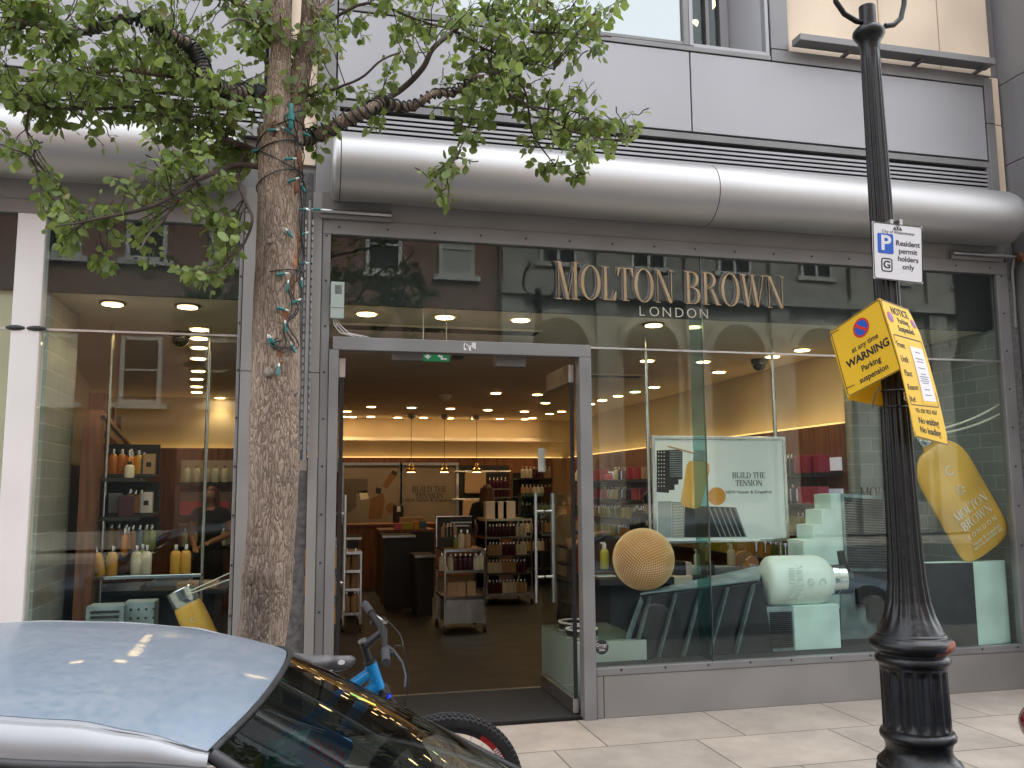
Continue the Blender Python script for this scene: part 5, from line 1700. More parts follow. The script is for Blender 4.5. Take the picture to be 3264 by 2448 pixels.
# ================================================================== STREET: lamp post, signs, tree
YP = -2.9
M_post = mat('black_gloss_paint', (0.006, 0.006, 0.007), 0.34, var=0.4, vs=14, bump=0.25, bs=45, coat=0.1, spec=0.4)
M_prim = mat('worn_red_primer', (0.30, 0.10, 0.06), 0.8, var=0.4, vs=60, bump=0.3)
lp = thing('lamp_post', 'black fluted cast iron lamp post on the pavement before the right window', 'lamp post', (2.56, YP, 0))
prof = [(30, 36), (60, 36), (72, 36), (76, 58), (82, 69), (88, 71), (94, 64), (102, 52), (112, 44), (122, 42)]
shaft = [(122, 41), (170, 42.5), (470, 50), (640, 53), (780, 55.5), (900, 60), (1000, 64), (1100, 67), (1200, 71.5), (1260, 78), (1300, 88), (1330, 103), (1352, 121), (1364, 130)]
foot1 = [(1364, 131), (1367, 138), (1371, 140), (1374, 150), (1380, 163), (1388, 167), (1396, 163), (1402, 150), (1406, 138), (1411, 136), (1415, 143), (1421, 147), (1427, 146), (1431, 138), (1436, 133)]
col = [(1436, 131), (1440, 131), (1446, 131), (1470, 131), (1520, 131.5), (1564, 132), (1570, 132), (1574, 132)]
foot2 = [(1574, 133), (1578, 143), (1585, 148), (1592, 147), (1597, 137), (1606, 130), (1617, 127), (1628, 133), (1638, 150), (1644, 162), (1650, 165), (1656, 162), (1660, 168), (1690, 172), (1800, 174)]
PXM = 491.0


def conv(lst):
    return [(w / 2 / PXM, P(1978, y, YP).z) for (y, w) in lst][::-1]


C0 = (2.56, YP, 0)


def PM():                              # the post leans a little
    m = MB()
    m.M = Matrix(((1, 0, -.0115, -.004), (0, 1, 0, 0), (0, 0, 1, 0), (0, 0, 0, 1)))
    return m



def flute(n, d, z0, z1, fade=.03):
    def fn(r, z, w):
        f = min(1, max(0, (z - z0) / fade)) * min(1, max(0, (z1 - z) / fade))
        return r * (1 - d * f * (0.5 + 0.5 * math.cos(n * w)))
    return fn


def dens(lst, n):
    out = []
    for i in range(len(lst) - 1):
        for k in range(n):
            t = k / n
            out.append((lst[i][0] + (lst[i + 1][0] - lst[i][0]) * t, lst[i][1] + (lst[i + 1][1] - lst[i][1]) * t))
    return out + [lst[-1]]


zz = conv(shaft)
PM().lathe(dens(zz, 5), 128, C0, fn=flute(16, .11, zz[0][1], zz[-1][1], .12)).build('shaft', M_post, lp, smooth=50)
PM().lathe(conv(prof), 40, C0).build('capital', M_post, lp, smooth=50)
o = PM().lathe(dens(conv(foot1), 3), 120, C0).build('collar', [M_post, M_prim], lp, smooth=50)
for p_ in o.data.polygons:
    c = p_.center
    ang_ = math.degrees(math.atan2(c.y, c.x))
    if -105 < ang_ < 0 and abs(c.z - P(1978, 1392, YP).z) < .028 and noise.noise(Vector((c.x * 18, c.y * 18, c.z * 40))) + .5 - abs(ang_ + 40) / 75 > .10 and len(p_.vertices) == 4:
        p_.material_index = 1
zz = conv(col)
PM().lathe(dens(zz, 6), 160, C0, fn=flute(16, .09, zz[0][1] + .006, zz[-1][1] - .008, .022)).build('fluted_base', M_post, lp, smooth=50)
PM().lathe([(.177, 0.0)] + [(r, z) for r, z in conv(foot2) if z > .2], 64, C0).build('foot', M_post, lp, smooth=50)
# fork for the lantern
m = MB()
for s in (-1, 1):
    pts = []
    for (px, py) in (((1878, 50), (1850, 46), (1824, 30), (1806, 4), (1800, -30), (1806, -70), (1830, -110)) if s < 0 else ((1912, 56), (1930, 54), (1946, 40), (1953, 10), (1954, -30), (1948, -70), (1930, -110))):
        pts.append(P(px, py, YP))
    m = MB().tube(pts, .0125, 12)
    m.build('lantern_fork', M_post, lp, smooth=60)
p = P(1880, -110, YP)
MB().lathe([(.06, 0), (.12, .02), (.20, .42), (.22, .43), (.10, .55), (.03, .60), (.0, .66)], 8, (2.505, YP, p.z)).build('lantern', M_sglass, lp)
MB().lathe([(.23, .432), (.21, .46), (.11, .56), (.035, .61), (.01, .70)], 8, (2.505, YP, p.z)).build('lantern_roof', M_post, lp)
# house number
m = MB()
p = P(1945, 860, YP)
m.M = Matrix.Translation((2.528 + .063 * math.sin(R(16)), YP - .063 * math.cos(R(16)), p.z)) @ Matrix.Rotation(R(16), 4, 'Z') @ UP
m.mesh(text('8', .062, .002))
m.build('number', mat('cream_number', (0.72, 0.62, 0.48), 0.5), lp)
for yy in (815, 850):
    p = P(1920, yy + 30, YP)
    q = MB()
    q.M = Matrix.Translation((2.532, YP, p.z))
    q.lathe([(.0625, -.004), (.065, 0), (.0625, .004)], 40)
    q.build('cable_tie', M_black, lp, smooth=60)
MB().tube([P(1899, 838, -2.98), P(1890, 850, -3.0), P(1886, 870, -3.0), P(1884, 884, -3.0)], .003, 5).build('cable_tie_tail', M_black, lp)


class Sheet:
    """a board given by its left and right edges (photo points + depths); maps board units to the world"""

    def __init__(s, Lp, Rp, w, h, bulge=0.0):
        s.L, s.R, s.w, s.h, s.b = Lp, Rp, w, h, bulge

    def edge(s, pts, v):
        n = len(pts) - 1
        v = min(max(v, 0), 1)
        i = min(int(v * n), n - 1)
        return pts[i].lerp(pts[i + 1], v * n - i)

    def pos(s, u, v):
        p = s.edge(s.L, v).lerp(s.edge(s.R, v), u)
        if s.b:
            a = (s.R[0] - s.L[0]).normalized()
            p = p + a.cross(Vector((0, 0, -1))).normalized() * -s.b * math.sin(PI * u)
        return p

    def __call__(s, u, v):
        p = s.pos(u, v)
        du = s.pos(u + .01, v) - s.pos(u - .01, v)
        dv = s.pos(u, v + .01) - s.pos(u, v - .01)
        n = dv.cross(du).normalized()
        if n.y > 0 and abs(n.y) > .2:
            n = -n
        return p, n

    def lay(s, mb, off=.001):
        out = MB()
        for v in mb.v:
            p, n = s(v.x / s.w + .5, .5 - v.z / s.h)
            out.v.append(p + n * (off - v.y))
        out.f, out.mi = mb.f, mb.mi
        return out

    def board(s, t=.004, nu=8, nv=10):
        return MB().patch(s, nu, nv, t)


def tx(s, size, x, z, bold=0, sx=1.0, al='CENTER', space=1.0):
    m = MB()
    me = text(s, size, .0003, al, space=space, sx=sx, off=bold)
    m.M = Matrix.Translation((x, 0, z)) @ UP
    m.mesh(me)
    return m


def frame2(w, h, r, t):
    o, i = [], []
    for (cx, cz, a0_) in ((w / 2 - r, h / 2 - r, 0), (-w / 2 + r, h / 2 - r, 90), (-w / 2 + r, -h / 2 + r, 180), (w / 2 - r, -h / 2 + r, 270)):
        for k in range(6):
            a_ = R(a0_ + k * 18)
            o.append((cx + r * math.cos(a_), cz + r * math.sin(a_)))
            i.append((cx + (r - t) * math.cos(a_), cz + (r - t) * math.sin(a_)))
    o.reverse()
    i.reverse()
    return o, i


def shift(mb, x, z):
    for v in mb.v:
        v.x += x
        v.z += z
    return mb


def disc2(x, z, r, y=0, n=28):
    return MB().prism([(x + r * math.cos(2 * PI * k / n), z + r * math.sin(2 * PI * k / n)) for k in range(n)], -.0004 - y, 0)


def no_stop(sheet, x, z, r, par, ex=1.0):
    for (k, mm, rr) in ((0, M_sred, r), (1, M_sblue, r * .78)):
        sheet.lay(disc2(x, z, rr, .0003 * k), .0006).build('roundel', mm, par)
    q = MB().prism([(x - r * .72, z + r * .50), (x - r * .50, z + r * .72), (x + r * .72, z - r * .50), (x + r * .50, z - r * .72)], -.0012, 0)
    sheet.lay(q, .0006).build('red_bar', M_sred, par)


# permit sign
y0 = YP - .085
S1 = Sheet([P(1884, 478, y0), P(1888, 601, y0)], [P(1992, 490, y0), P(1994, 613, y0)], .30, .34)
sg = thing('permit_sign', 'white resident permit parking sign with a blue P on the lamp post', 'sign', S1.pos(.5, 1))
S1.board(.003, 2, 2).build('plate', M_wsign, sg)
o_, i_ = frame2(.298, .338, .016, .005)
S1.lay(MB().ring(o_, i_, -.0004, 0), .0006).build('border', M_txt, sg)
o_, i_ = frame2(.095, .12, .010, .0099)
S1.lay(shift(MB().prism(o_, -.0004, 0), -.075, .045), .0006).build('blue_panel', M_sblue, sg)
S1.lay(tx('P', .125, -.074, .045, .003), .0013).build('letter', M_wsign, sg)
o_, i_ = frame2(.068, .082, .016, .007)
S1.lay(shift(MB().ring(o_, i_, -.0004, 0), -.070, -.082), .0006).build('zone_box', M_txt, sg)
S1.lay(tx('G', .062, -.070, -.082, .0015), .0006).build('zone_letter', M_txt, sg)
m = MB()
for k, wd_ in enumerate(('Resident', 'permit', 'holders', 'only')):
    q = tx(wd_, .044, .060, .055 - k * .046, .0008, .95)
    m.add(q.v, q.f)
S1.lay(m, .0006).build('wording', M_txt, sg)
q = tx('City of Westminster', .026, .005, .118, 0, .92)
S1.lay(q, .0006).build('small_wording', M_txt, sg)
m = MB()
for (x, z, w, h) in ((0, .146, .012, .016), (-.016, .142, .010, .018), (.016, .142, .010, .018), (-.008, .158, .006, .008), (.008, .158, .006, .008), (0, .164, .004, .010), (0, .134, .036, .004), (-.024, .138, .004, .010), (.024, .138, .004, .010)):
    m.prism([(x - w / 2, z - h / 2), (x + w / 2, z - h * .4), (x + w * .4, z + h / 2), (x - w * .45, z + h * .4)], -.0004, 0)
S1.lay(m, .0006).build('crest', M_txt, sg)
m = MB()
for u in (1905, 1925):
    m.box(P(u, 560, YP).x - .008, P(u, 560, YP).x + .008, y0 + .004, YP, P(u, 610, YP).z, P(u, 486, YP).z)
m.build('mounting_channel', M_steel, sg)

# yellow suspension notice folded round the post
yf, yl_, yr = YP - .21, YP - .05, YP - .085
LW = [P(1793, 717, yl_), P(1832, 858, yl_)]
FW = [P(1899, 644, yf), P(1947, 798, yf)]
S2 = Sheet(LW, FW, .30, .36)
sn = thing('suspension_notice', 'yellow parking suspension board folded around the lamp post', 'notice', FW[1])
S2.board(.004).build('warning_board', M_yellow, sn)
o_, i_ = frame2(.296, .356, .014, .004)
S2.lay(MB().ring(o_, i_, -.0003, 0), .0006).build('border', M_txt, sn)
no_stop(S2, .016, .105, .046, sn)
for (s, size, z, b, sx_) in (('at any time', .038, .026, .0007, .9), ('WARNING', .053, -.028, .0020, .95), ('Parking', .041, -.084, .0010, .9), ('suspension', .041, -.134, .0010, .9)):
    S2.lay(tx(s, size, .012, z, b, sx_), .0006).build('wording', M_txt, sn)
m = MB()
for (x, z) in ((-.145, .165), (-.145, -.135)):
    m.prism([(x, z), (x + .045, z - .004), (x + .045, z + .0), (x, z + .004)], -.0006, 0)
S2.lay(m, .0008).build('cable_tie', M_black, sn)
RN = [P(1962, 668, yr), P(1988, 722, yr), P(2008, 788, yr), P(2022, 840, yr), P(2037, 902, yr), P(2050, 963, yr)]
LN = [P(1901, 645, yf + .002), P(1920, 703, yf + .002), P(1940, 770, yf + .002), P(1956, 838, yf + .004), P(1968, 892, yf + .008), P(1977, 943, yf + .015)]
S3 = Sheet(LN, RN, .30, .62)
S3.board(.004, 10, 20).build('notice_board', M_yellow, sn)
o_, i_ = frame2(.296, .616, .012, .004)
S3.lay(MB().ring(o_, i_, -.0003, 0), .0006).build('border', M_txt, sn)
no_stop(S3, -.105, .232, .026, sn)
no_stop(S3, .122, .232, .022, sn)
for (s, size, x, z, b) in (('NOTICE', .050, .012, .268, .0012), ('Parking', .037, .012, .225, .0006), ('Suspended', .037, .012, .186, .0006), ('TEL 020 7823 4567', .027, .0, -.170, .0002), ('No waiting', .044, .0, -.218, .0009), ('No loading', .044, .0, -.264, .0009)):
    S3.lay(tx(s, size, x, z, b, .95), .0006).build('wording', M_txt, sn)
for k, s in enumerate(('From:', 'Until:', 'Place:', 'Reason:', 'Ref:')):
    S3.lay(tx(s, .036, -.127, .115 - k * .058, .0002, .9, 'LEFT'), .0006).build('wording', M_txt, sn)
o_, i_ = frame2(.27, .30, .012, .004)
S3.lay(shift(MB().ring(o_, i_, -.0003, 0), 0, .005), .0006).build('inner_border', M_txt, sn)
o_, i_ = frame2(.142, .268, .004, .003)
S3.lay(shift(MB().prism(o_, -.0006, 0), .055, .0), .0007).build('pale_sleeve', M_yellow, sn)
m = MB()
for i in range(4):
    for j in range(8):
        m.prism([(-.005 + i * .03, .12 - j * .03), (.025 + i * .03, .12 - j * .03), (.025 + i * .03, .09 - j * .03), (-.005 + i * .03, .09 - j * .03)], -.001, -.0007)
S3.lay(m, .0007).build('paper_sheet', M_paper, sn)
m = MB()
for (z, w) in ((.098, .05), (.072, .075), (.060, .06), (.030, .065), (.002, .05), (-.010, .085), (-.020, .07), (-.030, .085), (-.040, .06), (-.070, .05), (-.095, .06)):
    m.prism([(.055 - w / 2, z), (.055 + w / 2, z), (.055 + w / 2, z + .0045), (.055 - w / 2, z + .0045)], -.0012, -.0008)
S3.lay(m, .0008).build('typed_lines', mat('grey_ink', (0.25, 0.25, 0.28), 0.7), sn)
S4 = Sheet([LW[0] + Vector((.01, .01, -.02)), LW[1] + Vector((.01, .01, -.01))], [P(1975, 700, YP + .075), P(2030, 900, YP + .075)], .3, .36)
S4.board(.004, 3, 3).build('rear_board', M_yellow, sn)

# ---- street tree
YT = -2.55
M_bark = bpy.data.materials.new('fissured_bark')
M_bark.use_nodes = True
nt = M_bark.node_tree
b = nt.nodes['Principled BSDF']
b.inputs['Roughness'].default_value = .95
b.inputs['Specular IOR Level'].default_value = .15
tc = nt.nodes.new('ShaderNodeTexCoord')
mp = nt.nodes.new('ShaderNodeMapping')
mp.inputs['Scale'].default_value = (1, 1, .22)
_lk(nt, tc.outputs['Object'], mp.inputs['Vector'])
nz = nt.nodes.new('ShaderNodeTexNoise')
nz.inputs['Scale'].default_value = 14
nz.inputs['Detail'].default_value = 6
_lk(nt, mp.outputs[0], nz.inputs['Vector'])
mxv = nt.nodes.new('ShaderNodeMix')
mxv.data_type = 'VECTOR'
mxv.inputs[0].default_value = .16
_lk(nt, mp.outputs[0], mxv.inputs[4])
_lk(nt, nz.outputs['Color'], mxv.inputs[5])
vo = nt.nodes.new('ShaderNodeTexVoronoi')
vo.feature = 'DISTANCE_TO_EDGE'
vo.inputs['Scale'].default_value = 62
_lk(nt, mxv.outputs[1], vo.inputs['Vector'])
r1 = nt.nodes.new('ShaderNodeValToRGB')
r1.color_ramp.elements[0].position = .0
r1.color_ramp.elements[1].position = .12
r1.color_ramp.elements[0].color = (.15, .12, .098, 1)
r1.color_ramp.elements[1].color = (.44, .365, .30, 1)
_lk(nt, vo.outputs[0], r1.inputs[0])
n2 = nt.nodes.new('ShaderNodeTexNoise')
n2.inputs['Scale'].default_value = 5
n2.inputs['Detail'].default_value = 8
_lk(nt, mp.outputs[0], n2.inputs['Vector'])
r2 = nt.nodes.new('ShaderNodeValToRGB')
r2.color_ramp.elements[0].color = (.45, .42, .42, 1)
r2.color_ramp.elements[1].color = (1.35, 1.25, 1.15, 1)
r2.color_ramp.elements[0].position = .3
r2.color_ramp.elements[1].position = .7
_lk(nt, n2.outputs['Fac'], r2.inputs[0])
mc = nt.nodes.new('ShaderNodeMix')
mc.data_type = 'RGBA'
mc.blend_type = 'MULTIPLY'
mc.inputs[0].default_value = 1
_lk(nt, r1.outputs[0], mc.inputs[6])
_lk(nt, r2.outputs[0], mc.inputs[7])
_lk(nt, mc.outputs[2], b.inputs['Base Color'])
n3 = nt.nodes.new('ShaderNodeTexNoise')
n3.inputs['Scale'].default_value = 90
n3.inputs['Detail'].default_value = 4
_lk(nt, mp.outputs[0], n3.inputs['Vector'])
ad_ = nt.nodes.new('ShaderNodeMath')
ad_.operation = 'MULTIPLY_ADD'
_lk(nt, n3.outputs['Fac'], ad_.inputs[0])
ad_.inputs[1].default_value = .12
_lk(nt, vo.outputs[0], ad_.inputs[2])
bp = nt.nodes.new('ShaderNodeBump')
bp.inputs['Strength'].default_value = .9
bp.inputs['Distance'].default_value = .02
_lk(nt, ad_.outputs[0], bp.inputs['Height'])
_lk(nt, bp.outputs[0], b.inputs['Normal'])
M_twig = mat('twig_bark', (0.085, 0.062, 0.05), 0.9, var=0.3, vs=20)

tree = thing('street_tree', 'leafy street tree with a rough brown trunk at the kerb before the shop', 'tree', (-.16, YT, 0))
TP = 535.0


def tpath(lst, yd=0.0):
    return [P(x, y, YT + yd) for x, y, w in lst], [w / 2 / TP for x, y, w in lst]


def trunk_mesh(path, rad, n, sub, amp):
    pts, rs = [], []
    for i in range(len(path) - 1):
        for k in range(sub):
            t = k / sub
            pts.append(path[i].lerp(path[i + 1], t))
            rs.append(rad[i] + (rad[i + 1] - rad[i]) * t)
    pts.append(path[-1])
    rs.append(rad[-1])
    m = MB()
    m.tube(pts, rs, n)
    for i in range(len(pts)):
        for k in range(n):
            v = m.v[i * n + k]
            d = v - pts[i]
            w = math.atan2(d.y, d.x)
            q = Vector((d.x * 28, d.y * 28, pts[i].z * 5))
            q2 = Vector((d.x * 9, d.y * 9, pts[i].z * 2.5))
            m.v[i * n + k] = pts[i] + d * (1 + amp * noise.noise(q) + amp * 1.2 * noise.noise(q2) + amp * .5 * noise.noise(q * 2.3))
    return m


tl = [(606, 285, 102), (606, 330, 96), (604, 400, 93), (601, 500, 94), (598, 600, 97), (596, 700, 100), (596, 800, 104), (593, 900, 104), (592, 1000, 107), (590, 1100, 101), (583, 1200, 99), (578, 1235, 108), (577, 1280, 102), (570, 1340, 99), (562, 1400, 100), (552, 1500, 108), (541, 1640, 116), (530, 1800, 126), (518, 1960, 170)]
pth, rad = tpath(tl)
pth[-1].z = -.02
trunk = trunk_mesh(pth, rad, 120, 14, .045).build('trunk', M_bark, tree, smooth=70)
for lst, yd in (([(602, 330, 70), (600, 230, 58), (606, 140, 48), (610, 50, 44), (606, -80, 40), (590, -300, 34), (560, -560, 24)], -.01), ([(616, 320, 70), (634, 240, 56), (652, 150, 46), (668, 80, 42), (673, -40, 38), (690, -300, 30), (720, -560, 20)], .03)):
    pth, rad = tpath(lst, yd)
    trunk_mesh(pth, rad, 40, 8, .07).build('stem', M_bark, tree, smooth=70)
# wounds, knots
M_wound = mat('torn_orange_wood', (0.27, 0.12, 0.055), 0.9, var=0.6, vs=24, stretch=(1, 1, .3), bump=.6, bs=60)
M_knot = mat('grey_knot', (0.24, 0.20, 0.17), 0.9, var=0.4, vs=60, bump=.5)


def on_trunk(px, py, out=0.0):
    f = lambda i: tl[i][1]
    i = max(k for k in range(len(tl) - 1) if tl[k][1] <= max(py, 285))
    s = (py - tl[i][1]) / (tl[i + 1][1] - tl[i][1])
    cx = tl[i][0] + (tl[i + 1][0] - tl[i][0]) * s
    r = (tl[i][2] + (tl[i + 1][2] - tl[i][2]) * s) / 2 / TP
    c = P(cx, py, YT)
    p = P(px, py, YT)
    dx = max(-r * .97, min(r * .97, p.x - c.x))
    n = Vector((dx / r, -math.sqrt(max(0.02, 1 - (dx / r) ** 2)), 0)).normalized()
    return c + n * (r + out), n


for (px, py, w, h) in ((648, 345, 15, 30), (640, 405, 9, 22), (652, 410, 9, 34), (645, 520, 9, 30), (638, 570, 9, 26), (632, 620, 8, 36), (618, 690, 9, 24), (606, 770, 11, 26), (607, 800, 8, 12), (594, 300, 8, 20)):
    p, n = on_trunk(px, py, -.006)
    m = MB()
    a_ = math.atan2(n.x, -n.y)
    m.M = Matrix.Translation(p) @ Matrix.Rotation(a_, 4, 'Z')
    m.sphere((0, 0, 0), 1, 14, 10, (w / TP, .014, h / TP))
    for i_, v in enumerate(m.v):
        m.v[i_] = v + n * (.008 * noise.noise(v * 60) - .003) + Vector((.012 * noise.noise(v * 45), 0, .02 * noise.noise(v * 28 + Vector((5, 1, 2)))))
    m.build('bark_wound', M_wound, tree, smooth=60)
for (px, py, w, h, o_) in ((582, 812, 13, 12, .0), (585, 535, 8, 8, 0), (638, 853, 8, 9, 0), (543, 1236, 16, 26, -.008), (636, 1225, 12, 30, -.006), (628, 1330, 10, 24, -.006), (612, 1428, 12, 10, 0)):
    p, n = on_trunk(px, py, -.006 + o_)
    m = MB()
    m.M = Matrix.Translation(p) @ Matrix.Rotation(math.atan2(n.x, -n.y), 4, 'Z')
    m.sphere((0, 0, 0), 1, 16, 10, (w / TP, .018, h / TP))
    for i_, v in enumerate(m.v):
        m.v[i_] = v + n * .006 * noise.noise(v * 50)
    m.build('knot', M_knot if w < 14 and py < 900 else M_bark, tree, smooth=60)
# branches: (photo points, start width, end width, depth drift)
BR = [
    ([(575, 215), (553, 202), (489, 199), (448, 179), (435, 135), (415, 101), (337, 57), (280, 37), (189, 67), (100, 60), (20, 40)], 40, 9, -.25),
    ([(448, 179), (388, 165), (344, 162), (260, 150), (170, 160), (60, 150)], 22, 6, .3),
    ([(560, 330), (545, 320), (480, 300), (421, 280), (354, 243), (276, 232), (189, 236), (110, 230), (20, 200)], 15, 4, .1),
    ([(560, 360), (500, 360), (421, 391), (337, 445), (236, 468), (175, 482), (120, 490)], 14, 3, -.3),
    ([(530, 330), (515, 380), (530, 430), (545, 480), (520, 540), (470, 590)], 12, 3, -.2),
    ([(421, 391), (380, 440), (330, 500), (300, 540)], 8, 3, -.35),
    ([(354, 243), (330, 270), (300, 290)], 6, 2, .1),
    ([(65, 230), (58, 280), (75, 330), (60, 345)], 6, 2, .1),
    ([(640, 300), (680, 293), (758, 256), (800, 235), (826, 219)], 34, 24, .0),
    ([(826, 219), (866, 232), (900, 226), (937, 202), (981, 199), (1020, 170), (1045, 165)], 24, 9, .05),
    ([(826, 219), (860, 200), (913, 148), (937, 104), (981, 64), (1048, 30), (1109, 3), (1180, -40)], 16, 8, .15),
    ([(650, 215), (678, 202), (762, 178), (819, 135), (866, 111)], 8, 4, -.2),
    ([(937, 202), (994, 194), (1082, 195), (1149, 232), (1200, 262), (1234, 286), (1300, 300), (1350, 300)], 9, 3, -.1),
    ([(1021, 235), (1021, 249), (1004, 300), (974, 357), (964, 404)], 5, 2, -.1),
    ([(981, 67), (1041, 104), (1068, 155), (1132, 189), (1149, 286), (1176, 327), (1203, 357), (1240, 385)], 8, 2.5, .1),
    ([(655, 75), (678, 64), (795, 8), (913, 47), (981, 61)], 10, 5, .2),
    ([(1048, 30), (1110, 60), (1180, 70), (1260, 75), (1320, 80)], 7, 3, .1),
    ([(1041, 104), (1100, 130), (1160, 140), (1200, 150)], 6, 2, -.15),
    ([(1149, 232), (1230, 240), (1290, 255), (1360, 280)], 6, 2, .2),
    ([(606, 60), (540, 20), (450, -30), (330, -60), (150, -80)], 24, 8, -.3),
    ([(668, 60), (740, -30), (860, -70), (1000, -90), (1150, -120)], 22, 7, .2),
    ([(606, 120), (560, 70), (520, 40), (480, 60)], 9, 3, -.35),
]
BPTS = []
for pts, w0, w1, dr in BR:
    n = len(pts)
    path = [P(x, y, YT + dr * (i / (n - 1)) + (.06 * math.sin(i * 1.7) if 0 < i < n - 1 else 0)) for i, (x, y) in enumerate(pts)]
    # smooth by Catmull-Rom
    sm, rs = [], []
    for i in range(n - 1):
        p0_, p1_, p2_, p3_ = path[max(0, i - 1)], path[i], path[i + 1], path[min(n - 1, i + 2)]
        for k in range(5):
            t = k / 5
            q = .5 * ((2 * p1_) + (p2_ - p0_) * t + (2 * p0_ - 5 * p1_ + 4 * p2_ - p3_) * t * t + (3 * p1_ - p0_ - 3 * p2_ + p3_) * t ** 3)
            q += Vector((noise.noise(q * 9), noise.noise(q * 9 + Vector((7, 0, 0))), noise.noise(q * 9 + Vector((0, 7, 0))))) * .008
            sm.append(q)
            f = (i + t) / (n - 1)
            rs.append((w0 + (w1 - w0) * f) / 2 / TP)
    sm.append(path[-1])
    rs.append(w1 / 2 / TP)
    MB().tube(sm, rs, 9).build('branch', M_bark if w0 > 20 else M_twig, tree, smooth=70)
    BPTS += [(q, i) for i, q in enumerate(sm)]
# foliage clusters: photo ellipse (cx, cy, rx, ry, twigs)
CL = [(110, 60, 150, 75, 46), (60, 130, 110, 75, 40), (190, 130, 130, 75, 42), (110, 205, 120, 38, 26), (250, 195, 110, 45, 26), (300, 85, 80, 55, 18), (330, 20, 170, 40, 34), (340, 150, 70, 50, 14), (380, 215, 90, 40, 18), (450, 255, 80, 45, 18), (500, 215, 50, 35, 8), (520, 30, 70, 40, 16), (470, 60, 50, 45, 8),
      (40, 330, 55, 22, 8), (330, 275, 40, 22, 6), (440, 310, 70, 35, 12), (500, 300, 45, 40, 10), (430, 360, 80, 40, 16), (500, 360, 40, 40, 8), (290, 400, 35, 18, 5), (340, 385, 50, 25, 6), (180, 440, 45, 28, 7), (150, 465, 35, 22, 5), (125, 475, 25, 20, 4), (440, 450, 50, 28, 6), (300, 500, 50, 40, 8), (170, 520, 50, 32, 8), (250, 470, 30, 25, 3), (470, 500, 55, 30, 7), (420, 600, 38, 26, 7), (470, 550, 30, 20, 4), (230, 560, 20, 18, 2),
      (575, 60, 60, 60, 16), (560, 140, 45, 60, 10), (640, 110, 40, 60, 8), (640, 210, 40, 40, 6), (700, 60, 45, 50, 8), (690, 150, 30, 60, 5), (665, 250, 45, 50, 7), (575, 240, 30, 50, 5), (690, 320, 14, 22, 2), (735, 225, 40, 30, 4), (790, 270, 25, 16, 3), (800, 165, 55, 30, 4), (850, 120, 40, 25, 4),
      (770, 40, 60, 50, 9), (850, 20, 80, 40, 13), (960, 20, 80, 40, 14), (1010, 60, 60, 40, 8), (1080, 20, 90, 40, 18), (1170, 30, 80, 40, 16), (1230, 70, 60, 40, 12), (1300, 60, 40, 40, 6), (1200, 10, 70, 30, 10), (1110, 70, 60, 40, 10), (1310, 90, 20, 12, 2),
      (960, 190, 40, 22, 4), (1050, 150, 55, 40, 10), (1100, 140, 55, 45, 12), (1060, 210, 65, 35, 12), (1010, 220, 40, 25, 5), (1140, 130, 45, 40, 7), (1160, 190, 50, 40, 9), (1100, 190, 50, 40, 9), (1215, 170, 20, 18, 2), (1170, 250, 60, 30, 9), (1240, 240, 55, 30, 8), (1300, 285, 55, 28, 10), (1255, 290, 60, 28, 9), (1350, 290, 35, 28, 6), (1180, 300, 40, 25, 5), (1220, 350, 45, 30, 8), (1240, 380, 18, 15, 3), (1000, 330, 30, 14, 4), (960, 360, 28, 14, 4), (965, 400, 25, 22, 5), (1140, 300, 12, 20, 2)]
random.seed(11)
lv, lf, lm = [], [], []
LEAF = [(0, 0, 0), (-.26, .16, .03), (-.43, .42, .05), (-.33, .72, .03), (0, 1.0, -.06), (.33, .72, .03), (.43, .42, .05), (.26, .16, .03), (0, .45, -.07)]
LFACE = [(0, 8, 1), (1, 8, 2), (2, 8, 3), (3, 8, 4), (4, 8, 5), (5, 8, 6), (6, 8, 7), (7, 8, 0)]


def leaf(p, d, size):
    d = d.normalized()
    side = d.cross(Vector((random.uniform(-1, 1), random.uniform(-1, 1), random.uniform(-.3, 1.0)))).normalized()
    up = side.cross(d)
    o = len(lv)
    cu = random.uniform(-.25, .15)
    wd_ = random.uniform(.8, 1.15)
    for (x, y, z) in LEAF:
        lv.append(p + (side * x * wd_ + d * y + up * (z + cu * y * y)) * size)
    c = random.choices((0, 1, 2, 3), (5, 5, 3, .4))[0]
    for f in LFACE:
        lf.append(tuple(i + o for i in f))
        lm.append(c)


tw = MB()
hang = Vector((0, 0, -1))


def twig(a, e, nl):
    mid_ = a.lerp(e, .5) + Vector((random.uniform(-1, 1), random.uniform(-1, 1), random.uniform(-.2, 1))) * .05 * (e - a).length
    pts = []
    for k in range(6):
        t = k / 5
        q = a.lerp(mid_, t).lerp(mid_.lerp(e, t), t)
        pts.append(q + Vector((random.gauss(0, 1), random.gauss(0, 1), random.gauss(0, 1))) * .004)
    tw.tube(pts, [.0032, .0029, .0025, .0021, .0018, .0013], 4, cap=False)
    dr = (e - a).normalized()
    for i in range(nl):
        t = random.uniform(.35, 1.0)
        k = min(4, int(t * 5))
        q = pts[k].lerp(pts[k + 1], t * 5 - k)
        d = (dr * .5 + Vector((random.gauss(0, .8), random.gauss(0, .8), random.gauss(-.35, .6))))
        pet = q + d.normalized() * random.uniform(.012, .03)
        tw.tube([q, pet], .0009, 3, cap=False)
        leaf(pet, d + hang * .5, random.choice((.026, .033, .038, .043, .048)) * random.uniform(.85, 1.15))


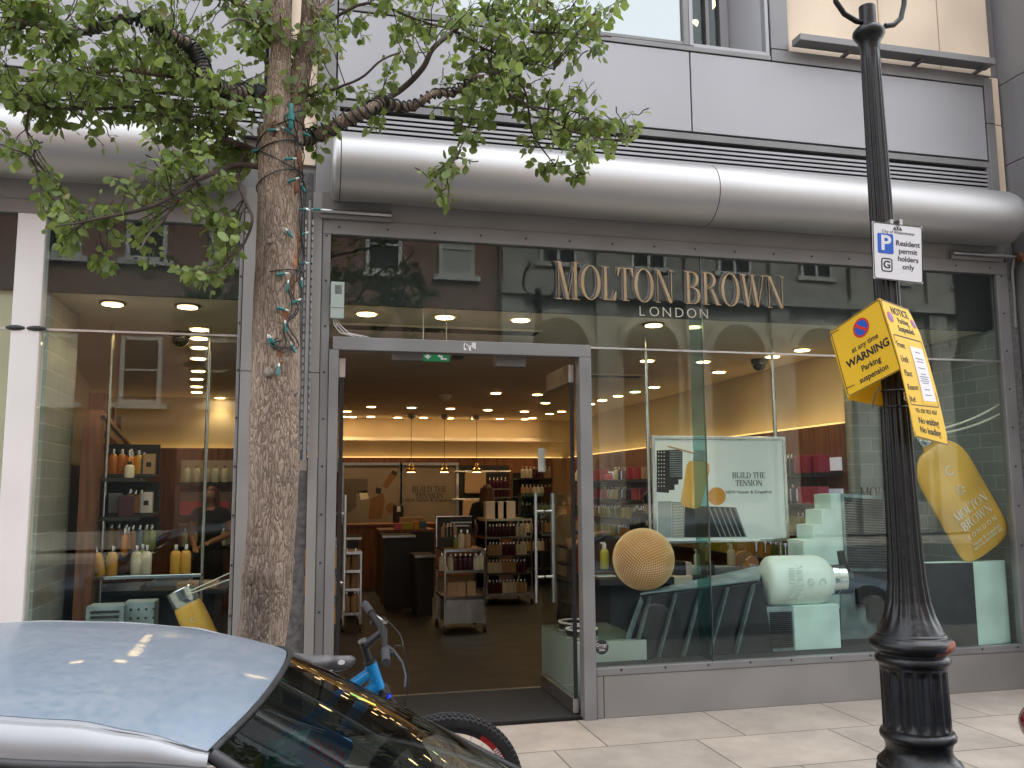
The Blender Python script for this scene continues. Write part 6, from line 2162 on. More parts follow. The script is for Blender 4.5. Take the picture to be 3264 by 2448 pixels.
def grow(c, rx_, ry_, rz_, nt_):
    cand = sorted(BPTS, key=lambda b_: (b_[0] - c).length)[:14]
    for k in range(nt_):
        while True:
            x, z = random.uniform(-1, 1), random.uniform(-1, 1)
            if x * x + z * z < 1:
                break
        e = c + Vector((x * rx_, random.uniform(-1, 1) * ry_, z * rz_))
        a = min(cand, key=lambda b_: (b_[0] - e).length + random.uniform(0, .12))[0]
        if (e - a).length > .38:
            a = e + (a - e).normalized() * random.uniform(.16, .34)
        if (e - a).length < .08:
            a = e + Vector((random.uniform(-.12, .12), random.uniform(-.1, .1), random.uniform(.02, .14)))
        twig(a, e, random.randint(7, 11))


for (cx, cy, rx_, ry_, n_) in CL:
    dep = YT + random.uniform(-.18, .22)
    c = P(cx, cy, dep)
    grow(c, rx_ / TP, min(.5, .16 + rx_ / TP * 1.1), ry_ / TP, int(n_ * 1.0))
# crown above and beyond the frame
for k in range(42):
    w = random.uniform(0, 2 * PI)
    r_ = random.uniform(.3, 1.6)
    c = Vector((-.1 + r_ * math.cos(w) * 1.1, YT + r_ * math.sin(w) * .75, random.uniform(4.25, 6.4) - r_ * .2))
    BPTS_l = (c, 0)
    grow(c, .35, .3, .28, 9)
tw.build('twigs', M_twig, tree)


def leaf_mat(name, col, tr):
    m = bpy.data.materials.new(name)
    m.use_nodes = True
    nt = m.node_tree
    b = nt.nodes['Principled BSDF']
    b.inputs['Base Color'].default_value = (*col, 1)
    b.inputs['Roughness'].default_value = .42
    b.inputs['Specular IOR Level'].default_value = .4
    ts = nt.nodes.new('ShaderNodeBsdfTranslucent')
    ts.inputs[0].default_value = (*tr, 1)
    mx = nt.nodes.new('ShaderNodeMixShader')
    mx.inputs[0].default_value = .38
    _lk(nt, b.outputs[0], mx.inputs[1])
    _lk(nt, ts.outputs[0], mx.inputs[2])
    _lk(nt, mx.outputs[0], nt.nodes['Material Output'].inputs['Surface'])
    return m


me = bpy.data.meshes.new('crown')
me.from_pydata([v - WORLD_O[tree.name] for v in lv], [], lf)
for mm in (leaf_mat('leaf_mid', (.20, .27, .085), (.38, .49, .10)), leaf_mat('leaf_dark', (.14, .20, .065), (.28, .38, .07)), leaf_mat('leaf_light', (.25, .32, .11), (.44, .55, .13)), leaf_mat('leaf_yellowing', (.22, .20, .06), (.3, .3, .08))):
    me.materials.append(mm)
me.polygons.foreach_set('material_index', lm)
me.polygons.foreach_set('use_smooth', [True] * len(lf))
o = bpy.data.objects.new('crown', me)
COL.objects.link(o)
o.parent = tree
print('LEAVES', len(lf) // 8)

# ---- fairy lights on the trunk and wound round two branches
sl = thing('fairy_lights', 'dark fairy light cable with small teal bulbs wound round the tree', 'fairy lights', (-.1, YT, 2.5))
M_cab = mat('dark_cable', (0.012, 0.016, 0.014), 0.5)
M_sock = mat('teal_socket', (0.03, 0.20, 0.19), 0.45)
M_bulb = mat('clear_bulb', (0.75, 0.78, 0.72), 0.2)
F = lambda cx, cy: (542.2 + cx * .4494, 135.5 + cy * .4494)
bl_ = [(40, 443, 75), (110, 372, 85), (175, 370, -60), (250, 345, -80), (180, 497, 85), (192, 593, 70), (257, 604, -30), (258, 707, 90), (318, 705, 95), (273, 828, 65), (180, 848, -40), (270, 965, 80), (145, 1043, 80), (237, 1065, 0), (172, 1100, 5), (200, 1165, 60), (145, 1205, 100), (165, 1290, -10), (195, 1385, -25), (110, 1360, -35), (98, 1362, -20), (133, 1495, 5)]
random.seed(5)
for (cx, cy, a_) in bl_:
    px, py = F(cx, cy)
    p, n = on_trunk(px, py, .012)
    if abs(P(px, py, YT).x - p.x) > .03:
        p = P(px, py, YT - .03)
    m = MB()
    m.M = Matrix.Translation(p) @ Matrix.Rotation(R(a_), 4, 'Y') @ Matrix.Rotation(R(random.uniform(-15, 15)), 4, 'X')
    m.lathe([(.0045, -.020), (.0062, -.014), (.0062, .012), (.0050, .016)], 10)
    s_ = m.build('bulb_socket', M_sock, sl, smooth=40)
    q = MB()
    q.M = m.M
    q.lathe([(.0045, .016), (.0045, .024), (.002, .031)], 8)
    q.build('bulb', M_bulb, s_, smooth=40)
px, py = F(192, 258)
p, n = on_trunk(px, max(py, 290), .03)
p = P(px, py, YT - .12)
MB().lathe([(.007, -.055), (.010, -.05), (.010, -.02), (.016, -.018), (.016, .012), (.010, .014), (.010, .05), (.007, .055)], 12, p).build('plug', M_sock, sl, smooth=40)
for (wob, sd, off) in ((14, 1, .010), (20, 2, .016), (9, 3, .022)):
    random.seed(sd)
    pts = []
    for (px, py) in [F(195, 240), F(200, 330), F(205, 430), F(215, 520), F(250, 600), F(240, 700), F(225, 780), F(245, 870), F(235, 950), F(200, 1040), F(215, 1110), F(190, 1200), F(175, 1290), F(195, 1370), F(140, 1400), F(120, 1380), F(150, 1340)]:
        p, n = on_trunk(px + random.uniform(-wob, wob), py + random.uniform(-6, 6), off)
        pts.append(p)
    sm = []
    for i in range(len(pts) - 1):
        p0_, p1_, p2_, p3_ = pts[max(0, i - 1)], pts[i], pts[i + 1], pts[min(len(pts) - 1, i + 2)]
        for k in range(6):
            t = k / 6
            sm.append(.5 * ((2 * p1_) + (p2_ - p0_) * t + (2 * p0_ - 5 * p1_ + 4 * p2_ - p3_) * t * t + (3 * p1_ - p0_ - 3 * p2_ + p3_) * t ** 3))
    MB().tube(sm, .0028, 5).build('cable', M_cab, sl, smooth=60)
# coils on branches and hoops round the trunk
def coil(pts, w0, w1, turns, dr):
    n = len(pts)
    path = [P(x, y, YT + dr * (i / (n - 1)) + (.06 * math.sin(i * 1.7) if 0 < i < n - 1 else 0)) for i, (x, y) in enumerate(pts)]
    out = []
    N = int(turns * 12)
    for j in range(N):
        f = j / (N - 1) * (n - 1)
        i = min(int(f), n - 2)
        c = path[i].lerp(path[i + 1], f - i)
        d = (path[i + 1] - path[i]).normalized()
        a_ = d.orthogonal().normalized()
        b_ = d.cross(a_)
        r_ = (w0 + (w1 - w0) * f / (n - 1)) / 2 / TP + .006 + .004 * noise.noise(c * 20)
        w = j / 12 * 2 * PI + 1.2 * noise.noise(c * 8)
        out.append(c + (a_ * math.cos(w) + b_ * math.sin(w)) * r_)
    MB().tube(out, .0045, 6).build('cable', M_cab, sl, smooth=60)


coil(BR[0][0][:9], 40, 14, 44, BR[0][3])
coil(BR[8][0], 34, 24, 13, 0)
coil(BR[9][0][:6], 24, 11, 15, BR[9][3])
for (py, t_) in ((330, .03), (352, -.05), (300, .06), (395, .04), (600, .02)):
    pts = []
    for k in range(33):
        w = 2 * PI * k / 32
        c = P(605, py, YT)
        r_ = 49 / TP + .004
        pts.append(c + Vector((r_ * math.cos(w), r_ * math.sin(w), t_ * math.cos(w + .5))))
    MB().tube(pts, .0028, 5).build('cable', M_cab, sl, smooth=60)
# ================================================================== CARS
def proj(p):
    d = Vector(p) - Vector((0, CAMY, CAMZ))
    z = d.dot(_f)
    return ((d.dot(_r2) / z * 2770 + 1632) / 1.47559, (1224 - d.dot(_u2) / z * 2770) / 1.47559)


def car_paint(name, col, dust):
    m = mat(name, col, .32, .55, coat=.6)
    nt = m.node_tree
    b = nt.nodes['Principled BSDF']
    b.inputs['Coat Roughness'].default_value = .06
    tc = nt.nodes.new('ShaderNodeTexCoord')
    n = nt.nodes.new('ShaderNodeTexNoise')
    n.inputs['Scale'].default_value = 5
    n.inputs['Detail'].default_value = 9
    n.inputs['Roughness'].default_value = .75
    _lk(nt, tc.outputs['Object'], n.inputs['Vector'])
    n2 = nt.nodes.new('ShaderNodeTexNoise')
    n2.inputs['Scale'].default_value = 45
    n2.inputs['Detail'].default_value = 3
    _lk(nt, tc.outputs['Object'], n2.inputs['Vector'])
    ge = nt.nodes.new('ShaderNodeNewGeometry')
    sp = nt.nodes.new('ShaderNodeSeparateXYZ')
    _lk(nt, ge.outputs['Normal'], sp.inputs[0])
    a = nt.nodes.new('ShaderNodeMath')
    a.operation = 'MULTIPLY'
    _lk(nt, n.outputs['Fac'], a.inputs[0])
    _lk(nt, n2.outputs['Fac'], a.inputs[1])
    mr = nt.nodes.new('ShaderNodeMapRange')
    mr.inputs['From Min'].default_value = .10
    mr.inputs['From Max'].default_value = .55
    mr.inputs['To Min'].default_value = dust * .22
    mr.inputs['To Max'].default_value = dust
    _lk(nt, a.outputs[0], mr.inputs['Value'])
    mu = nt.nodes.new('ShaderNodeMath')
    mu.operation = 'MULTIPLY'
    mu.use_clamp = True
    _lk(nt, mr.outputs[0], mu.inputs[0])
    _lk(nt, sp.outputs['Z'], mu.inputs[1])
    mx = nt.nodes.new('ShaderNodeMix')
    mx.data_type = 'RGBA'
    mx.inputs[6].default_value = (*col, 1)
    mx.inputs[7].default_value = (.30, .27, .245, 1)
    _lk(nt, mu.outputs[0], mx.inputs[0])
    _lk(nt, mx.outputs[2], b.inputs['Base Color'])
    m2 = nt.nodes.new('ShaderNodeMapRange')
    m2.inputs['To Min'].default_value = .6
    m2.inputs['To Max'].default_value = -.1
    _lk(nt, mu.outputs[0], m2.inputs['Value'])
    _lk(nt, m2.outputs[0], b.inputs['Coat Weight'])
    m3 = nt.nodes.new('ShaderNodeMapRange')
    m3.inputs['To Min'].default_value = .30
    m3.inputs['To Max'].default_value = .85
    _lk(nt, mu.outputs[0], m3.inputs['Value'])
    _lk(nt, m3.outputs[0], b.inputs['Roughness'])
    return m


M_paint = car_paint('dusty_silver_sky_tinted', (.21, .30, .41), .75)  # silver base tinted blue to stand in for the sky's reflection
M_cglass = glass_mat('windscreen_glass', (.22, .25, .25), 1.34)
M_tyre = mat('tyre_rubber', (.02, .02, .02), .85, var=.3, vs=20)
M_trim = mat('black_trim', (.02, .02, .022), .5, var=.4, vs=30)
M_tail = mat('red_tail_lens', (.17, .008, .012), .15, coat=.6)
M_seat = mat('dark_seat_cloth', (.03, .03, .033), .9)
M_rail = mat('plain_silver_paint', (.22, .225, .235), .4, .35, coat=.3)
Y0 = -3.92


def lerp_tab(tab, x):
    for i in range(len(tab) - 1):
        if tab[i][0] <= x <= tab[i + 1][0]:
            t = (x - tab[i][0]) / (tab[i + 1][0] - tab[i][0])
            t = t * t * (3 - 2 * t) * .5 + t * .5
            return [a + (b_ - a) * t for a, b_ in zip(tab[i][1:], tab[i + 1][1:])]
    return list(tab[0][1:] if x < tab[0][0] else tab[-1][1:])


def make_car(label):
    t = thing('parked_car', label, 'car', (0, Y0, -.12))
    # lower body
    ST = [(-2.52, .56, .66, .20), (-2.44, .72, .73, .12), (-2.1, .82, .79, .09), (-1.3, .86, .80, .08), (0, .865, .77, .08), (.55, .85, .70, .08), (.85, .83, .64, .08), (1.3, .80, .565, .09), (1.65, .73, .49, .10), (1.86, .60, .40, .14), (1.92, .46, .33, .2)]
    vs, fs = [], []
    xs = [-2.52, -2.48, -2.40, -2.25] + [-2.1 + .1 * k for k in range(38)] + [1.72, 1.8, 1.86, 1.90, 1.92]
    sec = lambda w, zt, zb: [(0, zb), (w * .85, zb), (w * .97, zb + .05), (w, zb + .2), (w, zt - .22), (w * .985, zt - .12), (w * .955, zt - .05), (w * .90, zt - .012), (w * .75, zt + .008), (w * .4, zt + .022), (0, zt + .028)]
    N = 11
    for x in xs:
        w, zt, zb = lerp_tab(ST, x)
        s = sec(w, zt, zb - .0)
        for y, z in s:
            vs.append((x, Y0 + y, z))
        for y, z in s:
            vs.append((x, Y0 - y, z))
    for i in range(len(xs) - 1):
        o = i * 2 * N
        for k in range(N - 1):
            fs.append((o + k, o + 2 * N + k, o + 2 * N + k + 1, o + k + 1))
            fs.append((o + N + k, o + N + k + 1, o + 3 * N + k + 1, o + 3 * N + k))
    fs.append(tuple([k for k in range(N)] + [N + k for k in range(N - 2, 0, -1)]))
    o = (len(xs) - 1) * 2 * N
    fs.append(tuple([o + N + k for k in range(N)] + [o + k for k in range(N - 2, 0, -1)]))
    MB().add(vs, fs).build('body', M_paint, t, smooth=45, fix=True)
    # roof
    zc = [(-2.1, .86), (-1.75, 1.06), (-1.35, 1.232), (-1.0, 1.292), (-.7, 1.310), (-.4, 1.298), (-.15, 1.262), (0.02, 1.222)]
    ze = [(-2.1, .84), (-1.75, 1.03), (-1.35, 1.20), (-1.0, 1.262), (-.76, 1.273), (-.54, 1.263), (-.32, 1.240), (-.2, 1.212), (-.08, 1.172), (.02, 1.12)]
    HW = lambda x: .535 - .02 * max(0, -x - 1.0)
    xh = lambda v: .0 - .085 * abs(v) ** 2.2
    xr = lambda v: -1.32 + .03 * v * v

    def roof(u, v):
        vv = v * 2 - 1
        x = xr(vv) + (xh(vv) - xr(vv)) * u
        c, e = lerp_tab(zc, x)[0], lerp_tab(ze, x)[0]
        return Vector((x, Y0 + HW(x) * vv, c - (c - e) * abs(vv) ** 2.4)), Vector((0, 0, 1))
    MB().patch(roof, 40, 26, .012).build('roof', M_paint, t, smooth=40)
    # gutters, rails, pillars: strips from the roof edge outwards
    for s in (-1, 1):
        def rail(u, v):
            x = -1.32 + 1.24 * u
            e = lerp_tab(ze, x)[0]
            prof = [(.0, -.001), (.006, -.008), (.020, -.009), (.026, .0), (.040, -.006), (.060, -.026), (.068, -.058)]
            i = min(int(v * 6), 5)
            f = v * 6 - i
            a, b_ = prof[i], prof[i + 1]
            dy, dz = a[0] + (b_[0] - a[0]) * f, a[1] + (b_[1] - a[1]) * f
            k = 1 if u < .82 else 1 - ((u - .82) / .18) * .55
            return Vector((x, Y0 + s * (HW(x) + .001 + dy * k), e + dz * k)), Vector((0, s * .5, .8))
        MB().patch(rail, 40, 12).build('roof_rail', M_rail, t, smooth=60)
        q = MB()
        q.tube([rail(u / 20, .26)[0] + Vector((0, 0, .000)) for u in range(21)], .0055, 6)
        q.build('gutter_seal', M_trim, t, smooth=60)
        # window seal and side glass
        q = MB()
        q.tube([rail(u / 20, 1)[0] + Vector((0, 0, -.004)) for u in range(21)], .011, 8)
        q.build('window_seal', M_trim, t, smooth=60)

        def side(u, v):
            x0 = -1.32 + 1.24 * u
            top = rail(u, 1)[0]
            xb = -1.75 + 2.25 * u
            w, zt, zb = lerp_tab(ST, xb)
            bot = Vector((xb, Y0 + s * (w * .90), zt - .005))
            p = top.lerp(bot, v)
            p.y += s * .03 * math.sin(PI * v)
            return p, Vector((0, s, .2))
        MB().patch(side, 20, 8).build('side_window', M_cglass, t, smooth=60)
        # A pillar
        a, b_ = Vector((-.075, Y0 + s * .545, 1.168)), Vector((.80, Y0 + s * .765, .655))
        pts = [a.lerp(b_, k / 10) + Vector((0, s * .006, .004)) * math.sin(PI * k / 10) for k in range(11)]
        MB().tube(pts, [.014] * 10 + [.02], 10).build('windscreen_pillar', M_trim, t, smooth=60)
        MB().tube([Vector((-1.33, Y0 + s * .56, 1.19)), Vector((-1.7, Y0 + s * .68, 1.0)), Vector((-2.05, Y0 + s * .76, .80))], [.04, .05, .05], 10).build('rear_pillar', M_paint, t, smooth=60)
    # windscreen

    def ws(u, v):
        vv = v * 2 - 1
        x0 = xh(vv) + .005
        c, e = lerp_tab(zc, xh(vv))[0], lerp_tab(ze, xh(vv))[0]
        top = Vector((x0, Y0 + .535 * vv, c - (c - e) * abs(vv) ** 2.4 - .004))
        bot = Vector((.90 - .13 * vv * vv, Y0 + .755 * vv, .665 - .02 * vv * vv))
        p = top.lerp(bot, u)
        k = math.sin(PI * u) * (.006 + .03 * (1 - vv * vv))
        n = Vector((.5, 0, .85))
        return p + n * k, n
    MB().patch(ws, 24, 24).build('windscreen', M_cglass, t, smooth=60)
    q = MB()
    q.tube([ws(0.0, k / 24)[0] + Vector((.004, 0, .003)) for k in range(25)], .0065, 8)
    q.build('windscreen_seal', M_trim, t, smooth=60)

    def rs(u, v):
        vv = v * 2 - 1
        top = roof(0, v)[0]
        bot = Vector((-2.08 + .06 * vv * vv, Y0 + .72 * vv, .80))
        n = Vector((-.5, 0, .85))
        return top.lerp(bot, u) + n * .03 * math.sin(PI * u), n
    MB().patch(rs, 12, 16).build('rear_window', M_cglass, t, smooth=60)
    # cabin
    MB().box(.42, .86, Y0 - .70, Y0 + .70, .50, .64).build('dashboard', M_trim, t, bevel=.05, seg=3)
    for s in (-1, 1):
        q = MB()
        q.M = Matrix.Translation((-.55, Y0 + s * .36, .5)) @ Matrix.Rotation(R(-14), 4, 'Y')
        q.box(-.07, .07, -.24, .24, -.1, .46)
        q.build('seat', M_seat, t, bevel=.05, seg=3)
        q = MB()
        q.M = Matrix.Translation((-.67, Y0 + s * .36, .99)) @ Matrix.Rotation(R(-10), 4, 'Y')
        q.box(-.05, .05, -.13, .13, -.07, .09)
        q.build('headrest', M_seat, t, bevel=.04, seg=3)
    MB().box(-2.0, .85, Y0 - .74, Y0 + .74, .10, .14).build('cabin_floor', M_seat, t)
    q = MB()
    q.M = Matrix.Translation((.28, Y0 - .36, .66)) @ Matrix.Rotation(R(62), 4, 'Y')
    q.tube([(.18 * math.cos(2 * PI * k / 24), .18 * math.sin(2 * PI * k / 24), 0) for k in range(25)], .014, 8, cap=False)
    q.build('steering_wheel', M_trim, t, smooth=60)
    # wheels, lamps, bumpers, handles
    for x in (-1.62, 1.12):
        for s in (-1, 1):
            q = MB()
            q.M = Matrix.Translation((x, Y0 + s * .775, .19)) @ Matrix.Rotation(PI / 2, 4, 'X')
            q.lathe([(.20, -.10), (.28, -.105), (.31, -.08), (.31, .08), (.28, .105), (.20, .10)], 32)
            w = q.build('wheel', M_tyre, t, smooth=40)
            q = MB()
            q.M = Matrix.Translation((x, Y0 + s * .775, .19)) @ Matrix.Rotation(PI / 2, 4, 'X')
            q.lathe([(.205, -.10), (.19, -.112), (.07, -.105), (.0, -.11)][::-1], 20)
            q.lathe([(.205, .10), (.19, .112), (.07, .105), (.0, .11)], 20)
            q.build('rim', M_steel, w, smooth=30)
    for s in (-1, 1):
        w, zt, zb = lerp_tab(ST, -2.44)
        q = MB()
        q.M = Matrix.Translation((-2.43, Y0 + s * .67, .675)) @ Matrix.Rotation(s * R(-28), 4, 'Z') @ Matrix.Diagonal((.12, .15, .10, 1))
        q.sphere((0, 0, 0), 1, 20, 12)
        q.build('tail_light', M_tail, t, smooth=60)
        q = MB()
        q.M = Matrix.Translation((1.62, Y0 + s * .60, .42)) @ Matrix.Rotation(s * R(30), 4, 'Z') @ Matrix.Diagonal((.17, .11, .06, 1))
        q.sphere((0, 0, 0), 1, 20, 12)
        q.build('headlight', M_wglass, t, smooth=60)
        for x in (-.35, .35):
            MB().box(x - .35, x - .20, Y0 + s * .868 - .008, Y0 + s * .868 + .008, .62, .645).build('door_handle', M_paint, t, bevel=.006)
    MB().box(-2.56, -2.46, Y0 - .22, Y0 + .22, .30, .40).build('number_plate', M_wsign, t, bevel=.004)
    return t, ws


car, WS0 = make_car('dusty silver car with dark windscreen parked at the kerb before the tree')
car.rotation_euler = (0, 0, R(-4.2))
car.location = (-.036, Y0, -.12)
_cm = Matrix.Translation((-.036, Y0, 0)) @ Matrix.Rotation(R(-4.2), 4, 'Z') @ Matrix.Translation((0, -Y0, 0))


def WS(u, v):
    p, n = WS0(u, v)
    return _cm @ p, n


c2 = copy_tree(car, label='silver car whose red tail light just enters the right edge of the view')
c2.location = (5.44, Y0 + .12, -.12)
c2.rotation_euler = (0, 0, 0)
print('TAIL', proj((5.44 - 2.53, Y0 + .12 + .66, .635)))
for o in (car, c2):
    o['group'] = 'cars parked along the kerb'


def find_ws(px, py):
    best = None
    for i in range(61):
        for j in range(61):
            p = WS(i / 60, j / 60)[0]
            q = proj(p)
            d = (q[0] - px) ** 2 + (q[1] - py) ** 2
            if best is None or d < best[0]:
                best = (d, i / 60, j / 60)
    return best[1:]


# sticker on the windscreen top
u0, v0 = find_ws(757, 1500)
u1, v1 = find_ws(812, 1527)
nrm_ = Vector((.5, 0, .85)).normalized()
a, b_ = WS(u0, v0)[0] + nrm_ * .004, WS(u1, v1)[0] + nrm_ * .004
dn = (b_ - a).cross(nrm_).normalized() * .010
stk = thing('windscreen_sticker', 'small green and yellow strip sticker at the edge of the car windscreen', 'sticker', a)
for (f0, f1, mm, nm_) in ((0, .42, mat('sticker_green', (.22, .5, .12), .5), 'green_field'), (.425, 1, mat('sticker_yellow', (.75, .6, .08), .5), 'yellow_field')):
    p0_, p1_ = a.lerp(b_, f0), a.lerp(b_, f1)
    MB().add([p0_ - dn, p1_ - dn, p1_ + dn, p0_ + dn, p0_ - dn + nrm_ * .001, p1_ - dn + nrm_ * .001, p1_ + dn + nrm_ * .001, p0_ + dn + nrm_ * .001], [(0, 1, 2, 3), (7, 6, 5, 4), (0, 4, 5, 1), (1, 5, 6, 2), (2, 6, 7, 3), (3, 7, 4, 0)]).build(nm_, mm, stk, fix=True)
# hanging freshener card and coloured plastic bits behind the glass
u0, v0 = find_ws(735, 1590)
p = WS(u0, v0)[0] - Vector((.035, -.01, .03))
fr = thing('air_freshener', 'blue air freshener card hanging on a string behind the car windscreen', 'air freshener', p)
q = MB()
q.M = Matrix.Translation(p) @ Matrix.Rotation(R(-15), 4, 'Z') @ Matrix.Rotation(R(25), 4, 'Y')
o_, i_ = frame2(.10, .085, .012, .001)
q.prism(o_, -.001, .001)
q.build('card', mat('freshener_blue', (.03, .20, .42), .5), fr)
m = MB()
for k in range(5):
    m.M = q.M
    m.prism([(-.035 + k * .016, -.012), (-.024 + k * .016, -.016), (-.022 + k * .016, .014), (-.032 + k * .016, .016)], -.0022, -.0012)
m.M = q.M
m.prism([(-.035, -.026), (.035, -.022), (.035, -.018), (-.035, -.022)], -.0022, -.0012)
m.build('red_wording', M_red, fr)
for dx in (-.008, .008):
    MB().tube([p + Vector((dx, 0, .038)), p + Vector((dx * .6 - .06, 0, .062)), p + Vector((dx * .2 - .13, 0, .095))], .0009, 5).build('string', M_paper, fr)
u0, v0 = find_ws(715, 1552)
p = WS(u0, v0)[0] - Vector((.08, -.02, .085))
fl = thing('plastic_bag', 'crumpled teal and yellow plastic wrapper behind the car windscreen', 'wrapper', p)
for (off, mm, s_) in (((0, 0, 0), mat('teal_plastic', (.05, .30, .33), .25, coat=.5), .075), ((-.04, .02, -.01), mat('yellow_plastic', (.6, .45, .05), .3, coat=.5), .045)):
    q = MB()
    q.sphere((0, 0, 0), 1, 18, 12, (s_, s_ * .5, s_ * .8))
    for i_, v in enumerate(q.v):
        q.v[i_] = p + Vector(off) + v + v.normalized() * .025 * noise.noise(v * 30)
    q.build('wrapper', mm, fl)

# ================================================================== BICYCLE
TH = R(12)
YB0 = -2.2
bn = Vector((0, math.cos(TH), math.sin(TH)))      # bicycle's own sideways direction
bu = Vector((0, -math.sin(TH), math.cos(TH)))


def BL(px, py, off=0.0):               # photo point -> world point on the leaning plane of the bicycle
    d = ray(px, py)
    o = Vector((0, CAMY, CAMZ))
    p0_ = Vector((0, YB0, 0)) + bn * off
    t = (p0_ - o).dot(bn) / d.dot(bn)
    return o + d * t


bk = thing('bicycle', 'blue mountain bicycle with a knobbly tyre leaning by the tree before the doorway', 'bicycle', (.5, YB0, 0))
M_bl = mat('bright_blue_paint', (.01, .24, .56), .35, coat=.5)
M_alu = mat('worn_alloy', (.5, .5, .5), .35, .9)
RW = .35
tt = BL(965, 1524)
hub = Vector((0, YB0, 0)) + bu * RW
hub.x = tt.x
rhub = hub + Vector((-1.10, 0, 0))
HT, HB = BL(800, 1434), BL(817, 1486)
BB = hub + Vector((-.66, 0, 0)) - bu * .02
crown = BL(832, 1500)
sd = BL(700, 1432)
sp_top = sd - bu * .07
frame_m = MB()
frame_m.tube([HT + (HT - HB).normalized() * .004, HB], [.027, .029], 16)
tj = HT.lerp(HB, .3)
seat_cl = BB.lerp(sp_top, .72)
frame_m.tube([tj, tj.lerp(seat_cl, .5) + bu * .012, seat_cl], [.024, .021, .018], 14)
frame_m.tube([HT.lerp(HB, .8), HT.lerp(HB, .8).lerp(BB, .5), BB], [.031, .027, .024], 14)
frame_m.tube([BB, seat_cl + (seat_cl - BB).normalized() * .03], .017, 12)
for s in (-1, 1):
    frame_m.tube([BB + bn * .03 * s, rhub + bn * .065 * s], [.012, .009], 8)
    frame_m.tube([seat_cl + bn * .02 * s, rhub + bn * .065 * s], [.010, .008], 8)
frame_m.build('frame', M_bl, bk, smooth=60)
m = MB()
m.tube([tj.lerp(seat_cl, .25) + bu * .0225 - bn * .004, tj.lerp(seat_cl, .40) + bu * .0225 - bn * .004], [.006, .006], 6)
m.build('frame_decal', mat('decal_green', (.35, .6, .15), .5), bk)
# saddle and post
MB().tube([seat_cl, sp_top], .0135, 12).build('seat_post', M_chrome, bk, smooth=60)
tip, tail = BL(768, 1424), BL(768, 1424) + Vector((-.27, 0, 0)) + bu * .012
m = MB()
vs, fs = [], []
ns, nw = 16, 12
for i in range(ns + 1):
    t = i / ns
    c = tip.lerp(tail, t)
    w = .020 + .055 * max(0, (t - .35) / .65) ** 1.3 + .004 * math.sin(PI * t)
    hgt = .030 + .012 * math.sin(PI * t)
    if i == 0:
        w, hgt = .010, .014
    for k in range(nw):
        a_ = 2 * PI * k / nw
        zz_ = math.sin(a_) * (hgt * .45 if math.sin(a_) > 0 else hgt)
        vs.append(c + bn * (math.cos(a_) * w) + bu * (zz_ - .004 * math.sin(PI * t)))
for i in range(ns):
    for k in range(nw):
        fs.append((i * nw + k, i * nw + (k + 1) % nw, (i + 1) * nw + (k + 1) % nw, (i + 1) * nw + k))
fs += [tuple(range(nw)), tuple(ns * nw + k for k in range(nw))]
m.add(vs, fs)
sdl = m.build('saddle', mat('grey_worn_vinyl', (.15, .145, .145), .6, var=.4, vs=25, bump=.2), bk, smooth=60, fix=True)
c = tip.lerp(tail, .22) - bn * .0225 - bu * .004
q = MB()
q.M = Matrix.Translation(c) @ Matrix.Rotation(R(90), 4, 'X') @ Matrix.Rotation(R(-8), 4, 'Y')
q.lathe([(.012, -.004), (.012, .004)], 20, sx=1.2, sy=.75)
q.build('badge', M_paper, sdl)
m = MB()
for s in (-1, 1):
    m.tube([tip.lerp(tail, .12) + bn * .012 * s - bu * .035, tip.lerp(tail, .5) + bn * .022 * s - bu * .055, tip.lerp(tail, .9) + bn * .03 * s - bu * .03], .0038, 6)
m.build('saddle_rails', M_chrome, bk, smooth=60)
# steering
st_top = BL(784, 1386)
MB().tube([HT, st_top], .0165, 14).build('steerer', M_black, bk, smooth=60)
MB().tube([HT + (HT - st_top).normalized() * .002, HT - (HT - st_top).normalized() * .018], .026, 16).build('headset', M_black, bk, smooth=60)
MB().tube([st_top - bu * .0, st_top + (st_top - HT).normalized() * .008], .019, 16).build('top_cap', M_steel, bk, smooth=60)
bar = BL(829, 1362)
MB().tube([st_top.lerp(HT, .2), bar], [.018, .016], 14).build('stem', M_black, bk, smooth=60)
e_far, e_near = P(789, 1306, YB0 + .10), P(834, 1432, YB0 - .52)
far_in, near_in = e_far.lerp(bar, .36), e_near.lerp(bar, .36)
MB().tube([e_far, far_in, bar.lerp(far_in, .35) + bu * .004, bar, bar.lerp(near_in, .35) + bu * .004, near_in, e_near], [.0112, .0112, .014, .016, .014, .0112, .0112], 12).build('handlebar', M_black, bk, smooth=60)
for (e, i_) in ((e_far, far_in), (e_near, near_in)):
    d = (i_ - e)
    pts = [e - d * .01 + d * k / 14 for k in range(15)]
    MB().tube(pts, [.0185] + [.0165 + (.0012 if k % 2 else 0) for k in range(13)] + [.0185], 14).build('grip', mat_grip if 'mat_grip' in globals() else globals().setdefault('mat_grip', mat('grip_rubber', (.045, .045, .048), .75)), bk, smooth=30)
    a_ = e.lerp(bar, .48)
    fwd = Vector((1, 0, 0))
    m = MB()
    m.tube([a_, a_ + fwd * .035 - bu * .02], [.014, .010], 8)
    l0 = a_ + fwd * .035 - bu * .02
    m.tube([l0, l0 + (e - a_) * .35 + fwd * .035 - bu * .03, l0 + (e - a_) * .80 + fwd * .045 - bu * .055, l0 + (e - a_) * .95 + fwd * .04 - bu * .085], [.008, .007, .0055, .006], 8)
    m.build('brake_lever', M_alu if e is e_far else M_black, bk, smooth=60)
    m = MB()
    m.M = Matrix.Translation(a_ + fwd * .008 - bu * .028)
    m.box(-.022, .026, -.022, .022, -.012, .012)
    m.build('gear_shifter', M_black, bk, bevel=.006)
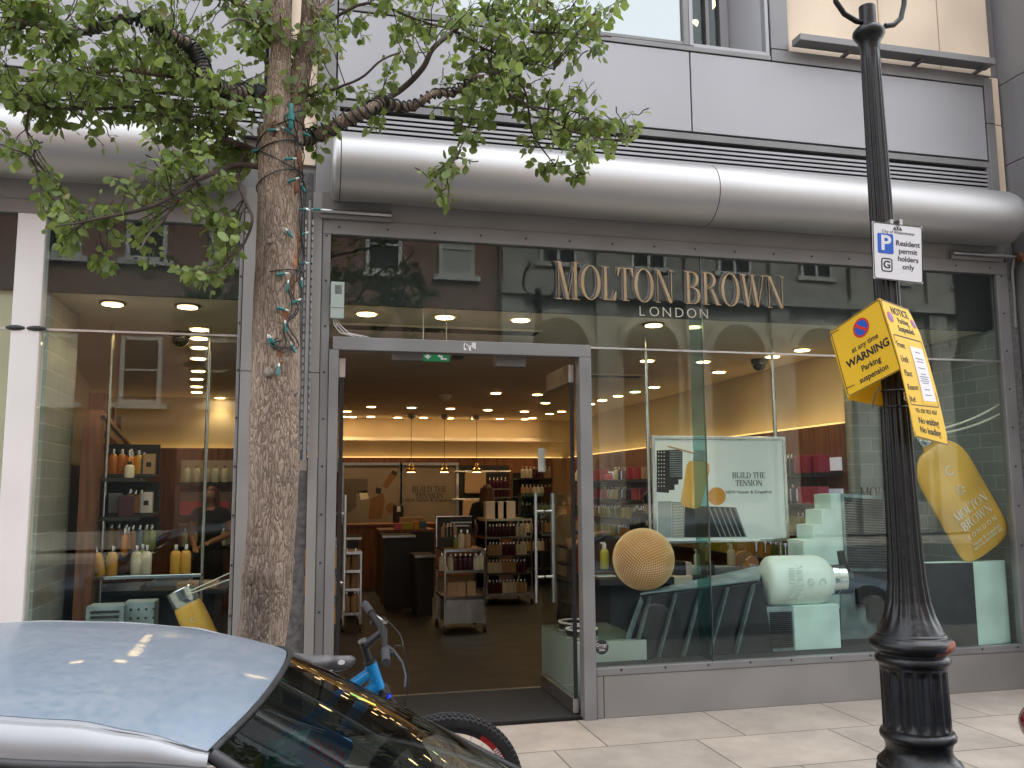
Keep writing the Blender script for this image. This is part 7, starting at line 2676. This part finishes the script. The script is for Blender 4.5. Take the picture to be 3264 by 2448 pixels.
# cables
for (s_, cpts) in enumerate(([e_near.lerp(bar, .5) + Vector((.04, 0, 0)), P(872, 1400, YB0 - .3), P(881, 1450, YB0 - .2), P(882, 1490, YB0 - .12), P(872, 1525, YB0 - .06)], [e_far.lerp(bar, .5) + Vector((.04, 0, 0)), P(862, 1368, YB0 - .1), P(872, 1400, YB0 - .15), P(879, 1440, YB0 - .15), P(880, 1500, YB0 - .08)], [e_near.lerp(bar, .5), P(800, 1430, YB0 - .28), P(770, 1452, YB0 - .2), BL(757, 1459, -.03)])):
    sm = []
    for i in range(len(cpts) - 1):
        p0_, p1_, p2_, p3_ = cpts[max(0, i - 1)], cpts[i], cpts[i + 1], cpts[min(len(cpts) - 1, i + 2)]
        for k in range(6):
            t = k / 6
            sm.append(.5 * ((2 * p1_) + (p2_ - p0_) * t + (2 * p0_ - 5 * p1_ + 4 * p2_ - p3_) * t * t + (3 * p1_ - p0_ - 3 * p2_ + p3_) * t ** 3))
    sm.append(cpts[-1])
    MB().tube(sm, .0026, 6).build('cable', M_black, bk, smooth=60)
# suspension fork
fd = (crown - HB).normalized()
m = MB()
m.tube([HB, crown], .02, 12)
m.tube([crown - bn * .07, crown, crown + bn * .07], [.022, .026, .022], 12)
for s in (-1, 1):
    m.tube([crown + bn * .062 * s, crown.lerp(hub, .45) + bn * .062 * s], .016, 10)
    m.tube([crown.lerp(hub, .4) + bn * .062 * s, hub + bn * .062 * s], [.024, .019], 10)
m.tube([crown.lerp(hub, .42) + bn * .062, crown.lerp(hub, .36) + bn * .03 + Vector((.07, 0, 0)), crown.lerp(hub, .36) - bn * .03 + Vector((.07, 0, 0)), crown.lerp(hub, .42) - bn * .062], .014, 10)
m.build('fork', M_black, bk, smooth=60)
q = MB()
q.M = Matrix.Translation(crown + bn * -.062 + bu * .012) @ (fd.to_track_quat('Z', 'Y').to_matrix().to_4x4())
q.lathe([(.022, -.006), (.025, -.003), (.025, .003), (.022, .006)], 20)
q.build('blue_ring', mat('anodised_blue', (.02, .05, .55), .25, .8), bk, smooth=60)


def wheel(h):
    X = Vector((1, 0, 0))
    fr_ = lambda w, r_, o: h + (X * math.cos(w) + bu * math.sin(w)) * r_ + bn * o
    m = MB()
    vs, fs = [], []
    n = 96
    sec = [(-.026, RW - .045), (-.031, RW - .028), (-.028, RW - .010), (-.016, RW - .003), (0, RW), (.016, RW - .003), (.028, RW - .010), (.031, RW - .028), (.026, RW - .045)]
    for k in range(n):
        w = 2 * PI * k / n
        for (o, r_) in sec:
            vs.append(fr_(w, r_, o))
    L = len(sec)
    for k in range(n):
        k2 = (k + 1) % n
        for i in range(L - 1):
            fs.append((k * L + i, k2 * L + i, k2 * L + i + 1, k * L + i + 1))
        fs.append((k * L + L - 1, k2 * L + L - 1, k2 * L, k * L))
    m.add(vs, fs)
    # knobs
    for k in range(84):
        for (o, r_, dw, wd_) in ((-.024, RW - .008, 0, .007), (-.009, RW - .001, .5, .007), (.009, RW - .001, 0, .007), (.024, RW - .008, .5, .007)):
            w = 2 * PI * (k + dw) / 84
            hw = .0075 / RW
            kk = [fr_(w + a_ * hw, r_ + b2, o + c_ * wd_) for b2 in (-.004, .006) for (a_, c_) in ((-1, -1), (1, -1), (1, 1), (-1, 1))]
            m.add(kk, [(0, 3, 2, 1), (4, 5, 6, 7), (0, 1, 5, 4), (1, 2, 6, 5), (2, 3, 7, 6), (3, 0, 4, 7)])
    t = m.build('wheel', M_rubber, bk, smooth=35, fix=False)
    for (r0, r1, o, mm, nm_, a0_, a1_) in ((RW - .075, RW - .042, .014, M_black, 'rim', 0, 360), (RW - .0745, RW - .050, .0148, mat_rr if 'mat_rr' in globals() else globals().setdefault('mat_rr', mat('red_rim_decal', (.45, .02, .02), .45)), 'rim_decal', 5, 58), (RW - .072, RW - .054, .0152, M_paper, 'rim_lettering', 18, 42)):
        m = MB()
        N = 72 if a1_ == 360 else 24
        if nm_ == 'rim_lettering':
            for k in range(9):
                w0, w1 = R(a0_ + k * 2.6), R(a0_ + k * 2.6 + 1.6)
                m.add([fr_(w0, r0, -o), fr_(w1, r0, -o), fr_(w1, r1, -o), fr_(w0, r1, -o)], [(0, 1, 2, 3)])
        else:
            vs, fs = [], []
            for k in range(N + 1):
                w = R(a0_ + (a1_ - a0_) * k / N)
                vs += [fr_(w, r0, -o), fr_(w, r1, -o), fr_(w, r1, o), fr_(w, r0, o)]
            for k in range(N):
                for i in range(4):
                    fs.append((4 * k + i, 4 * k + 4 + i, 4 * k + 4 + (i + 1) % 4, 4 * k + (i + 1) % 4))
            m.add(vs, fs)
        m.build(nm_, mm, t, smooth=40, fix=True)
    for k in range(28):
        w = 2 * PI * k / 28
        s = 1 if k % 2 else -1
        MB().tube([fr_(w + .45 * (1 if (k // 2) % 2 else -1), .022, s * .028), fr_(w, RW - .074, 0)], .0013, 4).build('spoke', M_steel, t)
    MB().tube([h - bn * .05, h + bn * .05], .02, 12).build('hub', M_black, t, smooth=40)
    q = MB()
    q.tube([fr_(2 * PI * k / 40, .08, -.04) for k in range(41)], .004, 4, cap=False)
    q.build('brake_disc', M_steel, t)


wheel(hub)
wheel(rhub)
m = MB()
m.tube([BB - bn * .06, BB + bn * .06], .022, 12)
m.tube([BB - bn * .07, BB - bn * .07 + Vector((.12, 0, -.12))], .011, 8)
m.tube([BB + bn * .07, BB + bn * .07 + Vector((-.12, 0, .12))], .011, 8)
m.build('crankset', M_black, bk, smooth=40)
for s, d in ((-1, Vector((.12, 0, -.12))), (1, Vector((-.12, 0, .12)))):
    c = BB + bn * (.07 * s + .05 * s) + d
    q = MB()
    q.M = Matrix.Translation(c)
    q.box(-.045, .045, -.04, .04, -.01, .01)
    q.build('pedal', M_black, bk, bevel=.004)
print('CAR', proj((-.08, Y0 - .535, 1.172)), proj((-.08, Y0 + .535, 1.172)), 'HUB', hub, proj(hub), 'far', proj(e_far), proj(e_near))
# ================================================================== PEOPLE
def remeshed(mb, name, m, parent, vox=.011, it=3, origin=None):
    o = mb.build(name, m, parent, origin=origin)
    r_ = o.modifiers.new('remesh', 'REMESH')
    r_.mode = 'VOXEL'
    r_.voxel_size = vox
    r_.use_smooth_shade = True
    s_ = o.modifiers.new('smooth', 'SMOOTH')
    s_.factor = .5
    s_.iterations = it
    return o


def limb(m, pts, rad, grow=0.0):
    pts = [Vector(p) for p in pts]
    P2, R2 = [], []
    for i in range(len(pts) - 1):
        for k in range(6):
            t = k / 6
            P2.append(pts[i].lerp(pts[i + 1], t))
            a, b_ = rad[i], rad[i + 1]
            R2.append(a + (b_ - a) * t + .006 * math.sin(PI * t) + grow)
    P2.append(pts[-1])
    R2.append(rad[-1] + grow)
    m.tube(P2, R2, 14)
    for p, r_ in zip(pts, rad):
        m.sphere(p, (r_ + grow) * .99, 12, 8)


def torso(m, tab, c, grow=0.0, lean=Vector((0, 0, 0)), z0=0, z1=1):
    vs, fs = [], []
    n = 24
    for (z, w, d, off) in tab:
        f = (z - z0) / (z1 - z0)
        for k in range(n):
            a = 2 * PI * k / n
            vs.append(Vector((c[0] + (w + grow) * math.cos(a), c[1] + off + (d + grow) * math.sin(a), z)) + lean * f)
    L = len(tab)
    for i in range(L - 1):
        for k in range(n):
            fs.append((i * n + k, i * n + (k + 1) % n, (i + 1) * n + (k + 1) % n, (i + 1) * n + k))
    fs += [tuple(range(n - 1, -1, -1)), tuple((L - 1) * n + k for k in range(n))]
    m.add(vs, fs)


def hand(m, wrist, d, palm_n, spread=.25, curl=.5):
    d = d.normalized()
    side = d.cross(palm_n).normalized()
    pn = side.cross(d).normalized()
    # palm
    for k in range(5):
        m.sphere(wrist + d * (.02 + .014 * k), .022 + .004 * math.sin(k), 10, 8)
        m.sphere(wrist + d * (.02 + .014 * k) + side * .016, .018, 10, 8)
        m.sphere(wrist + d * (.02 + .014 * k) - side * .016, .018, 10, 8)
    for i, (o, L) in enumerate(((-.030, .066), (-.010, .076), (.010, .070), (.028, .054))):
        b0 = wrist + d * .085 + side * o
        dd = (d + side * (o * spread * 14)).normalized()
        p1 = b0 + dd * L * .45
        d2 = (dd - pn * curl * .6).normalized()
        p2 = p1 + d2 * L * .33
        d3 = (d2 - pn * curl * .6).normalized()
        m.tube([b0 - dd * .012, b0, p1, p2, p2 + d3 * L * .26], [.011, .0105, .0095, .0088, .007], 8)
    t0 = wrist + d * .030 - side * .028
    td = (d * .75 - side * .8 - pn * .2).normalized()
    m.tube([t0, t0 + td * .034, t0 + td * .036 + (td + d * .5).normalized() * .034], [.014, .0115, .009], 8)


def person(label, pos, rz, H, arms, top_m, low_m, hair_m, hair_len, female, sleeve, skirt=False, head_turn=0.0, glasses=False, lean=0.0, back_text=None):
    k = H / 1.72
    t = thing('person', label, 'person', (0, 0, 0))
    sh = (.175 if female else .205) * k
    hd = 1.72 * k - .225 * k
    lv_ = Vector((0, -lean, 0))
    body = MB()
    w = 1 if not female else .9
    tab = [(.84 * k, .165 * k, .115 * k, 0), (.92 * k, .172 * k, .12 * k, .005), (1.03 * k, .148 * k * w, .10 * k, 0), (1.15 * k, .15 * k * w, .105 * k, -.005), (1.27 * k, .168 * k * w, .115 * k, -.01), (1.36 * k, .178 * k * w, .105 * k, 0), (1.42 * k, .15 * k * w, .08 * k, .005), (1.455 * k, .075 * k, .055 * k, .01)]
    torso(body, tab, (0, 0), 0, lv_, .84 * k, 1.455 * k)
    top_c = lv_
    neck = Vector((0, .012, 1.44 * k)) + top_c
    hc = Vector((0, -.012, 1.605 * k)) + top_c
    body.tube([neck - Vector((0, 0, .03)), neck + Vector((0, -.008, .06)), hc - Vector((0, -.01, .06))], [.056 * k, .052 * k, .05 * k], 14)
    # head
    hm = MB()
    hr = .112 * k
    n, mm_ = 28, 22
    vs, fs = [], []
    for i in range(mm_ + 1):
        th = PI * i / mm_
        for j in range(n):
            ph = 2 * PI * j / n
            x, y, z = math.sin(th) * math.cos(ph), math.sin(th) * math.sin(ph), math.cos(th)
            sx, sy = .70, .86
            if z < 0:
                sx *= 1 + .34 * z
                sy *= 1 + .10 * z
            p = Vector((x * sx * hr, y * sy * hr, z * hr * 1.02))
            if y < 0:
                # brow, eye sockets, nose, lips, chin
                f = max(0, -y)
                gx = lambda c_, s_: math.exp(-((x - c_) / s_) ** 2)
                gz = lambda c_, s_: math.exp(-((z - c_) / s_) ** 2)
                p.y -= hr * f * (.06 * gz(.18, .12) - .085 * (gx(.32, .18) + gx(-.32, .18)) * gz(.02, .12) + .20 * gx(0, .13) * gz(-.20, .15) + .07 * gx(0, .10) * gz(.0, .18) + .05 * gx(0, .26) * gz(-.52, .09) + .05 * gx(0, .3) * gz(-.84, .14))
            vs.append(p)
    for i in range(mm_):
        for j in range(n):
            fs.append((i * n + j, (i + 1) * n + j, (i + 1) * n + (j + 1) % n, i * n + (j + 1) % n))
    Mh = Matrix.Translation(hc) @ Matrix.Rotation(head_turn, 4, 'Z')
    body.M = Mh
    body.add(vs, fs)
    for s in (-1, 1):
        body.sphere((s * hr * .72, hr * .06, -.01), 1, 10, 8, (.012, .022, .032))
    body.M = Matrix.Identity(4)
    cl, lo = MB(), MB()
    torso(cl, [r_ for r_ in tab if r_[0] < 1.43 * k], (0, 0), .014, lv_ * .97, .84 * k, 1.455 * k)
    for s, (el, wr, pn) in zip((-1, 1), arms):
        S = Vector((s * sh, .0, 1.385 * k)) + top_c * .95
        E, W_ = Vector(el), Vector(wr)
        limb(body, [Vector((s * sh * .55, 0, 1.39 * k)) + top_c * .95, S, E, W_], [.06 * k, .056 * k, .041 * k, .029 * k])
        hand(body, W_, W_ - E, Vector(pn))
        Q = S.lerp(E, sleeve)
        limb(cl, [Vector((s * sh * .5, 0, 1.385 * k)) + top_c * .95, S, Q], [.066 * k, .060 * k, (.062 if not female else .050) * k], .010)
    for s in (-1, 1):
        Hp, Kn, An = Vector((s * .095 * k, 0, .90 * k)), Vector((s * .10 * k, -.015, .48 * k)), Vector((s * .105 * k, .02, .085 * k))
        limb(body, [Hp, Kn, An], [.085 * k, .055 * k, .038 * k])
        body.sphere((An.x, An.y - .05, .035), 1, 12, 8, (.042, .12, .033))
        if not skirt:
            limb(lo, [Hp, Kn, An - Vector((0, 0, .01))], [.092 * k, .066 * k, .055 * k], .012)
    if skirt:
        torso(lo, [(.50 * k, .19 * k, .15 * k, 0), (.7 * k, .19 * k, .145 * k, 0), (.86 * k, .185 * k, .135 * k, 0), (.99 * k, .16 * k, .115 * k, 0)], (0, 0), .004)
    else:
        torso(lo, [(.80 * k, .17 * k, .12 * k, 0), (.88 * k, .18 * k, .13 * k, 0), (.97 * k, .17 * k, .115 * k, 0)], (0, 0), .005)
    remeshed(body, 'body', M_skin, t, .0095, 3)
    remeshed(cl, 'top', top_m, t, .013, 3)
    remeshed(lo, 'skirt' if skirt else 'trousers', low_m, t, .013, 3)
    sho = MB()
    for s in (-1, 1):
        sho.sphere((s * .105 * k, -.035, .045), 1, 14, 8, (.05, .135, .042))
    remeshed(sho, 'shoes', M_black, t, .012, 2)
    # face details
    ey = MB()
    ey.M = Mh
    for s in (-1, 1):
        ey.k = 0
        ey.sphere((s * hr * .27, -hr * .80, hr * .03), .0125, 12, 8, (1.15, .6, .75))
        ey.k = 1
        ey.sphere((s * hr * .27, -hr * .80 - .0055, hr * .03), .006, 10, 6, (1, .5, 1))
        ey.box(s * hr * .27 - .018, s * hr * .27 + .018, -hr * .90, -hr * .86, hr * .185, hr * .215)
    ey.k = 2
    ey.sphere((0, -hr * .875, -hr * .50), 1, 12, 6, (.022, .008, .007))
    ey.build('face_features', [M_paper, M_hairk, mat_lip if 'mat_lip' in globals() else globals().setdefault('mat_lip', mat('lips', (.36, .12, .10), .5))], t, smooth=60)
    if glasses:
        g = MB()
        g.M = Mh
        for s in (-1, 1):
            g.tube([(s * hr * .28 + .024 * math.cos(2 * PI * i / 16), -hr * .95, hr * .03 + .018 * math.sin(2 * PI * i / 16)) for i in range(17)], .002, 6, cap=False)
            g.tube([(s * hr * .50, -hr * .93, hr * .05), (s * hr * .74, hr * .05, hr * .06)], .002, 6)
        g.tube([(-.008, -hr * .97, hr * .05), (.008, -hr * .97, hr * .05)], .002, 6)
        g.build('glasses', M_black, t)
    # hair: a cap, and long locks
    hm = MB()
    hm.M = Mh
    hm.sphere((0, hr * .10, hr * .18), 1, 22, 14, (hr * .80, hr * .92, hr * .93))
    rnd = random.Random(int(H * 1000))
    if hair_len > 0:
        for i in range(46):
            a = R(rnd.uniform(-15, 195))
            x, y = math.cos(a), math.sin(a)
            z0 = hr * rnd.uniform(.1, .6)
            pts = []
            for j in range(6):
                f = j / 5
                r_ = hr * (.80 + .12 * f + .05 * math.sin(7 * f + i))
                pts.append((x * r_ * .92, y * r_ + hr * .08, z0 - hair_len * f))
            hm.tube(pts, [.022, .026, .026, .024, .018, .006], 7)
    m2 = MB()
    # keep the face clear: drop hair faces in front of it
    for f in hm.f:
        c = sum((hm.v[i] for i in f), Vector()) / len(f)
        lc = Mh.inverted() @ c
        if lc.y < -hr * .42 and lc.z < hr * .62:
            continue
        if hair_len == 0 and lc.z < -hr * .35:
            continue
        o_ = len(m2.v)
        m2.v += [hm.v[i] for i in f]
        m2.f.append(tuple(range(o_, o_ + len(f))))
        m2.mi.append(0)
    m2.build('hair', hair_m, t, smooth=60, fix=True)
    if back_text:
        q = MB()
        me = text(back_text, .085 * k, .001, space=1.05)
        for v in me.vertices:
            a = v.co.x / (.26 * k)
            v.co.y += -(v.co.x ** 2) * .9
        q.M = Matrix.Translation((0, .150 * k, 1.30 * k)) @ Matrix.Rotation(PI, 4, 'Z') @ UP
        q.mesh(me)
        q.build('shirt_lettering', M_paper, t)
    t.location = pos
    t.rotation_euler = (0, 0, rz)
    return t


def ground(px, py_head, y, H):
    p = P(px, py_head, y)
    return Vector((p.x, y, .013))


# woman with auburn hair, left window
p = P(455, 1084, 5.7)
person('woman with long auburn hair in a black dress behind the left glass shelf', (p.x, 5.7, .013), R(-12), 1.70,
       (((-.25, .06, 1.10), (-.12, -.20, .96), (0, 0, 1)), ((.27, .05, 1.10), (.06, -.20, 1.00), (0, 0, 1))), M_cloth, M_cloth, M_hairr, .26, True, .35, skirt=True, head_turn=R(-4))
# woman seen from behind at the till
p = P(1052, 1075, 7.1)
person('woman in black with long brown hair seen from behind near the cash desk', (p.x, 7.1, .013), R(170), 1.72,
       (((-.25, .02, 1.10), (-.20, -.18, .98), (0, 0, 1)), ((.25, .02, 1.10), (.20, -.18, .98), (0, 0, 1))), M_cloth, M_cloth, M_hairb, .30, True, .98)
# man in a charcoal T-shirt behind the right door
p = P(1216, 1110, 3.5)
person('man with glasses in a charcoal T-shirt reaching to the right behind the open door', (p.x, 3.5, .013), R(78), 1.60,
       (((-.24, -.06, 1.00), (-.12, -.27, 1.10), (0, 0, 1)), ((.24, -.14, 1.06), (.17, -.42, 1.12), (0, 0, 1))), M_tee, mat('dark_jeans', (.02, .024, .034), .9), M_hairk, 0, False, .55, glasses=True)
# man with lettering on his black shirt, behind the ball
p = P(1402, 1100, 4.6)
person('man in a black shirt with white lettering on its back behind the lattice ball', (p.x, 4.6, .013), R(188), 1.60,
       (((-.26, .0, 1.04), (-.18, -.22, 1.02), (0, 0, 1)), ((.26, .0, 1.04), (.18, -.22, 1.02), (0, 0, 1))), M_cloth, M_cloth, M_hairk, 0, False, .6, back_text='BRIDGE')
